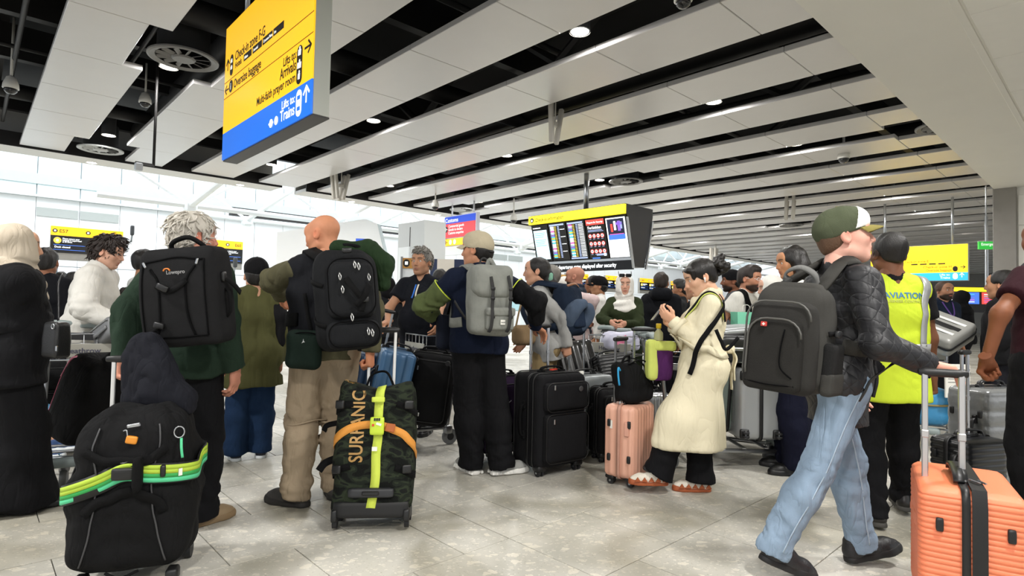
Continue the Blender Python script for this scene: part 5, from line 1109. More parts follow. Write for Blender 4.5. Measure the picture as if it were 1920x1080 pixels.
s = SDF(J['pos']+[-.42, -.4, .75], J['pos']+[.42, .4, 1.65], .011); s.cone(J['pel']-Z*.12, J['waist'], .176, .158, .05, X, 1.35); s.cone(J['waist'], J['chest'], .15, .16, .05, X, 1.4); s.cone(J['chest'], J['uch'], .16, .128, .05, X, 1.45); s.cone(J['shL']*.9+J['neck']*.1, J['shR']*.9+J['neck']*.1, .078, None, .05); s.cone(J['neck']+Z*.01, J['shL'], .066, .07, .04); s.cone(J['neck']+Z*.01, J['shR'], .066, .07, .04)
s.cone(J['neck']+Z*.05, J['neck']+Z*.3+Y_*.05, .068, .1, .01, sub=True); s.cut(J['pel']-Z*.06, -Z)
for q, d in (('L', -1), ('R', 1)):
    dd = nrm(J['elb'+q]-J['sh'+q]); s.cut(J['sh'+q]+dd*.07, dd) if q == 'R' and False else s.cone(J['sh'+q]+dd*.10, J['sh'+q]+dd*.3, .09, .11, .01, sub=True)
V, Q = s.mesh(); vest = (fold(V, Q, [(J['waist'], .2, .012, Z+X, 45)], .008, 18, 5), Q); qmesh('vest', vest[0], Q, fabric('vest_black', '1d1e22'), J['root'], J['pos']); J['topVQ'] = vest
s = SDF((-.11, -.15, -.1), (.11, .12, .1), .006); 
for q in 'LR':   # zip-off seams of the trousers
    tb = bvh(J['botVQ']); k = J['kn'+q]; o, n = cling([k+.13*np.array([math.cos(t), math.sin(t), .12*math.sin(t)]) for t in np.arange(24)*2*PI/24], [tb], .001); MB().ribbon(o, n, .012, .006, True).build('zip_seam', KHA, J['root'], True, (np.eye(3), -J['pos']))
# --- white-haired man
HY = 3.22; GRN = fabric('fleece_green', '26352a', .15, .5, 300, .95, fold=.3)
J = person('white-haired man in dark green fleece jacket and black trousers', (at(352, 600, HY)[0], HY), -.10, 1.695, 'c98f78', w=1.1, hyaw=-.62, hpitch=-.02, feet=((ground(300, 985)[0], HY-.02), (ground(372, 985)[0]+.0, HY-.03)), fyaw=(.3, -.45), brow='c8c0b4', flush=.3, sh=1.06,
    wl=at(232, 676, 2.98), hl='grip', el=(-.35, -1, 0), wr=at(441, 690, 3.22), hr='relax', hdr=((0, .1, -1), (-1, .1, 0)),
    top=dict(m=GRN, f=.048, hem=.83, flare=.015, sf=.04, collar=.06, amp=.008, wa=.012, eb=.014, name='fleece_jacket'), bottom=dict(m=BLKT, f=(.035, .045, .06), kn=.01, an=.014, hem=.04), shoe=dict(m=mat('shoe_tan', '9a8466', .7, 0, .1), sole=mat('sole_tan', '8a7354', .7)), det=.011)
FJ['white'] = J
s = SDF((-.13, -.16, -.17), (.13, .15, .17), .005); s.ell((0, -.018, .035), (.088, .112, .097), k=.02); s.ell((0, -.055, -.025), (.07, .062, .068), k=.03); s.ell((0, .16, -.06), (.14, .125, .15), k=.01, sub=True)
for d in (-1, 1): s.ell((d*.092, .008, -.02), (.028, .03, .045), k=.01, sub=True)
s.cut((0, -.05, -.075), (0, .3, -1), .02)
h_ = hmesh(J, s, 'hair', hairmat('hair_white', 'c9c3b8', .6), .005, 95, 5, (1, 1, .35)); hair_locks(J, s, hairmat('hair_white', 'c9c3b8', .6), h_, 420, .05, .0055)
# --- woman in beige headscarf, far left
LY = 3.32; BSC = fabric('scarf_beige', 'b9ad9b', .08, .25, 300, .9, fold=.4)
J = person('woman in beige headscarf and long black clothes at far left', (at(22, 600, LY)[0], LY), -.75, 1.62, 'c99a7c', fem=True, w=1.15, hyaw=-.1, wl=at(60, 640, 3.75), wr=at(85, 640, 3.7), feet=((at(12, 900, LY)[0], LY), (at(40, 900, LY)[0], LY+.05)), top=dict(m=BLKC, f=.045, hem=.78, flare=.06, hw=1.35, sf=.035, name='tunic', amp=.009, wa=.012), bottom=dict(m=BLKT, f=(.05, .07, .08), flare=.03, hem=.02), shoe=dict(m=BLACK), sh=.98)
FJ['scarf'] = J
def hijab(J, m, chest=.1, back=.10, h=.0065, nr=1.0):
    s = SDF((-.24, -.25, -.36), (.24, .24, .17), h); s.ell((0, -.016, .03), (.102, .116, .103), k=.03); s.ell((0, .02, -.04), (.1, .09, .10), k=.03); s.cone((0, -.0, -.09), (0, -.03, -.2), .085*nr, .1*nr, .05); s.cone((0, -.03, -.2), (0, .02, -.26), .11*nr, .12*nr, .05, (1, 0, 0), 1.3)
    s.ell((0, .13, -.022), (.056, .09, .092), k=.012, sub=True); s.cut((0, 0, -.28), (0, -.2, -1), .02)
    V, Q = s.mesh(); N = vnormals(V, Q); V = V+N*(.005*wob(V*np.array([1, 1, .6]), 42, 4)+.006*np.sin(70*(V[:, 2]+.5*V[:, 1])+3*wob(V, 14, 2))*(V[:, 2] < -.07))[:, None]; return qmesh('headscarf', (V*J['hs'])@J['RH'].T+J['head'], Q, m, J['root'], J['pos'])
hijab(J, BSC, nr=1.1)
s = SDF(J['pos']+[-.45, -.4, .75], J['pos']+[.45, .4, 1.5], .013); X, Y_, Z = J['X'], J['Y'], J['Z']
s.cone(J['uch']-Z*.02, J['chest']-Z*.12, .15, .17, .1, X, 1.35); s.cone(J['neck']-Z*.07, J['shL']-Z*.03, .10, .085, .1); s.cone(J['neck']-Z*.07, J['shR']-Z*.03, .10, .085, .1)
for q in 'LR': s.cone(J['sh'+q]-Z*.02, J['elb'+q], .088, .092, .1)
s.cut(J['waist']-Z*.02, -Z, .03); V, Q = s.mesh(); qmesh('shawl', fold(V, Q, [(J['chest'], .3, .012, Z+X, 40)], .007, 18, 7), Q, BLKC, J['root'], J['pos'])
# ================================================================ luggage
RUB = mat('wheel_rubber', '1b1b1d', .6, 0, .1); RUBG = mat('wheel_grey', '6d6f70', .5); ZIP = mat('zip_black', '0d0d0e', .5); TAGW = mat('tag_white', 'e6e4dc', .6, 0, .03)
NYL = fabric('nylon_black', '161617', .2, .5, 420, .8, fold=.25); NYL2 = fabric('nylon_black_soft', '131314', .2, .4, 300, .85, fold=.45); WEB = fabric('webbing_black', '0e0e0f', .1, .8, 600, .8, fold=0)
def spinner(p, t, s=1.0, d=(1, 0, 0), m=RUB):
    q = thing('wheel', p); q.parent = t; w = MB(); x = np.asarray(d, float)
    for k in (-1, 1): w.lathe([(.012, -.008), (.024, -.009), (.026, -.004), (.026, .004), (.024, .009), (.012, .008)], x*k*.014, x, 16)
    w.build('tyre', m, q, .6); MB().box((0, 0, .028), (.03, .03, .045), bev=.008).build('fork', BLACK, q); MB().cyl(-x*.028, x*.028, .007, n=8).build('axle', CHROME, q)
    q.scale = (s,)*3; return q
def tele(t, x, y, z0, z1, gap=.17, r=.009, m=None, axis=0, grip=BLACK, gl=None):
    m = m or CHROME; q = thing('telescopic_handle', (x, y, 0)); q.parent = t; e = np.array([1, 0, 0.]) if axis == 0 else np.array([0, 1., 0])
    for k in (-1, 1): MB().box(e*k*gap/2+np.array([0, 0, (z0+z1)/2]), (r*2.2, r*1.7, z1-z0), bev=.003).build('bar', m, q); MB().box(e*k*gap/2+np.array([0, 0, z0+(z1-z0)*.45]), (r*2.7, r*2.1, .03), bev=.003).build('joint', m, q)
    g = (np.array([gap+.05, .034, .034]) if axis == 0 else np.array([.034, gap+.05, .034])); MB().puff((0, 0, z1+.004), g, .016, 5).build('grip', grip, q, True); return q
def band(w, d, h, r, t, axis='y', off=0.0, gr=.006):
    """rounded rectangular hoop around a case at depth off"""
    o = []; 
    for cx, cz, a0 in ((w/2-r, h-r, 0), (-w/2+r, h-r, PI/2), (-w/2+r, r, PI), (w/2-r, r, 1.5*PI)):
        for i in range(6): a = a0+i*PI/10; o.append((cx+(r+gr)*math.cos(a), off, cz+(r+gr)*math.sin(a)))
    return np.array(o)
def carry(t, p, l, ax='x', m=BLACK, up=(0, 0, 1), h=.035, w=.03):
    e = {'x': np.array([1., 0, 0]), 'y': np.array([0, 1., 0]), 'z': np.array([0, 0, 1.])}[ax]; u_ = np.asarray(up, float); p = np.asarray(p, float)
    q = MB().ribbon(spline([p-e*l/2, p-e*l*.42+u_*h*.75, p+u_*h, p+e*l*.42+u_*h*.75, p+e*l/2], 6), u_, w, .012).build('carry_handle', m, t, True); mb = MB().box(p-e*l/2, np.abs(e)*.03+.03, bev=.006); mb.build('handle_mount', m, t); MB().box(p+e*l/2, np.abs(e)*.03+.03, bev=.006).build('handle_mount', m, t); return q
def hard_case(name, label, loc, yaw, w, d, h, m, ribs='v', n=44, nr=9, amp=.0045, r=.045, tele_z=None, R=None, wheels=True, trim=ZIP, group=None, seam=.0, bars=None, teley=None, side_handle=True):
    t = thing(name, loc, yaw, label, 'suitcase', group, R=R); zb = .055 if wheels else 0
    def fn(P, U):
        Q = P.copy(); fx = np.clip(np.abs(U[:, 1])*3-2, 0, 1); 
        if ribs == 'v': c = P[:, 0]*nr*PI/w*1.0; g = np.sign(np.sin(c))*np.abs(np.sin(c))**.4; Q[:, 1] += np.sign(U[:, 1])*amp*g*(np.abs(U[:, 1]) > .93)*(np.abs(U[:, 2]) < .93); cy = P[:, 1]*nr*PI/w; g2 = np.sign(np.sin(cy))*np.abs(np.sin(cy))**.4; Q[:, 0] += np.sign(U[:, 0])*amp*.7*g2*(np.abs(U[:, 0]) > .93)*(np.abs(U[:, 2]) < .93)
        if ribs in ('h', 'hv'): c = P[:, 2]*nr*PI/h; g = -np.abs(np.cos(c))**6*1.4; nx = (np.abs(U[:, 0]) > .93); ny = (np.abs(U[:, 1]) > .93); k = (np.abs(U[:, 2]) < .95); Q[:, 0] += np.sign(U[:, 0])*amp*g*nx*k; Q[:, 1] += np.sign(U[:, 1])*amp*g*ny*k
        if ribs == 'hv':
            tri = (P[:, 2] > .05-.0*P[:, 0]) & (P[:, 2]-.02 > np.abs(P[:, 0])*-.9) & (P[:, 2] < .24-np.abs(P[:, 0]-.05)*.9) & (np.abs(U[:, 1]) > .93); c2 = (P[:, 0]+P[:, 2])*60; Q[tri, 1] = (np.sign(U[:, 1])*(d/2)+np.sign(U[:, 1])*amp*np.sign(np.sin(c2)))[tri]
        if ribs == 'p':
            pn = (np.abs(U[:, 1]) > .93) & (np.abs(P[:, 0]) < w*.3) & (np.abs(P[:, 2]) < h*.33); Q[pn, 1] -= np.sign(U[pn, 1])*amp*1.5; p2 = (np.abs(U[:, 0]) > .93) & (np.abs(P[:, 1]) < d*.34) & (np.abs(P[:, 1]) > d*.12) & (np.abs(P[:, 2]) < h*.34); Q[p2, 0] -= np.sign(U[p2, 0])*amp
        return Q
    MB().puff((0, 0, zb+h/2), (w, d, h), r, n, fn).build('shell', m, t, .9)
    o = band(w, d, h, r, 0, off=seam); o[:, 2] += zb; MB().ribbon(o, [nrm((p[0], 0, p[2]-zb-h/2)) for p in o], .026, .004, True).build('zip_band', trim, t, True)
    if wheels:
        for sx in (-1, 1):
            for sy in (-1, 1): spinner((sx*(w/2-.05), sy*(d/2-.045), .026), t); MB().puff((sx*(w/2-.05), sy*(d/2-.045), .055), (.075, .07, .03), .012, 4).build('wheel_housing', BLACK, t, True)
    carry(t, (0, -d*.02+seam, zb+h+.004), .2)
    if side_handle: carry(t, (-w/2-.004, -d*.02-.06, zb+h*.55), .2, 'z', up=(-1, 0, 0)); 
    MB().box((w/2+.004, seam-.035, zb+h*.55), (.012, .03, .11), bev=.005).build('lock', BLACK, t)
    for z in (.28, .75): MB().puff((-w/2-.006, -d*.33, zb+h*z), (.016, .025, .05), .006, 4).build('foot_stud', BLACK, t, True); MB().puff((-w/2-.006, d*.3, zb+h*z), (.016, .025, .05), .006, 4).build('foot_stud', BLACK, t, True)
    if tele_z: tele(t, 0, teley if teley is not None else d/2-.04, zb+h-.02, tele_z, m=bars)
    return t
def soft_case(name, label, loc, yaw, w, d, h, m, tele_z=None, R=None, wheels=True, pockets=2, bars=None, group=None, piping=ZIP, tilt=0, teley=None, soft=.012):
    t = thing(name, loc, yaw, label, 'suitcase', group, R=R); zb = .06 if wheels else 0
    def fn(P, U): Q = P.copy(); b = (1-U[:, 0]**2)*(1-U[:, 2]**2); Q[:, 1] += np.sign(U[:, 1])*soft*1.5*b*(np.abs(U[:, 1]) > .9); Q += soft*.35*wob(P, 12, 3)[:, None]*U*.5; return Q
    MB().puff((0, 0, zb+h/2), (w, d, h), .05, 18, fn).build('body', m, t, True)
    for i in range(pockets):
        hh = (h*.86 if pockets == 1 else h*(.52, .30)[i]); z = zb+(h*.5 if pockets == 1 else h*(.33, .77)[i])
        pk = MB().puff((0, -d/2-.018, z), (w*.86, .07, hh), .03, 12, fn).build('front_pocket', m, t, True)
        o = band(w*.84, 0, hh*.96, .045, 0, off=-d/2-.052); o[:, 2] += z-hh*.48; MB().tube(o, .0035, 5, True).build('zip', ZIP, pk, True)
        MB().box((-w*.3, -d/2-.064, z+hh*.36), (.012, .006, .035), bev=.002).build('zip_pull', CHROME, pk)
    for y in (-d*.30, d*.36):
        o = band(w, 0, h, .055, 0, off=y, gr=.006); o[:, 2] += zb; MB().tube(o, .005, 6, True).build('piping', piping, t, True)
    o = band(w, 0, h, .055, 0, off=-d*.12, gr=.004); o[:, 2] += zb; MB().ribbon(o, [nrm((p[0], 0, p[2]-zb-h/2)) for p in o], .02, .004, True).build('zip', ZIP, t, True)
    if wheels:
        for sx in (-1, 1):
            for sy in (-1, 1): spinner((sx*(w/2-.055), sy*(d/2-.055), .028), t, 1.12); MB().puff((sx*(w/2-.055), sy*(d/2-.055), .062), (.085, .085, .05), .02, 4).build('wheel_housing', BLACK, t, True)
    carry(t, (0, -.02, zb+h+.006), .2, m=WEB); carry(t, (-w/2-.006, 0, zb+h*.5), .22, 'z', up=(-1, 0, 0), m=WEB)
    if tele_z: tele(t, 0, teley if teley is not None else d/2-.04, zb+h-.02, tele_z, m=bars)
    return t
# ---- orange hard case pushed by the walking man
ORG = mat('shell_orange', 'e8815a', .42, 0, .05, 3, bump=.25, bs=900)
oc = hard_case('suitcase', 'large orange ribbed hard suitcase pushed by the walking man', (1.835, 2.36, 0), 1.02, .50, .33, .515, ORG, 'hv', (12, 10, 156), 25, .003, .04, None, seam=.02, side_handle=False)
oq = tele(oc, -.05, .07, .54, .985, .12, .0125, mat('bar_satin', 'c4c4c6', .35, .8, .05), axis=1)
MB().ribbon(np.array([(x, -.02, z) for x, z in ((-.254, .10), (-.254, .35), (-.254, .52), (-.24, .578), (-.1, .582), (.1, .582), (.24, .578), (.254, .52), (.254, .1))]), [nrm((p, 0, q)) for p, q in ((-1, 0), (-1, 0), (-1, .1), (-1, 1), (0, 1), (0, 1), (1, 1), (1, .1), (1, 0))], .045, .007).build('zip_cover', ZIP, oc, .5)
MB().ribbon(spline([(-.15, .03, .578), (-.11, .03, .60), (.01, .03, .61), (.08, .03, .60), (.11, .03, .578)], 5), (0, 0, 1), .035, .014).build('carry_handle', BLACK, oc, True)
for k in (-.01, .012): MB().box((-.15, -.03+k, .595), (.05, .008, .006), rotm(0, 0, .5+k*10), bev=.002).build('zip_pull', CHROME, oc)
# ---- black wheeled duffel with striped belt, nearest left
dt = thing('wheeled_duffel', (-1.65, 2.63, 0), .30, 'large black wheeled duffel bag with green striped luggage belt', 'bag')
def dfn(P, U):
    Q = P.copy(); z = U[:, 2]; k = np.where(z > .1, 1-.34*np.clip((z-.1)/.9, 0, 1)**1.7, 1-.06*np.clip((-z-.3)/.7, 0, 1)); Q[:, 0] *= k; Q[:, 1] *= np.where(z > .3, 1-.35*((z-.3)/.7)**1.6, 1); b = (1-U[:, 0]**2)*(1-U[:, 2]**2); Q[:, 1] += np.sign(U[:, 1])*.035*b*(np.abs(U[:, 1]) > .9)
    w_ = np.exp(-((P[:, 2]-.09)/.05)**2); Q[:, 0] *= 1-.03*w_; Q += U*(.010*wob(P*np.array([1, 1, 1.6]), 13, 6)+.008*wob(P, 28, 8)+.006*np.sin(60*(P[:, 2]+.4*np.abs(P[:, 0]))+4*wob(P, 8, 1))*np.clip(1-np.abs(P[:, 2]-.0)/.25, 0, 1))[:, None]; return Q
mb = MB().puff((0, 0, .405), (.475, .36, .70), .10, 34, dfn); VQd = (np.vstack(mb.v), mb.f); mb.build('body', NYL2, dt, True); td = BVHTree.FromPolygons([tuple(v) for v in VQd[0]], VQd[1])
def on(t_, path, w, m, par, name='strap', off=.003, th=.004, cl=False, n=8): o, nn = cling(spline(path, n, cl), [t_], off); return MB().ribbon(o, nn, w, th, cl).build(name, m, par, True)
loop = [(.30*math.cos(a), -.24*math.sin(a), .50-.045*math.cos(a)) for a in np.arange(20)*2*PI/20]
loop = [(p[0], p[1], .505-.05*(1 if p[1] < 0 else 0)*abs(p[0])/.3*(2.6 if p[0] < 0 else .7)) for p in loop]
def hug(t_, path, w, m, par, name, off=.004, th=.003):
    P = spline(path, 6, True); o, nn = [], []
    for p in P:
        d = nrm((-p[0], -p[1], 0)); h = t_.ray_cast(Vector(p-d*.5), Vector(d), 2.0); q = np.array(h[0]) if h[0] is not None else p; o.append(q-d*off); nn.append(-d)
    o = np.array(o)
    for _ in range(2): o = o*.5+(np.roll(o, 1, 0)+np.roll(o, -1, 0))*.25
    return MB().ribbon(o, nn, w, th, True).build(name, m, par, True)
GRN1, GRN2, GRN3 = (mat('belt_'+c, c, .7, 0, .05) for c in ('a9c43a', '2f9a4a', '4fc08a'))
bp_ = hug(td, loop, .001, BLACK, dt, 'belt_path', .0); _n = len(bp_.data.vertices); _v = np.zeros(_n*3, np.float32); bp_.data.vertices.foreach_get('co', _v); _p = _v.reshape(-1, 4, 3).mean(1); bpy.data.objects.remove(bp_); _o = np.stack([_p[:, 0], _p[:, 1], np.zeros(len(_p))], 1); _o /= np.linalg.norm(_o, axis=1, keepdims=True)
MB().ribbon(_p+_o*.010, _o, .084, .004, True).build('belt_edge', BLACK, dt, True)
for dz, m in ((.026, GRN1), (.009, GRN1), (-.008, GRN2), (-.027, GRN3)): MB().ribbon(_p+_o*.015+np.array([0, 0, dz]), _o, .0185, .003, True).build('luggage_belt', m, dt, True)
MB().puff((.0, -.232, .50), (.085, .022, .05), .008, 5).build('belt_buckle', BLACK, dt, True); MB().puff((.14, -.215, .50), (.02, .02, .05), .006, 4).build('belt_slider', BLACK, dt, True); MB().box((.2, -.19, .485), (.015, .004, .03), rotm(0, 0, .7)).build('belt_label', TAGW, dt)
for sx in (-1, 1):
    on(td, [(sx*.11, -.2, .71), (sx*.13, -.25, .60), (sx*.11, -.25, .45), (sx*.125, -.25, .25), (sx*.165, -.22, .08)], .006, mat('piping_dark', '3a3a3c', .5), dt, 'piping', .002, .005)
    on(td, [(sx*.17, -.25, .60), (sx*.09, -.27, .56), (.0, -.27, .55), (.03, -.26, .52)], .035, WEB, dt, 'grab_strap', .012); on(td, [(0.03, -.26, .42), (sx*.06, -.27, .40), (sx*.16, -.25, .34)], .04, WEB, dt, 'grab_strap', .01)
MB().puff((.055, -.245, .50), (.035, .05, .14), .014, 5).build('grab_wrap', WEB, dt, True)
lk = MB().puff((.02, -.215, .635), (.042, .018, .032), .005, 4, None, rotm(0, .2, 0)).build('padlock', mat('padlock_orange', 'd88a2a', .4, .1), dt, True); MB().tube(spline([(.005, -.215, .65), (.0, -.215, .675), (-.012, -.212, .672)], 5), .003, 6).build('shackle', CHROME, lk, True)
MB().box((.02, -.195, .69), (.05, .01, .016), rotm(0, -.15, 0), bev=.003).build('zip_pull', CHROME, dt)
MB().tube([(.19+.02*math.cos(a), -.19, .655+.024*math.sin(a)) for a in np.arange(14)*2*PI/14], .003, 6, True).build('ring', CHROME, dt, True); MB().ribbon(spline([(.20, -.195, .63), (.205, -.21, .59), (.21, -.21, .55)], 4), (0, -1, 0), .01, .002).build('tag_strap', GRN3, dt, True)
for sx in (-1, 1): 
    MB().cyl((sx*.18-.015, .12, .04), (sx*.18+.015, .12, .04), .04, n=16).build('wheel', RUB, dt, .6); MB().puff((sx*.17, -.12, .03), (.05, .07, .06), .015, 4).build('foot', BLACK, dt, True)
MB().tube(spline([(-.06, -.20, .09), (0, -.225, .075), (.06, -.2, .09)], 6), .006, 6).build('base_loop', WEB, dt, True)
MB().box((-.16, .13, .82), (.018, .014, .24), bev=.003).build('handle_bar', mat('bar_white', 'e4e4e2', .3, .3), dt); MB().box((.03, .13, .82), (.018, .014, .24), bev=.003).build('handle_bar', mat('bar_white', 'e4e4e2', .3, .3), dt); MB().puff((-.065, .13, .94), (.26, .034, .034), .016, 5).build('grip', BLACK, dt, True)
# dark jacket carried over the handle by the white-haired man
J = FJ['white']; s = SDF(J['pos']+[-.6, -.75, .45], J['pos']+[.3, .2, 1.2], .01); hp = at(262, 632, 2.74)
s.cone(hp+[.02, .0, -.04], hp+[.10, -.04, -.26], .05, .085, .06, (1, 0, 0), 1.3); s.cone(hp+[.05, .0, -.02], hp+[.19, -.02, -.28], .05, .07, .06); s.cone(hp+[.14, -.02, -.25], hp+[.25, -.02, -.30], .06, .045, .05); s.cone(hp+[-.0, -.02, -.1], hp+[.0, -.03, -.34], .05, .055, .05)
V, Q = s.mesh(); V = fold(V, Q, [(hp+[.1, 0, -.15], .25, .014, (1, 0, .35), 60)], .009, 24, 3); org = hp*np.array([1, 1, 0])+np.array([0, 0, .55]); jo = tag(qmesh('draped_jacket', V, Q, fabric('jacket_charcoal', '1b1c22', fold=.5), None, org), 'dark jacket hanging from the white-haired man\'s left hand', 'jacket'); jo.location = tuple(org)
# ---- camouflage wheeled bag
def camo():
    m = fabric('camo_nylon', '23281f', .1, .5, 420, .85, fold=.25); nt = m.node_tree; b = nt.nodes['Principled BSDF']; N = nt.nodes.new; L = nt.links.new; tc = nt.nodes['Texture Coordinate']; n = N('ShaderNodeTexNoise'); n.inputs['Scale'].default_value = 15; n.inputs['Detail'].default_value = 1.5; n.inputs['Distortion'].default_value = .6; mp = N('ShaderNodeMapping'); mp.inputs['Scale'].default_value = (.7, 1, 1.5); L(tc.outputs['Object'], mp.inputs[0]); L(mp.outputs[0], n.inputs['Vector']); r = N('ShaderNodeValToRGB'); r.color_ramp.interpolation = 'CONSTANT'; e = r.color_ramp.elements
    e[0].position = 0; e[0].color = lin('121412'); e[1].position = .43; e[1].color = lin('1f241d'); q = e.new(.52); q.color = lin('2c3326'); q = e.new(.61); q.color = lin('191b19'); L(n.outputs['Fac'], r.inputs[0]); L(r.outputs[0], b.inputs['Base Color']); return m
CAM = camo(); Rb = rotm(0, 0, .10)@rotm(-.14, 0, 0)
ct = thing('wheeled_duffel', (-.745, 3.27, 0), .1, 'camouflage wheeled bag with yellow and orange crossed belts', 'bag', R=Rb)
def cfn(P, U):
    Q = P.copy(); z = U[:, 2]; Q[:, 0] *= 1-.12*np.clip(z-.3, 0, 1)**1.3-.03*np.clip(-z-.4, 0, 1); Q[:, 2] += .05*np.clip(z, 0, 1)*(np.abs(U[:, 0])**1.5-.5)*np.clip(np.abs(z)*2-1, 0, 1); b = (1-U[:, 0]**2)*(1-z**2); Q[:, 1] += np.sign(U[:, 1])*.02*b*(np.abs(U[:, 1]) > .9); Q[:, 1] -= .03*np.exp(-((P[:, 2]+.20)/.04)**2)*(U[:, 1] < -.9)*0; Q += U*(.007*wob(P, 15, 6)+.006*wob(P, 32, 9))[:, None]; return Q
mb = MB().puff((0, 0, .415), (.43, .29, .70), .055, 26, cfn); VQc = (np.vstack(mb.v), mb.f); mb.build('body', CAM, ct, True); tcm = BVHTree.FromPolygons([tuple(v) for v in VQc[0]], VQc[1])
YB = mat('belt_lime', 'c8d84e', .7, 0, .06, 30, bump=.3, bs=300); OB = mat('belt_orange', 'd8913a', .7, 0, .06, 30, bump=.3, bs=300)
on(tcm, [(.02, -.10, .79), (.02, -.2, .74), (.02, -.22, .5), (.02, -.22, .3), (.0, -.2, .10), (-.005, -.1, .06)], .048, YB, ct, 'lime_belt', .003)
on(tcm, [(-.24, .05, .40), (-.24, -.1, .44), (-.15, -.2, .52), (.0, -.22, .545), (.1, -.22, .53), (.2, -.2, .48), (.24, -.1, .42), (.24, .05, .36)], .042, OB, ct, 'orange_belt', .004)
bu = MB().puff((.02, -.19, .54), (.075, .03, .095), .008, 5).build('belt_lock', mat('buckle_lime', 'bfd63a', .4, 0, .05), ct, True)
for k in range(3): MB().box((.008+k*.012, -.207, .575), (.009, .004, .014)).build('dial', BLACK, bu)
MB().box((.03, -.207, .55), (.028, .004, .012), rotm(0, .3, 0)).build('sticker', TAGW, bu); MB().box((.0, -.207, .545), (.012, .004, .012)).build('red_dot', mat('dot_red', 'c8401f', .5), bu)
MB().puff((.02, -.19, .68), (.07, .02, .03), .006, 4).build('belt_slider', YB, ct, True); MB().box((.09, -.185, .53), (.05, .012, .045), rotm(0, .15, 0), bev=.004).build('belt_end', mat('belt_rust', 'a85a2a', .6), ct); MB().box((.012, -.195, .42), (.028, .002, .022)).build('belt_label', TAGW, ct)
GLD = mat('print_gold', 'b08a52', .5, .2, .1)
tt = text('SURFANIC', .115, GLD, ct, (0, 0, 0), None, 'lettering', 'LEFT', sx=.72); me = tt.data; n = len(me.vertices); v = np.zeros(n*3, np.float32); me.vertices.foreach_get('co', v); v = v.reshape(-1, 3); v = np.stack([-v[:, 2]*.9, v[:, 1], v[:, 0]], 1)+np.array([-.055, -.5, .345]); me.vertices.foreach_set('co', v.astype(np.float32).ravel()); drape(tt, tcm, (0, 1, 0), .0025)
tr_ = MB().tube([(-.135+.009*math.cos(a), -.3, .775+.009*math.sin(a)) for a in np.arange(12)*2*PI/12], .0012, 4, True).build('lettering', GLD, ct); drape(tr_, tcm, (0, 1, 0), .0025)
for sx in (-1, 1):
    for z in (.30, .64): on(tcm, [(sx*.12, -.21, z+.02), (sx*.2, -.2, z), (sx*.25, -.08, z-.03), (sx*.25, .05, z-.05)], .035, WEB, ct, 'compression_strap', .004); MB().puff((sx*.185, -.172, z+.012), (.05, .02, .045), .006, 4, None, rotm(0, 0, sx*.35)).build('strap_buckle', BLACK, ct, True)
    MB().cyl((sx*.19-.014, .06, .043), (sx*.19+.014, .06, .043), .043, n=18).build('wheel', RUB, ct, .6); MB().cyl((sx*.19-.012, -.10, .03), (sx*.19+.012, -.10, .03), .032, n=16).build('wheel', RUB, ct, .6); MB().puff((sx*.19, -.08, .07), (.035, .16, .07), .012, 4).build('wheel_guard', BLACK, ct, True)
    MB().box((sx*.075-.005, .11, .92), (.017, .013, .34), bev=.003).build('handle_bar', mat('bar_white', 'e4e4e2', .3, .3), ct)
MB().puff((-.005, .11, 1.09), (.2, .036, .034), .016, 5).build('grip', BLACK, ct, True); MB().tube(spline([(-.08, .05, .75), (-.05, .06, .82), (.03, .06, .835), (.08, .05, .75)], 6), .007, 6).build('top_loop', WEB, ct, True)
MB().ribbon(spline([(-.20, -.05, .36), (-.27, -.05, .33), (-.3, -.06, .29)], 5), (0, -1, .3), .04, .006).build('loose_strap', WEB, ct, True); MB().ribbon(spline([(-.2, -.05, .55), (-.28, .0, .53), (-.3, .02, .5)], 5), (0, -1, .3), .03, .006).build('loose_strap', WEB, ct, True)
lp = MB().puff((0, -.165, .19), (.24, .04, .05), .014, 8, lambda P, U: P*np.array([1, 1, 1])-np.array([0, .012, 0])*(1-U[:, :1]**2)*0).build('base_handle', mat('handle_grey', '26272a', .5), ct, True); MB().box((0, -.175, .19), (.09, .035, .022), bev=.005).build('base_handle_bar', BLACK, lp)
MB().puff((0, -.12, .10), (.40, .07, .09), .02, 6).build('base_guard', mat('guard_black', '0f0f10', .6), ct, True)
# ---- black soft spinner, purple spinner, grey hard case in front of the capped man
LT = mat('bar_chrome', 'c9cbd0', .2, .9)
sc1 = soft_case('suitcase', 'large black soft-sided spinner suitcase in front of the grey hard suitcase', (.30, 4.42, 0), .62, .46, .34, .67, fabric('soft_black', '18181a', .12, .5, 420, .85, fold=.15), 1.07, pockets=2, bars=LT)
MB().puff((.02, -.02, .752), (.09, .03, .012), .005, 4, None, rotm(0, 0, .4)).build('luggage_tag', mat('tag_red', 'd8402a', .5), sc1, True)
MB().lathe([(.014, 0), (.02, .002), (.014, .005), (0, .005)], (.1, -.242, .63), (0, -1, 0), 14).build('emblem', mat('emblem_grey', '5a5a5c', .4, .5), sc1)
pc_ = soft_case('suitcase', 'dark purple soft suitcase beside the capped man', (-.08, 4.74, 0), .75, .40, .28, .60, fabric('soft_purple', '2a1c33', .12, .5, 420, .85, fold=.2), 1.06, pockets=1, bars=LT)
MB().tube([(-.03+.14*math.cos(a), -.215, .33+.17*math.sin(a)) for a in np.linspace(PI*.6, PI*1.5, 14)], .004, 6).build('reflective_piping', mat('pipe_silver', 'a8a6ae', .4, .3), pc_, True)
GRYM = mat('shell_grey', '8f9496', .38, .25, .04, 3, bump=.08, bs=700)
gc = hard_case('suitcase', 'silver-grey hard suitcase held by the woman in grey hoodie', (.63, 4.98, 0), .62, .44, .28, .60, GRYM, 'p', 30, 9, .008, .035, 1.03, bars=LT)
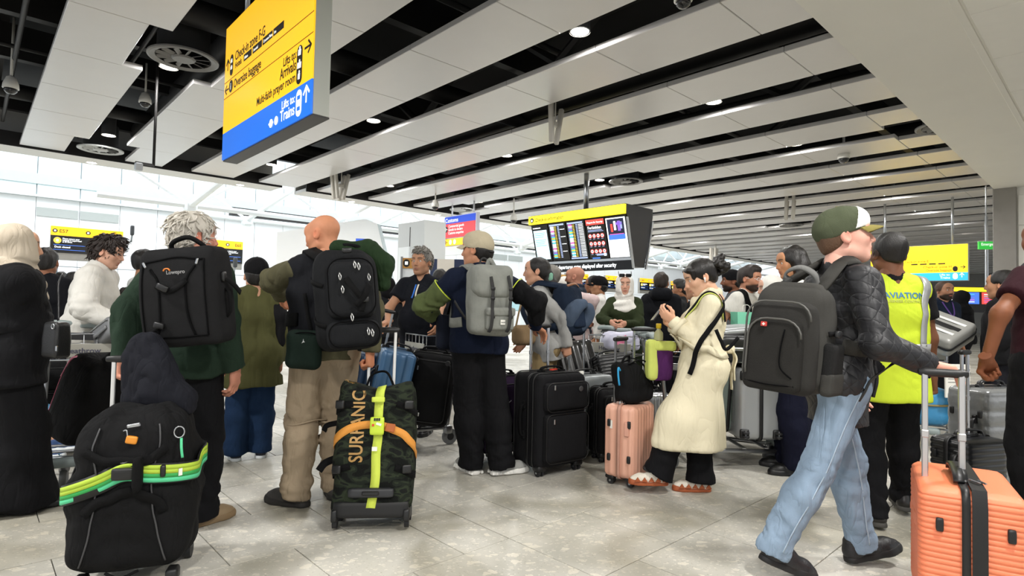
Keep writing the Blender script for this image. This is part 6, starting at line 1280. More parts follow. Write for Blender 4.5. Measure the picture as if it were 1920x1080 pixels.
MB().puff((-.05, -.02, .672), (.05, .035, .035), .014, 4).build('ribbon_charm', TAGW, gc, True)
# ---- pink cabin case with black rucksack on top
PNK = mat('shell_pink', 'dba68f', .4, 0, .05, 3, bump=.05, bs=600)
pk_ = hard_case('suitcase', 'small pink ribbed cabin suitcase with a black rucksack on top', (.86, 4.17, 0), .95, .36, .235, .50, PNK, 'v', 44, 15, .0035, .04, 1.0, trim=mat('pink_zip', 'b88a78', .5), bars=mat('bar_dark', '8c8e90', .3, .8), side_handle=False)
MB().box((-.186, -.06, .40), (.014, .035, .10), bev=.005).build('combination_lock', mat('pink_lock', 'd09a86', .4), pk_); MB().box((-.186, .055, .42), (.004, .018, .055)).build('sticker', TAGW, pk_); MB().tube([(-.15+.02*math.cos(a), .0, .57+.014*math.sin(a)) for a in np.arange(12)*2*PI/12], .005, 6, True).build('clip_ring', CHROME, pk_, True)
bp = thing('rucksack', (.87, 4.14, .572), .3, 'black drawstring rucksack sitting on the pink cabin suitcase', 'bag')
def bfn(P, U): Q = P.copy(); k = 1-.28*np.clip(U[:, 2], 0, 1); Q[:, 0] *= k; Q[:, 1] *= k; Q[:, 0] -= .05*np.clip(U[:, 2]+.3, 0, 2); Q += U*(.014*wob(P, 20, 3)+.008*wob(P, 42, 5))[:, None]; return Q
MB().puff((0, 0, .135), (.24, .18, .27), .06, 20, bfn).build('body', NYL2, bp, True)
for y in (-.05, .05): MB().ribbon(spline([(-.06, y, .26), (.03, y-.01, .29), (.10, y-.03, .24), (.15, y-.05, .13), (.16, y-.06, .08)], 6), (.6, 0, .8), .022, .007).build('shoulder_strap', WEB, bp, True)
MB().tube(spline([(-.10, -.02, .26), (-.08, -.03, .31), (-.03, 0, .315), (-.02, .02, .27)], 6), .009, 6).build('top_loop', WEB, bp, True); MB().tube(spline([(-.13, -.06, .22), (-.15, -.07, .24), (-.15, -.07, .19), (-.14, -.07, .12)], 6), .007, 6).build('blue_cord', mat('cord_blue', '2f9ad0', .5), bp, True)
# ================================================================ rucksacks and carried bags
def pack(name, label, loc, R, w, h, d, m, taper=.12, seed=3, r=.06, bulge=.025, n=22, amp=.006):
    t = thing(name, loc, 0, label, 'backpack', R=R)
    def fn(P, U):
        Q = P.copy(); z = U[:, 2]; Q[:, 0] *= 1-taper*np.clip(z-.2, 0, 1)**1.5; Q[:, 1] = np.where(U[:, 1] < 0, Q[:, 1]*(1-.35*np.clip(z-.1, 0, 1)**1.4), Q[:, 1]); b = (1-U[:, 0]**2)*(1-z**2); Q[:, 1] -= bulge*b*(U[:, 1] < -.8); Q += U*(amp*wob(P, 16, seed)+amp*.5*wob(P, 36, seed+1))[:, None]; return Q
    mb = MB().puff((0, 0, 0), (w, d, h), r, n, fn); T_ = BVHTree.FromPolygons([tuple(v) for v in np.vstack(mb.v)], mb.f); mb.build('body', m, t, True); return t, T_
def toL(R, loc, pts): return (np.asarray(pts)-loc)@R
def straps(t, loc, R, J, m, w=.06, th=.014, spread=.085, drop=.3, sides='LR', topz=.2, surf='topVQ'):
    T_ = bvh(J[surf])
    for q in sides:
        d = -1 if q == 'L' else 1; X, Y_, Z = J['X'], J['Y'], J['Z']; a = np.asarray(loc)+R@np.array([d*spread, 0, topz])
        p = [a, J['neck']+X*d*spread*1.05-Y_*.06+Z*.03, J['neck']+X*d*spread*1.15+Y_*.05+Z*.02, J['uch']+X*d*.125+Y_*.16, J['chest']+X*d*.15+Y_*.15-Z*.05, J['waist']+X*d*.19+Y_*.05, J['waist']+X*d*.17-Y_*.12]
        o, n = cling(spline(p[1:], 6), [T_], .004); o = np.vstack([a, o]); n = np.vstack([n[0], n])
        MB().ribbon(o, n, w, th).build('shoulder_strap', m, t, True, (R.T, -(R.T@np.asarray(loc))))
# --- camera rucksack of the white-haired man
J = FJ['white']; R = J['R']@rotm(0, -.09, 0)@rotm(.06, 0, 0); loc = at(352, 556, 2.90); CAMB = fabric('pack_black', '1b1b1c', .2, .7, 520, .85, fold=.12)
t, T_ = pack('backpack', 'large black camera backpack with grab handle on the white-haired man', loc, R, .405, .485, .20, CAMB, .06, 3, .045, .012, 24, .003)
lin_ = mat('pack_seam', '060607', .9, spec=.1)
def seam(path, w=.006, m=lin_, nm='seam', T=None, t_=None, off=.001, th=.003): return on(T or T_, path, w, m, t_ or t, nm, off, th)
for sx in (-1, 1):
    seam([(sx*.12, -.2, .17), (sx*.075, -.2, .09), (sx*.075, -.2, -.1), (sx*.10, -.2, -.2)], .012); seam([(sx*.165, -.2, .2), (sx*.18, -.2, .0), (sx*.175, -.2, -.2)], .008)
    MB().box((sx*.135, -.105, .165), (.012, .012, .03), rotm(0, sx*.4, 0), bev=.003).build('zip_pull', CHROME, t)
seam([(-.17, -.2, -.2), (0, -.2, -.205), (.17, -.2, -.2)], .008); seam([(-.17, -.2, .195), (0, -.18, .215), (.17, -.2, .195)], .008)
on(T_, [(-.085, -.2, .07), (-.03, -.2, .04), (.03, -.2, .05), (.08, -.2, .09)], .026, WEB, t, 'cross_strap', .006); MB().puff((-.035, -.128, .05), (.06, .02, .03), .006, 4, None, rotm(0, .5, 0)).build('buckle', BLACK, t, True); MB().puff((-.07, -.128, -.13), (.05, .02, .03), .006, 4, None, rotm(0, .3, 0)).build('buckle', BLACK, t, True)
on(T_, [(-.17, -.2, -.19), (-.1, -.2, -.15), (-.06, -.2, -.125)], .016, WEB, t, 'lash_strap', .003)
a_ = MB().tube([(-.012+.016*math.cos(a), -.122, .128+.012*math.sin(a)) for a in np.linspace(0, PI, 10)], .0035, 6).build('emblem', mat('logo_orange', 'd87a28', .5), t, True)
text('Lowepro', .026, mat('logo_grey', '8c8c8c', .5), t, (-.014, -.124, .112), None, 'lettering')
for sx in (-1, 1): MB().ribbon(spline([(sx*.19, -.02, .10), (sx*.22, -.01, .07), (sx*.235, .02, .04), (sx*.24, .06, .0)], 5), (sx, 0, .2), .03, .006).build('side_strap', WEB, t, True); MB().puff((sx*.21, -.02, .085), (.02, .03, .05), .006, 4).build('buckle', BLACK, t, True)
MB().tube(spline([(-.09, .04, .23), (-.07, .02, .275), (.02, .01, .295), (.08, .02, .26), (.1, .04, .225)], 6), .012, 8).build('grab_handle', WEB, t, True); MB().ribbon(spline([(.2, .0, .02), (.222, -.01, 0), (.222, -.01, -.08), (.2, 0, -.11)], 5), (1, 0, 0), .02, .008).build('side_handle', WEB, t, True)
straps(t, loc, R, J, WEB, .065, .018, .10)
# --- travel rucksack of the bald man
J = FJ['bald']; R = J['R']@rotm(-.03, -.08, 0); loc = at(650, 562, 3.27); 
t, T_ = pack('backpack', 'big black travel rucksack with silver zip pulls on the bald man', loc, R, .35, .56, .27, fabric('pack_black2', '18191b', .2, .6, 480, .8, fold=.15), .16, 7, .09, .02, 26, .005)
pk2 = MB().puff((.01, -.14, .05), (.25, .10, .33), .05, 14, lambda P, U: P*np.where(U[:, 2:] > 0, 1-.12*U[:, 2:]**2, 1)).build('front_pocket', fabric('pack_black3', '1d1e20', .2, .6, 480, .8, fold=.1), t, True)
MB().puff((.01, -.14, -.20), (.28, .10, .15), .05, 12).build('lower_pocket', fabric('pack_black2', '18191b'), t, True)
o = band(.23, 0, .30, .07, 0, off=-.192); o[:, 2] -= .10; MB().tube(o+np.array([.01, 0, 0]), .004, 6, True).build('zip', lin_, pk2, True)
o = band(.25, 0, .12, .055, 0, off=-.192); o[:, 2] -= .26; MB().tube(o+np.array([.01, 0, 0]), .004, 6, True).build('zip', lin_, t, True)
SLV = mat('pull_silver', 'd2d2d0', .3, .7)
for x, z, a in ((.03, .19, .1), (.05, .18, -.2), (-.05, .13, .5), (.10, .12, -.4), (-.04, .06, .2), (.08, -.17, .3), (.1, -.18, -.2), (-.0, -.09, .4)): MB().ribbon(spline([(x, -.2, z), (x+.006, -.215, z-.02), (x, -.212, z-.04), (x-.006, -.215, z-.02), (x, -.2, z)], 4), (0, -1, 0), .004, .003).build('zip_pull', SLV, t, True)
for p in ([(-.02, -.21, .10), (.02, -.24, .03), (.06, -.22, -.03), (.05, -.2, -.08)], [(.1, -.21, .06), (.07, -.235, .0), (.02, -.22, -.05)]): MB().ribbon(spline(p, 6), (0, -1, 0), .03, .006).build('lash_strap', WEB, t, True)
MB().puff((.07, -.225, -.02), (.04, .02, .03), .006, 4).build('buckle', BLACK, t, True)
for z in (.1, -.12): on(T_, [(-.2, .05, z+.03), (-.2, -.06, z), (-.15, -.16, z-.03)], .022, WEB, t, 'compression_strap', .004)
MB().tube(spline([(-.05, .03, .275), (0, .0, .31), (.08, .0, .30), (.11, .02, .27)], 6), .012, 8).build('grab_handle', WEB, t, True)
straps(t, loc, R, J, WEB, .075, .02, .095, topz=.22)
MB().puff((.0, -.16, .255), (.05, .02, .03), .008, 4).build('toggle', BLACK, t, True)
# green jacket folded on top of the rucksack
g = np.asarray(loc)+R@np.array([.10, .03, .20]); s = SDF(g-.35, g+.35, .011); e = lambda x, y, z: np.asarray(loc)+R@np.array([x, y, z]); s.cone(e(-.03, .03, .30), e(.14, .06, .27), .045, .07, .05); s.cone(e(.14, .06, .27), e(.23, .07, .20), .07, .065, .05); s.cone(e(.23, .07, .20), e(.22, .08, .09), .06, .05, .05); V, Q = s.mesh(); org = e(.1, .05, .2); q = tag(qmesh('green_jacket', fold(V, Q, [(org, .3, .010, (1, .3, .4), 60)], .008, 26, 4), Q, fabric('jacket_green', '22331f', fold=.4), None, org), 'dark green jacket stuffed on top of the black travel rucksack', 'jacket'); q.location = tuple(org)
# belt pouch
lp_ = at(570, 655, 3.33); R2 = rotm(0, 0, .25)@rotm(.0, .06, 0); t = thing('belt_pouch', lp_, 0, 'small dark green pouch on the bald man\'s hip', 'pouch', R=R2); MB().puff((0, 0, 0), (.195, .09, .225), .06, 14, lambda P, U: P+U*(.004*wob(P, 22, 2))[:, None]-np.array([0, .014, 0])*((1-U[:, :1]**2)*(1-U[:, 2:]**2))).build('body', fabric('pouch_green', '16231d', .15, .5, 400, .8, fold=.15), t, True)
MB().prism([(-.006, -.012), (0, -.002), (.002, .014), (.005, .0), (.012, -.004), (.003, -.006)], (-.005, -.062, .05), (1, 0, 0), (0, 0, 1), (0, -.003, 0)).build('emblem', SLV, t); MB().tube(spline([(-.08, -.03, .07), (-.03, -.045, .095), (.05, -.045, .095), (.085, -.03, .06)], 6), .004, 6).build('zip', lin_, t, True)
MB().ribbon(spline([(.03, .02, .1), (.0, .03, .2), (-.03, .05, .32)], 5), (0, -1, 0), .022, .005).build('strap', WEB, t, True)
# --- grey flap rucksack of the capped man
J = FJ['cap']; R = J['R']@rotm(.03, .0, 0); loc = at(916, 566, 4.03); GFB = fabric('pack_grey_melange', '83857f', .35, .6, 420, .9, fold=.25)
t, T_ = pack('backpack', 'light grey flap-top rucksack with dark straps on the capped man', loc, R, .305, .47, .19, GFB, .05, 9, .06, .02, 24, .007)
fl_ = MB().puff((0, -.045, .145), (.295, .19, .22), .06, 16, lambda P, U: P+U*(.006*wob(P, 18, 4))[:, None]+np.array([0, 0, -.02])*(U[:, 1:2] < -.5)*(1-U[:, :1]**2)).build('top_flap', GFB, t, True)
fp = MB().puff((.035, -.125, -.115), (.20, .05, .15), .02, 12).build('front_pocket', GFB, t, True); MB().puff((.035, -.135, -.065), (.21, .055, .06), .018, 8).build('pocket_flap', GFB, fp, True)
DST = fabric('strap_darkgrey', '3a3a3a', .1, .6, 500, .8, fold=0)
for x in (-.035, .095):
    o = spline([(x-.02, -.01, .25), (x-.012, -.11, .21), (x, -.155, .10), (x, -.16, .02), (x, -.155, -.04), (x-.005, -.175, -.09), (x-.01, -.165, -.17), (x-.015, -.14, -.2)], 6); MB().ribbon(o, (0, -1, .15), .022, .005).build('leather_strap', DST, t, True)
    for z in (.09, .025, -.10): MB().puff((x, -.172 if z < 0 else -.165, z), (.03, .012, .022), .005, 4).build('buckle', BLACK, t, True)
lb = MB().box((.045, -.157, -.135), (.034, .004, .034), bev=.001).build('label', TAGW, t); text('Herschel', .008, DST, lb, (.031, -.161, -.138), None, 'lettering')
MB().tube([(-.05+.028*math.cos(a), -.02, .265+.035*math.sin(a)) for a in np.arange(16)*2*PI/16], .007, 8, True).build('grab_loop', DST, t, True); MB().ribbon(spline([(-.03, -.02, .24), (-.01, -.03, .29), (.03, -.02, .245)], 5), (0, -1, .4), .03, .006).build('grab_handle', GFB, t, True)
straps(t, loc, R, J, GFB, .07, .012, .095, topz=.21)
MB().ribbon(spline([(-.14, .06, -.12), (-.18, .1, -.05), (-.2, .14, .0)], 5), (-1, 0, 0), .025, .004).build('lower_strap', DST, t, True)
# dark small bag at his left hip
t = thing('shoulder_bag', at(834, 622, 4.33), .3, 'small dark navy bag at the capped man\'s left side', 'bag'); MB().puff((0, 0, 0), (.13, .12, .26), .04, 12, lambda P, U: P+U*(.008*wob(P, 18, 3))[:, None]).build('body', fabric('bag_navy', '141823'), t, True); MB().ribbon(spline([(.02, 0, .12), (.06, .02, .25), (.12, .06, .4)], 5), (0, -1, 0), .025, .004).build('strap', WEB, t, True)
# --- dark grey rucksack of the walking man
J = FJ['walk']; R = rotm(0, 0, -.78)@rotm(-.05, .06, 0); loc = at(1487, 632, 2.56); DGB = fabric('pack_darkgrey', '3c3b38', .2, .7, 460, .8, fold=.12); DGB2 = fabric('pack_darkgrey2', '2e2d2b', .2, .7, 460, .8, fold=.12)
t, T_ = pack('backpack', 'dark grey laptop backpack with red badge on the walking man', loc, R, .325, .48, .21, DGB, .22, 5, .08, .02, 26, .004)
p1 = MB().puff((-.005, -.11, -.03), (.29, .10, .42), .07, 16, lambda P, U: P*np.stack([1-.14*np.clip(U[:, 2], 0, 1)**1.6]*3, 1)*np.array([1, 1, 1])+0).build('middle_pocket', DGB2, t, True)
p2 = MB().puff((-.02, -.155, -.07), (.24, .07, .33), .055, 16, lambda P, U: P*np.where(U[:, 2:] > 0, 1-.14*U[:, 2:]**1.6, 1)).build('front_pocket', fabric('pack_front', '262523', .2, .7, 460, .8, fold=.1), t, True)
for wd, hh, y, z0, par in ((.25, .36, -.162, -.22, p1), (.205, .28, -.192, -.215, p2)): o = band(wd, 0, hh, .07, 0, off=y)[:14]; o[:, 2] += z0; o[:, 0] -= .012; MB().tube(o, .0045, 6).build('zip', mat('zip_grey', '4b4a46', .5), par, True)
bdg = MB().box((-.055, -.197, .045), (.026, .006, .020), bev=.002).build('badge', mat('badge_red', 'b8322a', .4), t); MB().box((-.055, -.201, .045), (.012, .002, .004)).build('badge_cross', TAGW, bdg); MB().box((-.055, -.201, .045), (.004, .002, .012)).build('badge_cross', TAGW, bdg)
MB().tube(spline([(.03, -.193, .03), (.02, -.196, -.06), (.025, -.196, -.13), (.07, -.19, -.17)], 6), .003, 6).build('seam', lin_, t, True); MB().tube(spline([(-.12, -.185, -.2), (-.02, -.198, -.205), (.08, -.185, -.2)], 6), .003, 6).build('seam', lin_, t, True)
MB().puff((.165, .0, -.11), (.05, .16, .2), .02, 10).build('side_pocket', fabric('mesh_black', '1d1d1d', .1, 1.0, 300, .8, fold=.1), t, True); MB().puff((.168, .0, -.18), (.055, .165, .1), .02, 8).build('pocket_base', DGB, t, True)
on(T_, [(.2, -.1, .03), (.2, .02, .035), (.19, .11, .06)], .022, WEB, t, 'compression_strap', .01); MB().puff((.187, -.03, .03), (.02, .05, .03), .006, 4).build('buckle', BLACK, t, True)
MB().ribbon(spline([(-.06, .05, .24), (-.055, .03, .285), (.0, .02, .305), (.05, .03, .28), (.06, .05, .24)], 6), (0, -.5, 1), .035, .012).build('grab_handle', fabric('handle_grey_fab', '6a6a68'), t, True)
straps(t, loc, R, J, DGB, .065, .014, .085, topz=.2)
# --- trench-coat woman's bag: lime and black strap, lime and purple tote
J = FJ['trench']; T_ = bvh(J['topVQ']); X, Y_, Z = J['X'], J['Y'], J['Z']
tb = thing('tote_bag', J['pos']+np.array([-.26, .12, .84]), 0, 'purple and lime tote bag with a yellow-capped bottle before the trench coat', 'bag'); loc = np.array(tb.location)
LIM = fabric('tote_lime', 'c3cc6a', fold=.3); PUR = fabric('tote_purple', '46204e', fold=.35)
MB().puff((0, 0, 0), (.17, .13, .34), .05, 16, lambda P, U: P*np.where(U[:, 2:] < 0, 1-.35*U[:, 2:]**2, 1)+U*(.009*wob(P, 18, 3))[:, None]).build('body', PUR, tb, True); MB().puff((-.055, -.0, .03), (.075, .14, .28), .03, 12, lambda P, U: P+U*(.008*wob(P, 18, 5))[:, None]).build('lime_panel', LIM, tb, True); MB().puff((.02, -.035, .13), (.16, .08, .07), .025, 8).build('lime_rim', LIM, tb, True)
bo = MB().lathe([(.03, 0), (.032, .05), (.03, .08), (.014, .1), (.014, .115)], (-.01, 0, .14), n=16).build('bottle', mat('bottle_clear', 'd8d8a8', .1, 0, 0, trans=.5), tb, True); MB().lathe([(.018, 0), (.018, .03), (.016, .034), (0, .034)], (-.01, 0, .25), n=16).build('bottle_cap', mat('cap_yellow', 'd8b81e', .4), bo, True)
def wstrap(p, w, m, nm, off=.006, th=.006, cl=True):
    o = spline(p, 8)
    if cl: o, n = cling(o, [T_], off)
    else: n = np.tile(np.array([0, -1., 0]), (len(o), 1))
    MB().ribbon(o, n, w, th).build(nm, m, tb, True, (np.eye(3), -loc))
sd = -X   # her left side faces the camera
# X axis of the figure points to her right; the camera-side shoulder is the left one
sh_ = J['shL']; a = sh_+Z*.07
wstrap([J['uch']+Y_*.14-X*.06-Z*.1, sh_*.8+J['neck']*.2+Y_*.05+Z*.06, sh_*.8+J['neck']*.2-Y_*.03+Z*.06, J['uch']-X*.12-Y_*.14-Z*.05], .05, LIM, 'shoulder_strap'); wstrap([J['uch']+Y_*.14-X*.06-Z*.12, sh_*.8+J['neck']*.2+Y_*.05+Z*.06, sh_*.8+J['neck']*.2-Y_*.03+Z*.06, J['uch']-X*.12-Y_*.14-Z*.07], .028, WEB, 'shoulder_web', .012)
wstrap([sh_*.85+J['neck']*.15-Y_*.03+Z*.03, J['uch']-X*.2-Y_*.05-Z*.02, J['chest']-X*.22+Y_*.02-Z*.05, J['waist']-X*.22+Y_*.08-Z*.02, J['pel']-X*.22+Y_*.13-Z*.06], .032, WEB, 'hanging_strap', .02)
wstrap([at(1342, 618, 3.7), at(1352, 640, 3.7), at(1362, 655, 3.7), at(1384, 633, 3.72)], .022, WEB, 'loose_strap', cl=False)
# --- headscarf woman's shoulder bag
t = thing('handbag', at(106, 635, 3.2), -.3, 'black leather shoulder bag beside the woman in beige headscarf', 'bag'); LEA = mat('leather_black', '121213', .38, 0, .1, 6, bump=.2, bs=200)
MB().puff((0, 0, 0), (.12, .09, .21), .02, 10, lambda P, U: P*np.where(U[:, 2:] > 0, 1-.12*U[:, 2:], 1)).build('body', LEA, t, True); MB().ribbon(spline([(.01, 0, .1), (-.04, .03, .2), (-.09, .06, .3), (-.15, .12, .36)], 6), (0, -1, .0), .014, .004).build('strap', LEA, t, True); MB().tube([(.04+.01*math.cos(a), -.05, .07+.014*math.sin(a)) for a in np.arange(10)*2*PI/10], .003, 5, True).build('ring', CHROME, t, True); MB().box((.055, -.035, -.05), (.012, .012, .03), bev=.003).build('clasp', CHROME, t)
# ================================================================ people further back
HBK = hairmat('hair_black', '14110f'); HDB = hairmat('hair_darkbrown', '231812'); HGR = hairmat('hair_grey', '77736c')
def bg(label, px, Y, yaw, h, skin='c2906f', topc='222226', topn='jacket', f=.028, hem=.86, botc='1b1b20', hair=None, det=.016, **k):
    tp = dict(m=fabric('cloth_'+topc, topc), f=f, hem=hem, name=topn, **k.pop('top', {}))
    p = at(px, 600, Y); return person(label, (p[0], Y), yaw, h, skin, top=tp, bottom=dict(m=fabric('cloth_'+botc, botc), f=k.pop('bf', (.02, .03, .03))), shoe=dict(m=k.pop('sh_m', BLACK), sole=k.pop('so_m', BLACK)), det=det, **k)
def hair_long(J, m, L=.36, back=.05, part=.0):
    s = SDF((-.16, -.24, -.2-L), (.16, .15, .17), .0075); s.ell((0, -.018, .035), (.09, .114, .1), k=.02); s.ell((0, -.05, -.03), (.085, .07, .09), k=.03)
    for d in (-1, 1): s.chain([(d*.065, -.01, .0), (d*.08, -.02, -.12), (d*.075, -.03, -.12-L*.7)], (.035, .038, .022), .03)
    s.chain([(0, -.06, -.05), (0, -.09-back, -.15), (0, -.10-back, -.12-L)], (.075, .07, .035), .04, n=(1, 0, 0), w=1.3); s.ell((0, .15, -.06), (.105, .105, .15), k=.012, sub=True)
    return hmesh(J, s, 'hair', m, .005, 55, 5, (1.3, 1.3, .25))
# man in dark top far left
J = bg('man in black top standing behind the woman in beige headscarf', 82, 5.3, .35, 1.66, '8a5c44', '15161a', w=1.1); hair_short(J, HBK, .008)
# young man in white sweater
J = bg('young man in white sweatshirt leaning over a luggage trolley', 158, 4.75, -1.25, 1.74, 'c79a82', 'cfcdc6', 'sweatshirt', .06, .80, '8d8a84', lean=.20, hyaw=-.1, hpitch=-.05, wr=at(222, 606, 4.55), wl=at(236, 604, 4.85), er=(.5, -1, -.5), hr='grip', det=.013, sh=1.05, top=dict(sf=.05, amp=.01, wa=.016, eb=.016), stubble=.15)
hair_short(J, HDB, .014, -.06, .06, amp=.006, f=70, topp=.02, locks=260, ll=.06)
J = bg('dark-haired man in white top glimpsed left of the black camera backpack', 268, 6.0, -.6, 1.72, 'a87a5c', 'c9c9c6'); hair_short(J, HBK, .014)
# short woman in olive coat
J = bg('short person in olive coat, blue jeans and black cap behind the bald man', 478, 4.55, .55, 1.53, 'b98a6e', '4c4c2e', 'coat', .05, .64, '1f3350', w=1.12, feet=((at(440, 868, 4.5)[0], 4.5), (at(478, 868, 4.5)[0], 4.6)), top=dict(flare=.05, hw=1.3, sf=.04, amp=.01), bf=(.03, .045, .055), sh_m=mat('shoe_navy', '151b28'), so_m=WHITE, det=.014)
hair_short(J, HBK, .01, capz=.03); cap(J, fabric('cap_black', '121214'), fabric('cap_black', '121214'))
s = SDF(J['pos']+[-.1, -.35, .85], J['pos']+[.35, .3, 1.35], .012); s.cone(J['neck']+J['X']*.12-J['Z']*.02, J['chest']+J['X']*.17-J['Y']*.08, .05, .06, .04); s.cone(J['chest']+J['X']*.17-J['Y']*.08, J['pel']+J['X']*.17-J['Y']*.08+J['Z']*.05, .055, .04, .04); V, Q = s.mesh(); qmesh('black_scarf', fold(V, Q, [], .01, 30, 2), Q, BLKC, J['root'], J['pos'])
J = bg('person in black hooded jacket far behind the black travel rucksack', 725, 8.0, .4, 1.56, '9a7058', '1d1f22', f=.04)
s = SDF((-.14, -.16, -.2), (.14, .15, .17), .009); s.ell((0, -.016, .03), (.1, .122, .108), k=.03); s.ell((0, -.03, -.08), (.1, .1, .09), k=.04); s.ell((0, .14, -.02), (.06, .09, .09), k=.01, sub=True); hmesh(J, s, 'hood', BLKC, .003, 40)
# polo man
J = bg('grey-haired man in navy polo shirt facing the camera', 789, 5.6, PI-.32, 1.755, 'b98a6c', '17191f', 'polo_shirt', .02, .80, '17171b', w=1.22, hyaw=-.05, wr=at(727, 603, 5.3), er=(.8, -.6, 0), hr='rest', hdr=((-.3, -.8, -.2), (0, 0, -1)), wl=at(822, 601, 5.1), el=(-.6, -1, 0), hl='rest', det=.012, stubble=.35, brow='2e2a28', lip='9a6458', sh=1.08, top=dict(sleeve='short', sf=.025, collar=.02, vneck=True))
hair_short(J, HGR, .010, -.05, .075, amp=.005, f=70, topp=.012, locks=260, ll=.035)
T_ = bvh(J['topVQ']); X, Y_, Z = J['X'], J['Y'], J['Z']
for dx, c in ((-.012, 'd8d2c4'), (.012, '2a6fd0')): o, n = cling(spline([J['neck']+Y_*.13+X*dx-Z*.05, J['uch']+Y_*.2+X*dx*1.2-Z*.02, J['chest']+Y_*.25+X*dx*1.5+Z*.02], 5), [T_], .003); MB().ribbon(o, n, .014, .004).build('placket_stripe', mat('stripe_'+c, c, .7, 0, 0), J['root'], True, (np.eye(3), -J['pos']))
J = bg('black-haired person glimpsed between the navy polo and the tan cap', 823, 7.4, .1, 1.66, 'a87a5c', '1a1a1e'); hair_short(J, HBK, .016)
# woman in grey hoodie
J = bg('woman in light grey hoodie with dark ponytail looking left', 1026, 5.05, 1.30, 1.655, 'c4957a', '9c9c9a', 'hoodie', .034, .80, '8d7a58', fem=True, lean=.16, hyaw=.15, hpitch=.12, wl=at(1063, 648, 4.9), el=(-.2, -1, 0), hl='grip', hdl=((.1, 0, -1), (0, 1, 0)), wr=at(985, 640, 5.15), det=.012, top=dict(sf=.03, collar=.03, amp=.007, eb=.012)); FJ['hoodie'] = J
s = SDF((-.13, -.22, -.3), (.13, .15, .17), .006); s.ell((0, -.018, .035), (.083, .107, .093), k=.02); s.ell((0, -.05, -.02), (.066, .06, .06), k=.03); s.chain([(0, -.10, -.03), (0, -.12, -.1), (.0, -.09, -.26)], (.045, .05, .02), .03); s.ell((0, .150, -.065), (.11, .105, .135), k=.01, sub=True)
for d in (-1, 1): s.ell((d*.092, -.004, -.02), (.024, .026, .036), k=.008, sub=True)
hmesh(J, s, 'hair', HBK, .003, 90, 5, (1, 1, .4)); s = SDF((-.1, -.24, -.14), (.1, -.06, 0), .007); s.chain([(.04*math.cos(a), -.125+.0*a, -.065+.04*math.sin(a)) for a in np.linspace(0, 6.28, 9)], [.018]*9, .01); hmesh(J, s, 'scrunchie', fabric('scrunchie_green', '7fae98'), .004, 80)
d = nrm(J['wrL']-J['elbL']); MB().cyl(J['wrL']-d*.02-J['pos'], J['wrL']+d*.012-J['pos'], .036, .034, 16).build('watch', BLACK, J['root'], .6)
# her navy rucksack and neck pillow
R = rotm(0, 0, .95)@rotm(-.12, 0, 0); loc = np.array(J['chest'])-J['Y']*.20+np.array([.04, .0, -.03]); t, T_ = pack('backpack', 'navy rucksack on the back of the woman in grey hoodie', loc, R, .30, .44, .18, fabric('pack_navy', '1c2636'), .15, 4, .06); straps(t, loc, R, J, fabric('pack_navy', '1c2636'), .06, .014, .08); MB().puff((0, -.1, -.06), (.22, .06, .2), .03, 10).build('front_pocket', fabric('pack_navy2', '232f42'), t, True); MB().ribbon(spline([(-.1, -.06, .2), (.0, -.08, .22), (.1, -.06, .2)], 5), (0, -1, .5), .02, .005).build('leather_trim', mat('leather_tan', '8a5a3a', .6), t, True)
c = at(1085, 592, 4.95); s = SDF(c-.25, c+.25, .01); Rn = rotm(0, 0, .9)@rotm(.5, .35, 0); s.chain([c+Rn@np.array([.105*math.sin(a), .0, .115*math.cos(a)]) for a in np.linspace(.5, 5.78, 12)], [.048, .055, .06, .062, .062, .062, .062, .062, .062, .06, .055, .048], .03); V, Q = s.mesh(); q = tag(qmesh('neck_pillow', fold(V, Q, [], .004, 24, 2), Q, fabric('pillow_blue', '4c596c', .15, .4, 200, .95, fold=.2), None, c), 'blue-grey neck pillow hanging from the navy rucksack', 'pillow'); q.location = tuple(c)
t = thing('handbag', at(982, 628, 4.85), .8, 'tan crescent handbag carried by the woman in grey hoodie', 'bag'); MB().puff((0, 0, 0), (.24, .11, .17), .06, 12, lambda P, U: P+U*(.006*wob(P, 20, 3))[:, None]).build('body', fabric('bag_tan', '8a7458', fold=.3), t, True); MB().tube(spline([(-.1, 0, .06), (-.06, 0, .2), (.0, .02, .3)], 5), .008, 6).build('strap', fabric('bag_tan', '8a7458'), t, True)
J = bg('grey-haired man with glasses behind the woman in grey hoodie', 1030, 7.0, 1.5, 1.72, 'b98a70', '3a3c40'); hair_short(J, HGR, .014)
J = bg('white-scarfed person half hidden behind the bald man in quilted vest', 1056, 7.4, 1.2, 1.6, 'c9a58a', 'd8d4cc', fem=True); hijab(J, fabric('scarf_white', 'e2dfd8', fold=.3), h=.01)
# bald man in quilted vest
J = bg('bald bearded man in navy quilted vest over pale pink shirt', 1086, 6.9, 1.15, 1.71, 'b5806a', 'cfb9b8', 'shirt', .024, .80, '20242e', wl=at(1106, 598, 6.7), el=(-.4, -1, 0), hl='grip', beard='2e2622', shaved=None, det=.014, lean=.08)
s = SDF(J['pos']+[-.35, -.35, .8], J['pos']+[.35, .35, 1.6], .013); X, Y_, Z = J['X'], J['Y'], J['Z']; s.cone(J['pel'], J['waist'], .145, .14, .05, X, 1.35); s.cone(J['waist'], J['chest'], .14, .148, .05, X, 1.35); s.cone(J['chest'], J['uch'], .148, .115, .05, X, 1.4); s.cone(J['neck']+Z*.02, J['shL']*.7+J['neck']*.3, .068, .07, .04); s.cone(J['neck']+Z*.02, J['shR']*.7+J['neck']*.3, .068, .07, .04); s.cone(J['neck']+Z*.07, J['neck']+Z*.3+Y_*.05, .065, .1, .01, sub=True)
for q in 'LR': dd = nrm(J['elb'+q]-J['sh'+q]); s.cone(J['sh'+q]+dd*.09, J['sh'+q]+dd*.3, .085, .1, .01, sub=True)
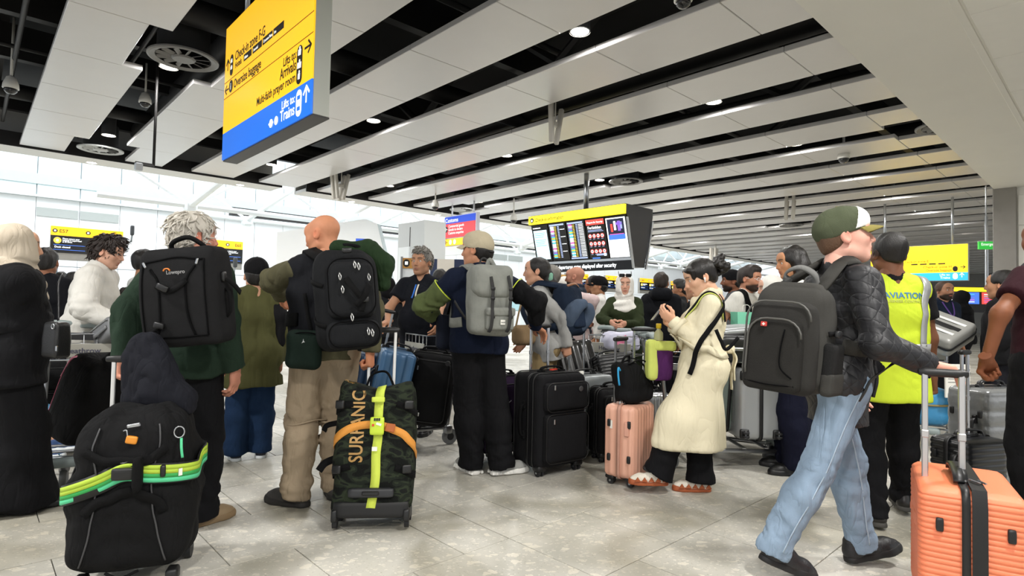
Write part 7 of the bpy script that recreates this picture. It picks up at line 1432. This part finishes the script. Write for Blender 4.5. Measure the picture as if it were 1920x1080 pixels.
V, Q = s.mesh(); N = vnormals(V, Q); V = V+N*(.010*np.abs(np.sin(V[:, 2]*45)))[:, None]; qmesh('quilted_vest', V, Q, fabric('vest_navy', '1d2433', .1, .2, 200, .6), J['root'], J['pos'])
J = bg('man in black cap and white shirt in the crowd', 1122, 8.0, 1.5, 1.64, 'a87a5c', 'd8d6d2', w=1.05); hair_short(J, HBK, .01, capz=.02); cap(J, fabric('cap_black', '121214'), fabric('cap_black', '121214'))
J = bg('dark-haired man just behind the man in black cap', 1111, 8.6, 1.4, 1.69, '8a5c44', '2a2a2e'); hair_short(J, HBK, .014)
# woman in white hijab and green jacket
J = bg('woman in white hijab and dark green jacket facing the camera', 1170, 6.55, PI-.12, 1.60, 'd0a088', '2c3420', 'jacket', .032, .76, '20281a', fem=True, w=1.1, hyaw=.0, wl=at(1172, 607, 6.25), wr=at(1146, 604, 6.2), el=(-.8, -.6, -.3), er=(.8, -.6, -.3), hl='rest', hr='rest', det=.013, brow='1a1210', lip='b06058', bf=(.05, .08, .1), top=dict(flare=.04, sf=.03, amp=.008, eb=.012, vneck=True))
hijab(J, fabric('scarf_white', 'e2dfd8', fold=.3))
sgl = thing('sunglasses', hpt(J, 0, .085, .108)+J['pos'], 0, 'dark sunglasses pushed up on the white hijab', 'sunglasses', R=J['RH']@rotm(-.5, 0, 0))
for d in (-1, 1): MB().puff((d*.036, 0, 0), (.06, .012, .042), .006, 6).build('lens', CB_ if False else mat('lens_dark', '101114', .1, 0, 0, coat=.6), sgl, True); MB().box((d*.07, -.05, .0), (.006, .1, .01)).build('temple', BLACK, sgl)
MB().box((0, .002, .006), (.016, .006, .008)).build('bridge', BLACK, sgl)
# man in black hoodie
J = bg('man in black hooded sweatshirt seen from behind in the crowd', 1238, 7.1, -.15, 1.67, 'a07458', '15161a', 'hoodie', .045, .80, '15151a', w=1.1, hyaw=-.35); hair_short(J, HDB, .008, -.06)
s = SDF(J['neck']-.3, J['neck']+.25, .012); s.chain([J['neck']+J['X']*.1+J['Y']*.03, J['neck']-J['Y']*.10+J['X']*.05, J['neck']-J['Y']*.10-J['X']*.05, J['neck']-J['X']*.1+J['Y']*.03], (.05, .07, .07, .05), .05); V, Q = s.mesh(); qmesh('hood', fold(V, Q, [], .006, 26, 2), Q, J['top'].data.materials[0], J['root'], J['pos'])
J = bg('man in charcoal jacket right of the man in black hood', 1277, 8.0, 1.1, 1.62, '9a6c50', '2e2f30'); hair_short(J, HBK, .01, topp=.01)
J = bg('person in black jacket mostly hidden behind the trench coat', 1308, 5.6, 1.0, 1.56, 'b98a6c', '121214', f=.04); hair_short(J, HBK, .012)
J = bg('man in reversed black cap and grey t-shirt in the crowd', 1372, 7.0, 1.35, 1.70, '7a4e38', '5a5c60', 't_shirt', .024, top=dict(sleeve='short'), beard='15110f'); hair_short(J, HBK, .008, capz=.0); cap(J, fabric('cap_black', '121214'), fabric('cap_black', '121214'), back=True, tilt=-.2)
# man with clear glasses
J = bg('bearded man with clear glasses and white printed t-shirt', 1402, 6.0, PI+.55, 1.68, 'b98468', 'dcdad2', 't_shirt', .026, .86, '2a2c34', beard='1a1310', brow='1a1310', hyaw=.2, hpitch=-.12, det=.014, wr=at(1372, 640, 5.8), top=dict(sleeve='short', sf=.03)); hair_short(J, HDB, .010, -.05, .08, topp=.015)
for d in (-1, 1): MB().tube([hpt(J, d*.032+.022*math.cos(a), .106-.10*abs(d*.032+.022*math.cos(a))**1.0*.4, .006+.017*math.sin(a)) for a in np.arange(12)*2*PI/12], .0022, 5, True).build('glasses_rim', WHITE, J['root'], True); MB().tube([hpt(J, d*.054, .085, .008), hpt(J, d*.08, -.01, .006)], .0022, 5).build('glasses_arm', WHITE, J['root'], True)
T_ = bvh(J['topVQ']); X, Y_, Z = J['X'], J['Y'], J['Z']; c = J['chest']+Y_*.3
em = MB().prism([(-.045, .03), (-.03, .018), (-.015, .02), (-.012, -.02), (0, -.035), (.012, -.02), (.015, .02), (.03, .018), (.045, .03), (.02, .032), (0, .028), (-.02, .032)], c-J['pos']*0, X, Z, Y_*.002).build('chest_print', mat('print_red', 'b52a26', .7, 0, 0), J['root']); drape(em, T_, -Y_, .003); sub_local(em, J['pos'])
o, n = cling(spline([J['neck']+X*.09-Y_*.05, J['neck']+X*.12+Y_*.08, J['uch']+X*.13+Y_*.15, J['waist']+X*.17+Y_*.1], 6), [T_], .004); MB().ribbon(o, n, .06, .012).build('rucksack_strap', WEB, J['root'], True, (np.eye(3), -J['pos']))
J = bg('woman in white hijab in profile right of the man with glasses', 1446, 5.7, 1.35, 1.565, 'd2a48c', 'd4d2ca', 'top', .03, .80, '2a2a30', fem=True, hyaw=.1, hpitch=-.12, wr=at(1400, 606, 5.5), brow='2a1c16'); hijab(J, fabric('scarf_white', 'e2dfd8', fold=.3), h=.008)
t = thing('gift_bag', at(1392, 615, 5.45), .3, 'mint green paper bag standing on the luggage behind the trench coat', 'bag'); mn = mat('paper_mint', '7fd0ae', .7, 0, .03); MB().prism([(-.09, 0), (.09, 0), (.095, .17), (-.095, .17)], (0, -.05, -.02), (1, 0, 0), (0, 0, 1), (0, .1, 0)).build('body', mn, t); MB().tube(spline([(-.04, -.05, .15), (-.03, -.05, .21), (.03, -.05, .21), (.04, -.05, .15)], 5), .003, 5).build('handle', TAGW, t, True)
# woman with long black hair
J = bg('tall woman with long black hair and white sleeveless top', 1487, 4.5, 1.42, 1.735, 'c08a66', 'd8d6d0', 'top', .018, .84, '17192a', fem=True, hyaw=.1, hpitch=-.15, det=.014, bf=(.03, .05, .06), top=dict(sleeve='cap')); hair_long(J, hairmat('hair_black_gloss', '15110f', .35), .34)
# far right
J = bg('bearded man in navy uniform jacket with purple lanyard', 1770, 7.6, PI+.1, 1.665, 'a87a60', '1b2434', 'jacket', .03, .84, '17181d', beard='14100e', brow='14100e', shaved='1a1512', det=.014); T_ = bvh(J['topVQ']); X, Y_, Z = J['X'], J['Y'], J['Z']
for d in (-1, 1): o, n = cling(spline([J['neck']+X*d*.07+Y_*.08, J['uch']+X*d*.05+Y_*.2, J['chest']+Y_*.25+X*d*.005], 5), [T_], .004); MB().ribbon(o, n, .018, .003).build('lanyard', mat('lanyard_purple', '5a3a8a', .6), J['root'], True, (np.eye(3), -J['pos']))
J = bg('person in black headscarf far right behind the silver case', 1802, 9.0, .4, 1.60, 'b98a6c', '131316', fem=True, f=.05); hijab(J, BLKC, h=.01)
J = bg('dark-clothed person standing behind the man in maroon t-shirt', 1880, 5.2, .6, 1.62, 'a87a5c', '151517', f=.05); hair_short(J, HBK, .012)
J = bg('person in dark jacket left of the yellow and blue far sign', 1628, 8.0, .2, 1.66, 'a87a5c', '1c1d22'); hair_short(J, HBK, .012)
# far left crowd
for i, (px, Y, yw, h, tc_, lab, hm) in enumerate(((112, 9.5, .4, 1.62, '26282c', 'dark-haired person far behind the young man, under the E57 screen', HBK), (137, 8.6, -.5, 1.58, 'b9b9b6', 'person in pale top just left of the young man in white', HBK), (98, 11.0, .2, 1.55, '8a8a88', 'person in pale cap far left below the E57 screen', HGR), (235, 9.4, 2.2, 1.36, 'c9a0ac', 'curly-haired child in pink top beyond the trolley', HDB), (205, 10.4, .3, 1.5, '1c1c20', 'person in black far behind the curly-haired child', HBK), (880, 9.5, .5, 1.6, '2a2c34', 'person in dark coat beyond the navy banner', HBK), (700, 10.5, -.4, 1.6, '1c1d22', 'distant person in black left of the gold sign', HBK), (1330, 9.0, .2, 1.62, 'b5b5b0', 'distant person in pale top behind the trench-coat woman', HBK), (1560, 7.6, .9, 1.6, '3a3c44', 'distant person in dark grey behind the walking man', HBK))):
    J = bg(lab, px, Y, yw, h, 'b08468', tc_, det=.02); hair_short(J, hm, .02 if i == 3 else .012, amp=.01 if i == 3 else .004, locks=150 if i == 3 else 0)
J = bg('worker in blue-grey overalls on the raised ledge by the white wall', 93, 17.6, -.6, 1.7, 'a87a5c', '5a6f78', det=.022); hair_short(J, HBK, .012); J['root'].location.z += 1.05
lg = tag(MB().box((0, 0, .525), (2.2, .9, 1.05), bev=.02).build('raised_ledge', WHITE), 'white raised ledge under the worker by the wall', 'platform'); lg.location = tuple(at(93, 600, 17.6)*np.array([1, 1, 0])); lg.rotation_euler = (0, 0, YAW)
# child sitting low on the trolley at left
p = at(30, 700, 4.4); J = person('child in blue jeans and sneakers sitting low behind the headscarf woman', (p[0], 4.4), -1.2, 1.20, 'b98a6c', hip_drop=.24, feet=((at(108, 812, 4.3)[0], 4.3, .10), (at(66, 838, 4.2)[0], 4.25, .05)), fyaw=(0, .1), top=dict(m=fabric('cloth_2a2c34', '2a2c34'), f=.02, hem=.88, name='jumper'), bottom=dict(m=denim('jeans_mid', '4f7f9e'), f=(.02, .025, .02), hem=.13), shoe=dict(m=mat('shoe_blue', '2f4a78', .6), sole=WHITE), det=.014); hair_short(J, HDB, .014)
# ================================================================ trolleys, stacked luggage, desks, barriers
TRG = mat('trolley_steel', '9a9c9e', .32, .9, .08, 30); PAD = mat('trolley_pad', '8b9695', .5, 0, .05)
def trolley(label, x, y, yaw, text_=True):
    t = thing('luggage_trolley', (x, y, 0), yaw, label, 'trolley', 'airport luggage trolleys')
    for s in (-1, 1):
        MB().tube(spline([(s*.27, -.42, .15), (s*.25, .0, .15), (s*.14, .46, .13), (s*.06, .52, .16)], 6), .017, 8).build('base_tube', TRG, t, True); MB().tube(spline([(s*.27, -.40, .15), (s*.255, -.46, .5), (s*.25, -.50, .82), (s*.25, -.54, .98)], 6), .017, 8).build('upright', TRG, t, True)
        w = thing('wheel', (s*.27, -.43, .07)); w.parent = t; MB().lathe([(.03, -.018), (.066, -.019), (.07, -.012), (.07, .012), (.066, .019), (.03, .018)], (0, 0, 0), (1, 0, 0), 20).build('tyre', RUBG, w, .6); MB().lathe([(.0, -.02), (.032, -.02), (.032, .02), (0, .02)], (0, 0, 0), (1, 0, 0), 14).build('hub', RUB, w, .6); MB().puff((0, .02, .06), (.055, .08, .08), .02, 5).build('fork', TRG, w, True)
        MB().puff((s*.20, -.545, 1.01), (.19, .10, .045), .022, 8, lambda P, U: P+np.array([0, 0, .012])*(1-U[:, :1]**2)).build('handle_pad', PAD, t, True)
    w = thing('wheel', (0, .46, .06)); w.parent = t; MB().lathe([(.03, -.018), (.056, -.019), (.06, -.012), (.06, .012), (.056, .019), (.03, .018)], (0, 0, 0), (1, 0, 0), 18).build('tyre', RUBG, w, .6); MB().puff((0, -.01, .07), (.06, .06, .07), .02, 5).build('fork', TRG, w, True)
    MB().tube([(-.25, -.54, .985), (.25, -.54, .985)], .016, 8).build('push_bar', TRG, t, True); MB().box((0, -.535, 1.0), (.14, .09, .04), bev=.012).build('brake_lever', PAD, t)
    for y in (-.25, -.05, .15, .33): MB().box((0, y, .168), (.52-.18*max(0, y), .035, .012), bev=.003).build('platform_slat', TRG, t)
    MB().puff((0, .50, .17), (.22, .08, .06), .025, 6).build('front_bumper', PAD, t, True)
    for z in (.76, .86, .95): MB().tube(np.array([(-.24, -.50, z), (-.24, -.20, z), (.24, -.20, z), (.24, -.50, z)]), .006, 6, True).build('basket_wire', TRG, t, True)
    for i in range(7): MB().tube([(-.24+.08*i, -.20, .95), (-.24+.08*i, -.20, .76), (-.24+.08*i, -.50, .76)], .004, 5).build('basket_wire', TRG, t, True)
    pl = MB().box((0, -.188, .83), (.44, .008, .10), bev=.003).build('basket_plate', mat('plate_grey', 'a8a69c', .4, .3), t)
    if text_: text('Heathrow', .055, mat('plate_text', '4a4a5a', .5, 0, 0), pl, (.12, -.182, .81), rotm(0, 0, PI), 'lettering')
    return t
trolley('luggage trolley with the pink-trimmed bag behind the black duffel', -3.08, 4.16, -2.62)
trolley('luggage trolley pushed by the capped man with tilted blue suitcases', -1.03, 5.15, 2.13)
trolley('luggage trolley in front of the woman in white hijab and green jacket', .88, 5.62, 2.55)
trolley('luggage trolley with silver and green cases behind the trench coat', 1.66, 4.74, -PI/2)
trolley('luggage trolley with the tilted silver case beyond the orange suitcase', 4.05, 5.75, 2.6)
# bag with pink zip leaning on the left trolley
R = rotm(0, 0, -.35)@rotm(0, .42, 0); t = thing('holdall', at(150, 815, 3.95), 0, 'black soft suitcase with pink zip leaning on the left trolley', 'bag', R=R)
mb = MB().puff((.03, 0, .33), (.30, .42, .64), .09, 20, lambda P, U: P*np.where(U[:, 2:] > 0, 1-.15*U[:, 2:]**2, 1)+U*(.007*wob(P, 14, 3))[:, None]); Tq = BVHTree.FromPolygons([tuple(v) for v in np.vstack(mb.v)], mb.f); mb.build('body', NYL2, t, True)
on(Tq, [(-.1, -.22, .08), (-.14, -.22, .25), (-.13, -.22, .45), (-.07, -.22, .60)], .014, mat('zip_pink', 'c86a82', .5), t, 'zip', .002); on(Tq, [(-.13, -.22, .42), (-.09, -.22, .56), (-.05, -.2, .62)], .016, mat('zip_pink2', 'e08aa0', .5), t, 'zip_open', .005)
s = SDF(at(215, 690, 3.8)-.35, at(215, 690, 3.8)+.35, .012); c = at(195, 700, 3.82); s.cone(c+[-.12, 0, -.06], c+[.16, 0, .16], .05, .07, .06); s.cone(c+[-.1, 0, -.08], c+[.1, 0, .0], .04, .05, .06); V, Q = s.mesh(); q = tag(qmesh('coat', fold(V, Q, [(c, .3, .012, (1, 0, .6), 60)], .008, 26, 6), Q, fabric('coat_black', '151516', fold=.4), None, c), 'black coat thrown over the bag with pink zip', 'coat'); q.location = tuple(c)
t = thing('grey_bag', at(214, 622, 4.45), -.5, 'grey leather bag under the young man\'s hands', 'bag', R=rotm(0, 0, -.5)@rotm(0, -.45, 0)); MB().puff((0, 0, 0), (.26, .2, .17), .04, 12).build('body', mat('leather_grey', '6a6c6e', .4, 0, .1, 5, bump=.15, bs=120), t, True); MB().tube(np.array([(-.12, -.1, .05), (.12, -.1, .05)]), .006, 6).build('zip', CHROME, t); MB().ribbon(spline([(-.1, -.09, .0), (-.03, -.12, -.02), (.1, -.1, .0)], 5), (0, -1, 0), .03, .006).build('strap', mat('leather_grey', '6a6c6e'), t, True)
t = thing('pouch', at(211, 572, 5.1), 0, 'mustard brown bag beyond the young man\'s arms', 'bag'); MB().puff((0, 0, 0), (.17, .12, .11), .045, 10, lambda P, U: P+U*(.012*wob(P, 24, 3))[:, None]).build('body', fabric('bag_mustard', '77592a'), t, True); MB().tube(spline([(-.05, 0, .05), (0, 0, .09), (.05, 0, .05)], 5), .006, 6).build('handle', fabric('bag_mustard', '77592a'), t, True)
soft_case('suitcase', 'black soft suitcase standing behind the woman in beige headscarf', (at(112, 700, 5.0)[0], 5.0, 0), .4, .42, .26, .62, NYL)
soft_case('suitcase', 'charcoal soft suitcase beside the young man in white', (at(150, 700, 5.3)[0], 5.3, 0), .2, .34, .22, .58, fabric('soft_charcoal', '26272a'))
# tilted cases on the capped man's trolley
BLU = mat('shell_blue', '3f6488', .38, .15, .05, 3); BLD = mat('shell_blue_dark', '22364f', .4, .15, .05, 3)
hard_case('suitcase', 'steel blue ribbed hard suitcase leaning on the middle trolley', at(712, 800, 4.72), 0, .27, .42, .64, BLU, 'v', (40, 12, 20), 5, .005, .035, None, R=rotm(0, 0, .06)@rotm(0, .20, 0)@rotm(0, 0, .25), wheels=False, seam=.0)
hard_case('suitcase', 'dark blue ribbed hard suitcase behind the steel blue one', at(668, 800, 4.95), 0, .26, .40, .64, BLD, 'v', (50, 12, 20), 9, .005, .035, 1.0, R=rotm(0, 0, .06)@rotm(0, .20, 0)@rotm(0, 0, .15), wheels=False)
bs_ = soft_case('suitcase', 'black soft suitcase lying back on the middle trolley, white label', at(797, 792, 4.98), 0, .36, .26, .60, NYL, R=rotm(0, 0, .05)@rotm(0, .12, 0)@rotm(.04, 0, 0), wheels=False, pockets=1)
MB().box((-.06, -.19, .12), (.03, .004, .055), rotm(0, .1, 0)).build('label_tag', TAGW, bs_)
for sx in (-1, 1): MB().cyl((sx*.13, -.20, .555), (sx*.13, -.23, .555), .02, n=12).build('castor', RUB, bs_, .6)
# cases on the hijab woman's trolley
hard_case('suitcase', 'large glossy black hard suitcase under the neck pillow', at(1093, 765, 5.4), 0, .44, .28, .62, mat('shell_black_gloss', '131416', .25, 0, .05, coat=.4), 'v', (44, 14, 14), 9, .006, .05, None, R=rotm(0, 0, .5)@rotm(-.35, -.1, 0), wheels=False)
hard_case('suitcase', 'black ribbed hard suitcase below the trolley basket', at(1168, 770, 5.32), 0, .40, .26, .52, mat('shell_black', '17181a', .35, 0, .05), 'h', (12, 10, 110), 17, .003, .04, None, R=rotm(0, 0, .35)@rotm(-.35, -.1, 0), wheels=False)
soft_case('suitcase', 'black soft suitcase standing behind the black rucksack', (at(1150, 800, 4.75)[0], 4.75, 0), .3, .36, .24, .52, NYL)
sv = hard_case('suitcase', 'small aluminium suitcase half hidden behind the pink cabin case', (at(1213, 800, 4.75)[0], 4.75, 0), .25, .30, .24, .50, mat('shell_alu', 'a9aaac', .28, .85, .05), 'v', (44, 14, 14), 11, .003, .035, 1.05, bars=LT)
t = thing('plastic_bag', at(1163, 636, 5.85), .2, 'white carrier bag with pink print in the trolley basket', 'bag'); MB().puff((0, 0, 0), (.34, .2, .2), .05, 16, lambda P, U: P*np.where(U[:, 2:] > 0, 1-.25*U[:, 2:], 1)+U*(.016*wob(P, 20, 3))[:, None]).build('body', mat('plastic_white', 'c6c6da', .4, 0, .05, bump=.3, bs=30), t, True); MB().box((-.03, -.118, -.03), (.1, .006, .05), rotm(0, .2, 0)).build('print', mat('print_pink', 'd87a9a', .5, 0, 0), t); MB().box((-.01, -.112, .025), (.06, .006, .03), rotm(0, -.3, 0)).build('print', mat('print_pink', 'd87a9a', .5, 0, 0), t)
# stack behind the trench coat: cases lying with their wheels towards the camera
RL = np.array([[0, 1, 0], [0, 0, 1], [1, 0, 0]], float)
SVR = mat('shell_silver', '9fa2a4', .35, .45, .04, 3); SGR = mat('shell_sage', '6e7a74', .4, .1, .04, 3)
hard_case('suitcase', 'silver hard suitcase lying on its side, wheels towards the camera', at(1433, 762, 4.36), 0, .54, .34, .66, SVR, 'p', 24, 9, .008, .05, None, R=RL@rotm(0, 0, 0), side_handle=False)
hard_case('suitcase', 'sage green hard suitcase between the silver case and the trench coat', at(1372, 752, 4.52), 0, .50, .24, .66, SGR, 'p', 24, 9, .006, .05, None, R=RL@rotm(.0, 0, .06), side_handle=False)
R3 = np.array([[1, 0, 0], [0, 0, 1], [0, -1, 0]], float)
hard_case('suitcase', 'black and silver hard suitcase lying flat on top of the sage green case', at(1398, 655, 4.45), 0, .42, .20, .60, mat('shell_black', '17181a'), 'h', (12, 10, 80), 13, .003, .04, None, R=rotm(0, 0, .05)@R3, side_handle=False, wheels=False, trim=CHROME)
hard_case('suitcase', 'pale silver hard suitcase lying at the very top of the stack', at(1402, 626, 4.6), 0, .40, .10, .55, SVR, 'p', 14, 9, .004, .03, None, R=rotm(0, -.1, .05)@R3, side_handle=False, wheels=False)
soft_case('suitcase', 'navy soft suitcase between the silver case and the walking man', (at(1500, 860, 4.75)[0]-.02, 4.78, 0), .1, .34, .26, .64, fabric('soft_navy', '161b2c'))
# right side
ts_ = hard_case('suitcase', 'tilted silver hard suitcase with black straps on the right trolley', at(1806, 640, 5.35), 0, .40, .20, .58, mat('shell_lightgrey', 'a2a29e', .4, .2, .05), 'p', 18, 9, .005, .04, None, R=rotm(0, 0, .3)@rotm(.0, -.45, 0)@rotm(-1.15, 0, 0), wheels=False, side_handle=False)
for x, c in ((-.09, 'e6e6e2'), (0, '1c1c1e'), (.09, 'e6e6e2')): MB().box((x, -.102, .29), (.03 if x else .05, .008, .5), bev=.003).build('strap', mat('stripe_case_'+c, c, .5), ts_)
t = thing('water_drum', at(1733, 792, 5.5), 0, 'blue wrapped barrel bag on the right trolley', 'bag'); MB().lathe([(.16, 0), (.2, .03), (.21, .1), (.2, .17), (.21, .24), (.19, .31), (.1, .34), (0, .34)], (0, 0, 0), n=24).build('body', mat('barrel_blue', '3a86b4', .35, 0, .2, 8, bump=.3, bs=30), t, True); MB().tube([(.212*math.cos(a), .212*math.sin(a), .19) for a in np.arange(24)*2*PI/24], .01, 6, True).build('strap', mat('strap_tan', '8a7a4a', .6), t, True)
t = thing('information_plate', at(1795, 742, 5.2), 0, 'white printed board hanging on the right trolley', 'board'); MB().box((0, 0, .13), (.22, .02, .30), bev=.004).build('board', TAGW, t); text('Heathrow', .035, SK, t, (-.04, -.012, .22)); text('Heathrow', .045, SK, t, (-.09, -.012, .02), rotm(0, .12, 0))
for k in range(3): MB().box((-.02, -.0115, .18-k*.03), (.14, .002, .006)).build('print_line', mat('print_mid', '8a8a88', .6, 0, 0), t)
ws = hard_case('suitcase', 'large grey suitcase wrapped in clear plastic beside the maroon t-shirt man', (at(1868, 880, 4.0)[0], 4.05, 0), .25, .44, .30, .68, mat('shell_wrapped', '7e8080', .25, .1, .15, 10, bump=.5, bs=18, coat=.5), 'h', (20, 12, 60), 7, .004, .05)
bk_ = hard_case('suitcase', 'small black hard suitcase behind the orange suitcase, handle raised', (at(1815, 880, 3.62)[0], 3.62, 0), .30, .36, .24, .42, mat('shell_black', '17181a'), 'h', (12, 10, 80), 13, .003, .035, None)
tele(bk_, .09, .08, .46, .985, .05, .009, LT)
# queue barrier belts
def barrier(p0, p1, lab):
    t = thing('queue_barrier', (p0[0], p0[1], 0), 0, lab, 'barrier', 'retractable queue barriers'); d = np.array([p1[0]-p0[0], p1[1]-p0[1], 0.])
    for o in (np.zeros(3), d): MB().lathe([(.17, 0), (.17, .02), (.05, .035), (.03, .05), (.03, .95), (.036, .96), (.036, 1.0), (.0, 1.0)], o, n=20).build('post', mat('post_black', '1a1a1c', .4, .3), t, .6)
    MB().ribbon([np.array([0, 0, .93]), d*.5+np.array([0, 0, .925]), d+np.array([0, 0, .93])], np.cross(d, (0, 0, 1)), .055, .003).build('belt', mat('belt_black', '0f0f11', .7), t)
barrier((at(-20, 600, 4.55)[0], 4.55), (at(280, 600, 4.35)[0], 4.35), 'black queue belt in front of the young man in white'); barrier((at(690, 600, 6.2)[0], 6.2), (at(800, 600, 6.35)[0], 6.35), 'black queue belt behind the navy polo man')
# check-in desks under the screens
for i in range(9):
    t = thing('check_in_desk', AB(0.1+i*3.36, 20.3, 0), YAW, 'white check-in desk, %s from the left along the white wall' % ordn[i], 'desk', 'check-in desks along the white wall')
    MB().box((1.2, .35, .5), (2.4, .7, 1.0), bev=.02).build('counter', WHITE, t); MB().box((1.2, .3, 1.03), (2.5, .8, .05), bev=.01).build('worktop', mat('desk_grey', '9fb0b4', .4), t); MB().box((1.2, -.01, .1), (2.3, .02, .2)).build('plinth', DUCT, t)
    for x in (.6, 1.8): m = MB().box((x, .45, 1.33), (.45, .04, .3), bev=.01).build('monitor', BLACK, t); MB().box((x, .46, 1.12), (.05, .04, .18)).build('stand', BLACK, m)
    MB().box((2.55, .3, 1.25), (.03, .8, .5)).build('glass_divider', mat('divider_glass', 'bfe0e4', .1, 0, 0, trans=.6), t)
for px, py, lab in ((248, 432, 'small dark bullet camera on the white wall right of E58'), (441, 492, 'small grey alarm box on the white wall near E60')):
    t = thing('wall_camera', at(px, py, 17.5), YAW, lab, 'camera'); MB().puff((0, 0, 0), (.1, .14, .3), .03, 6).build('body', mat('cam_dark', '3a3d3f', .5), t, True); MB().cyl((0, 0, -.15), (0, .1, -.35), .025, n=8).build('bracket', mat('cam_grey', '8a9092', .5), t, True)
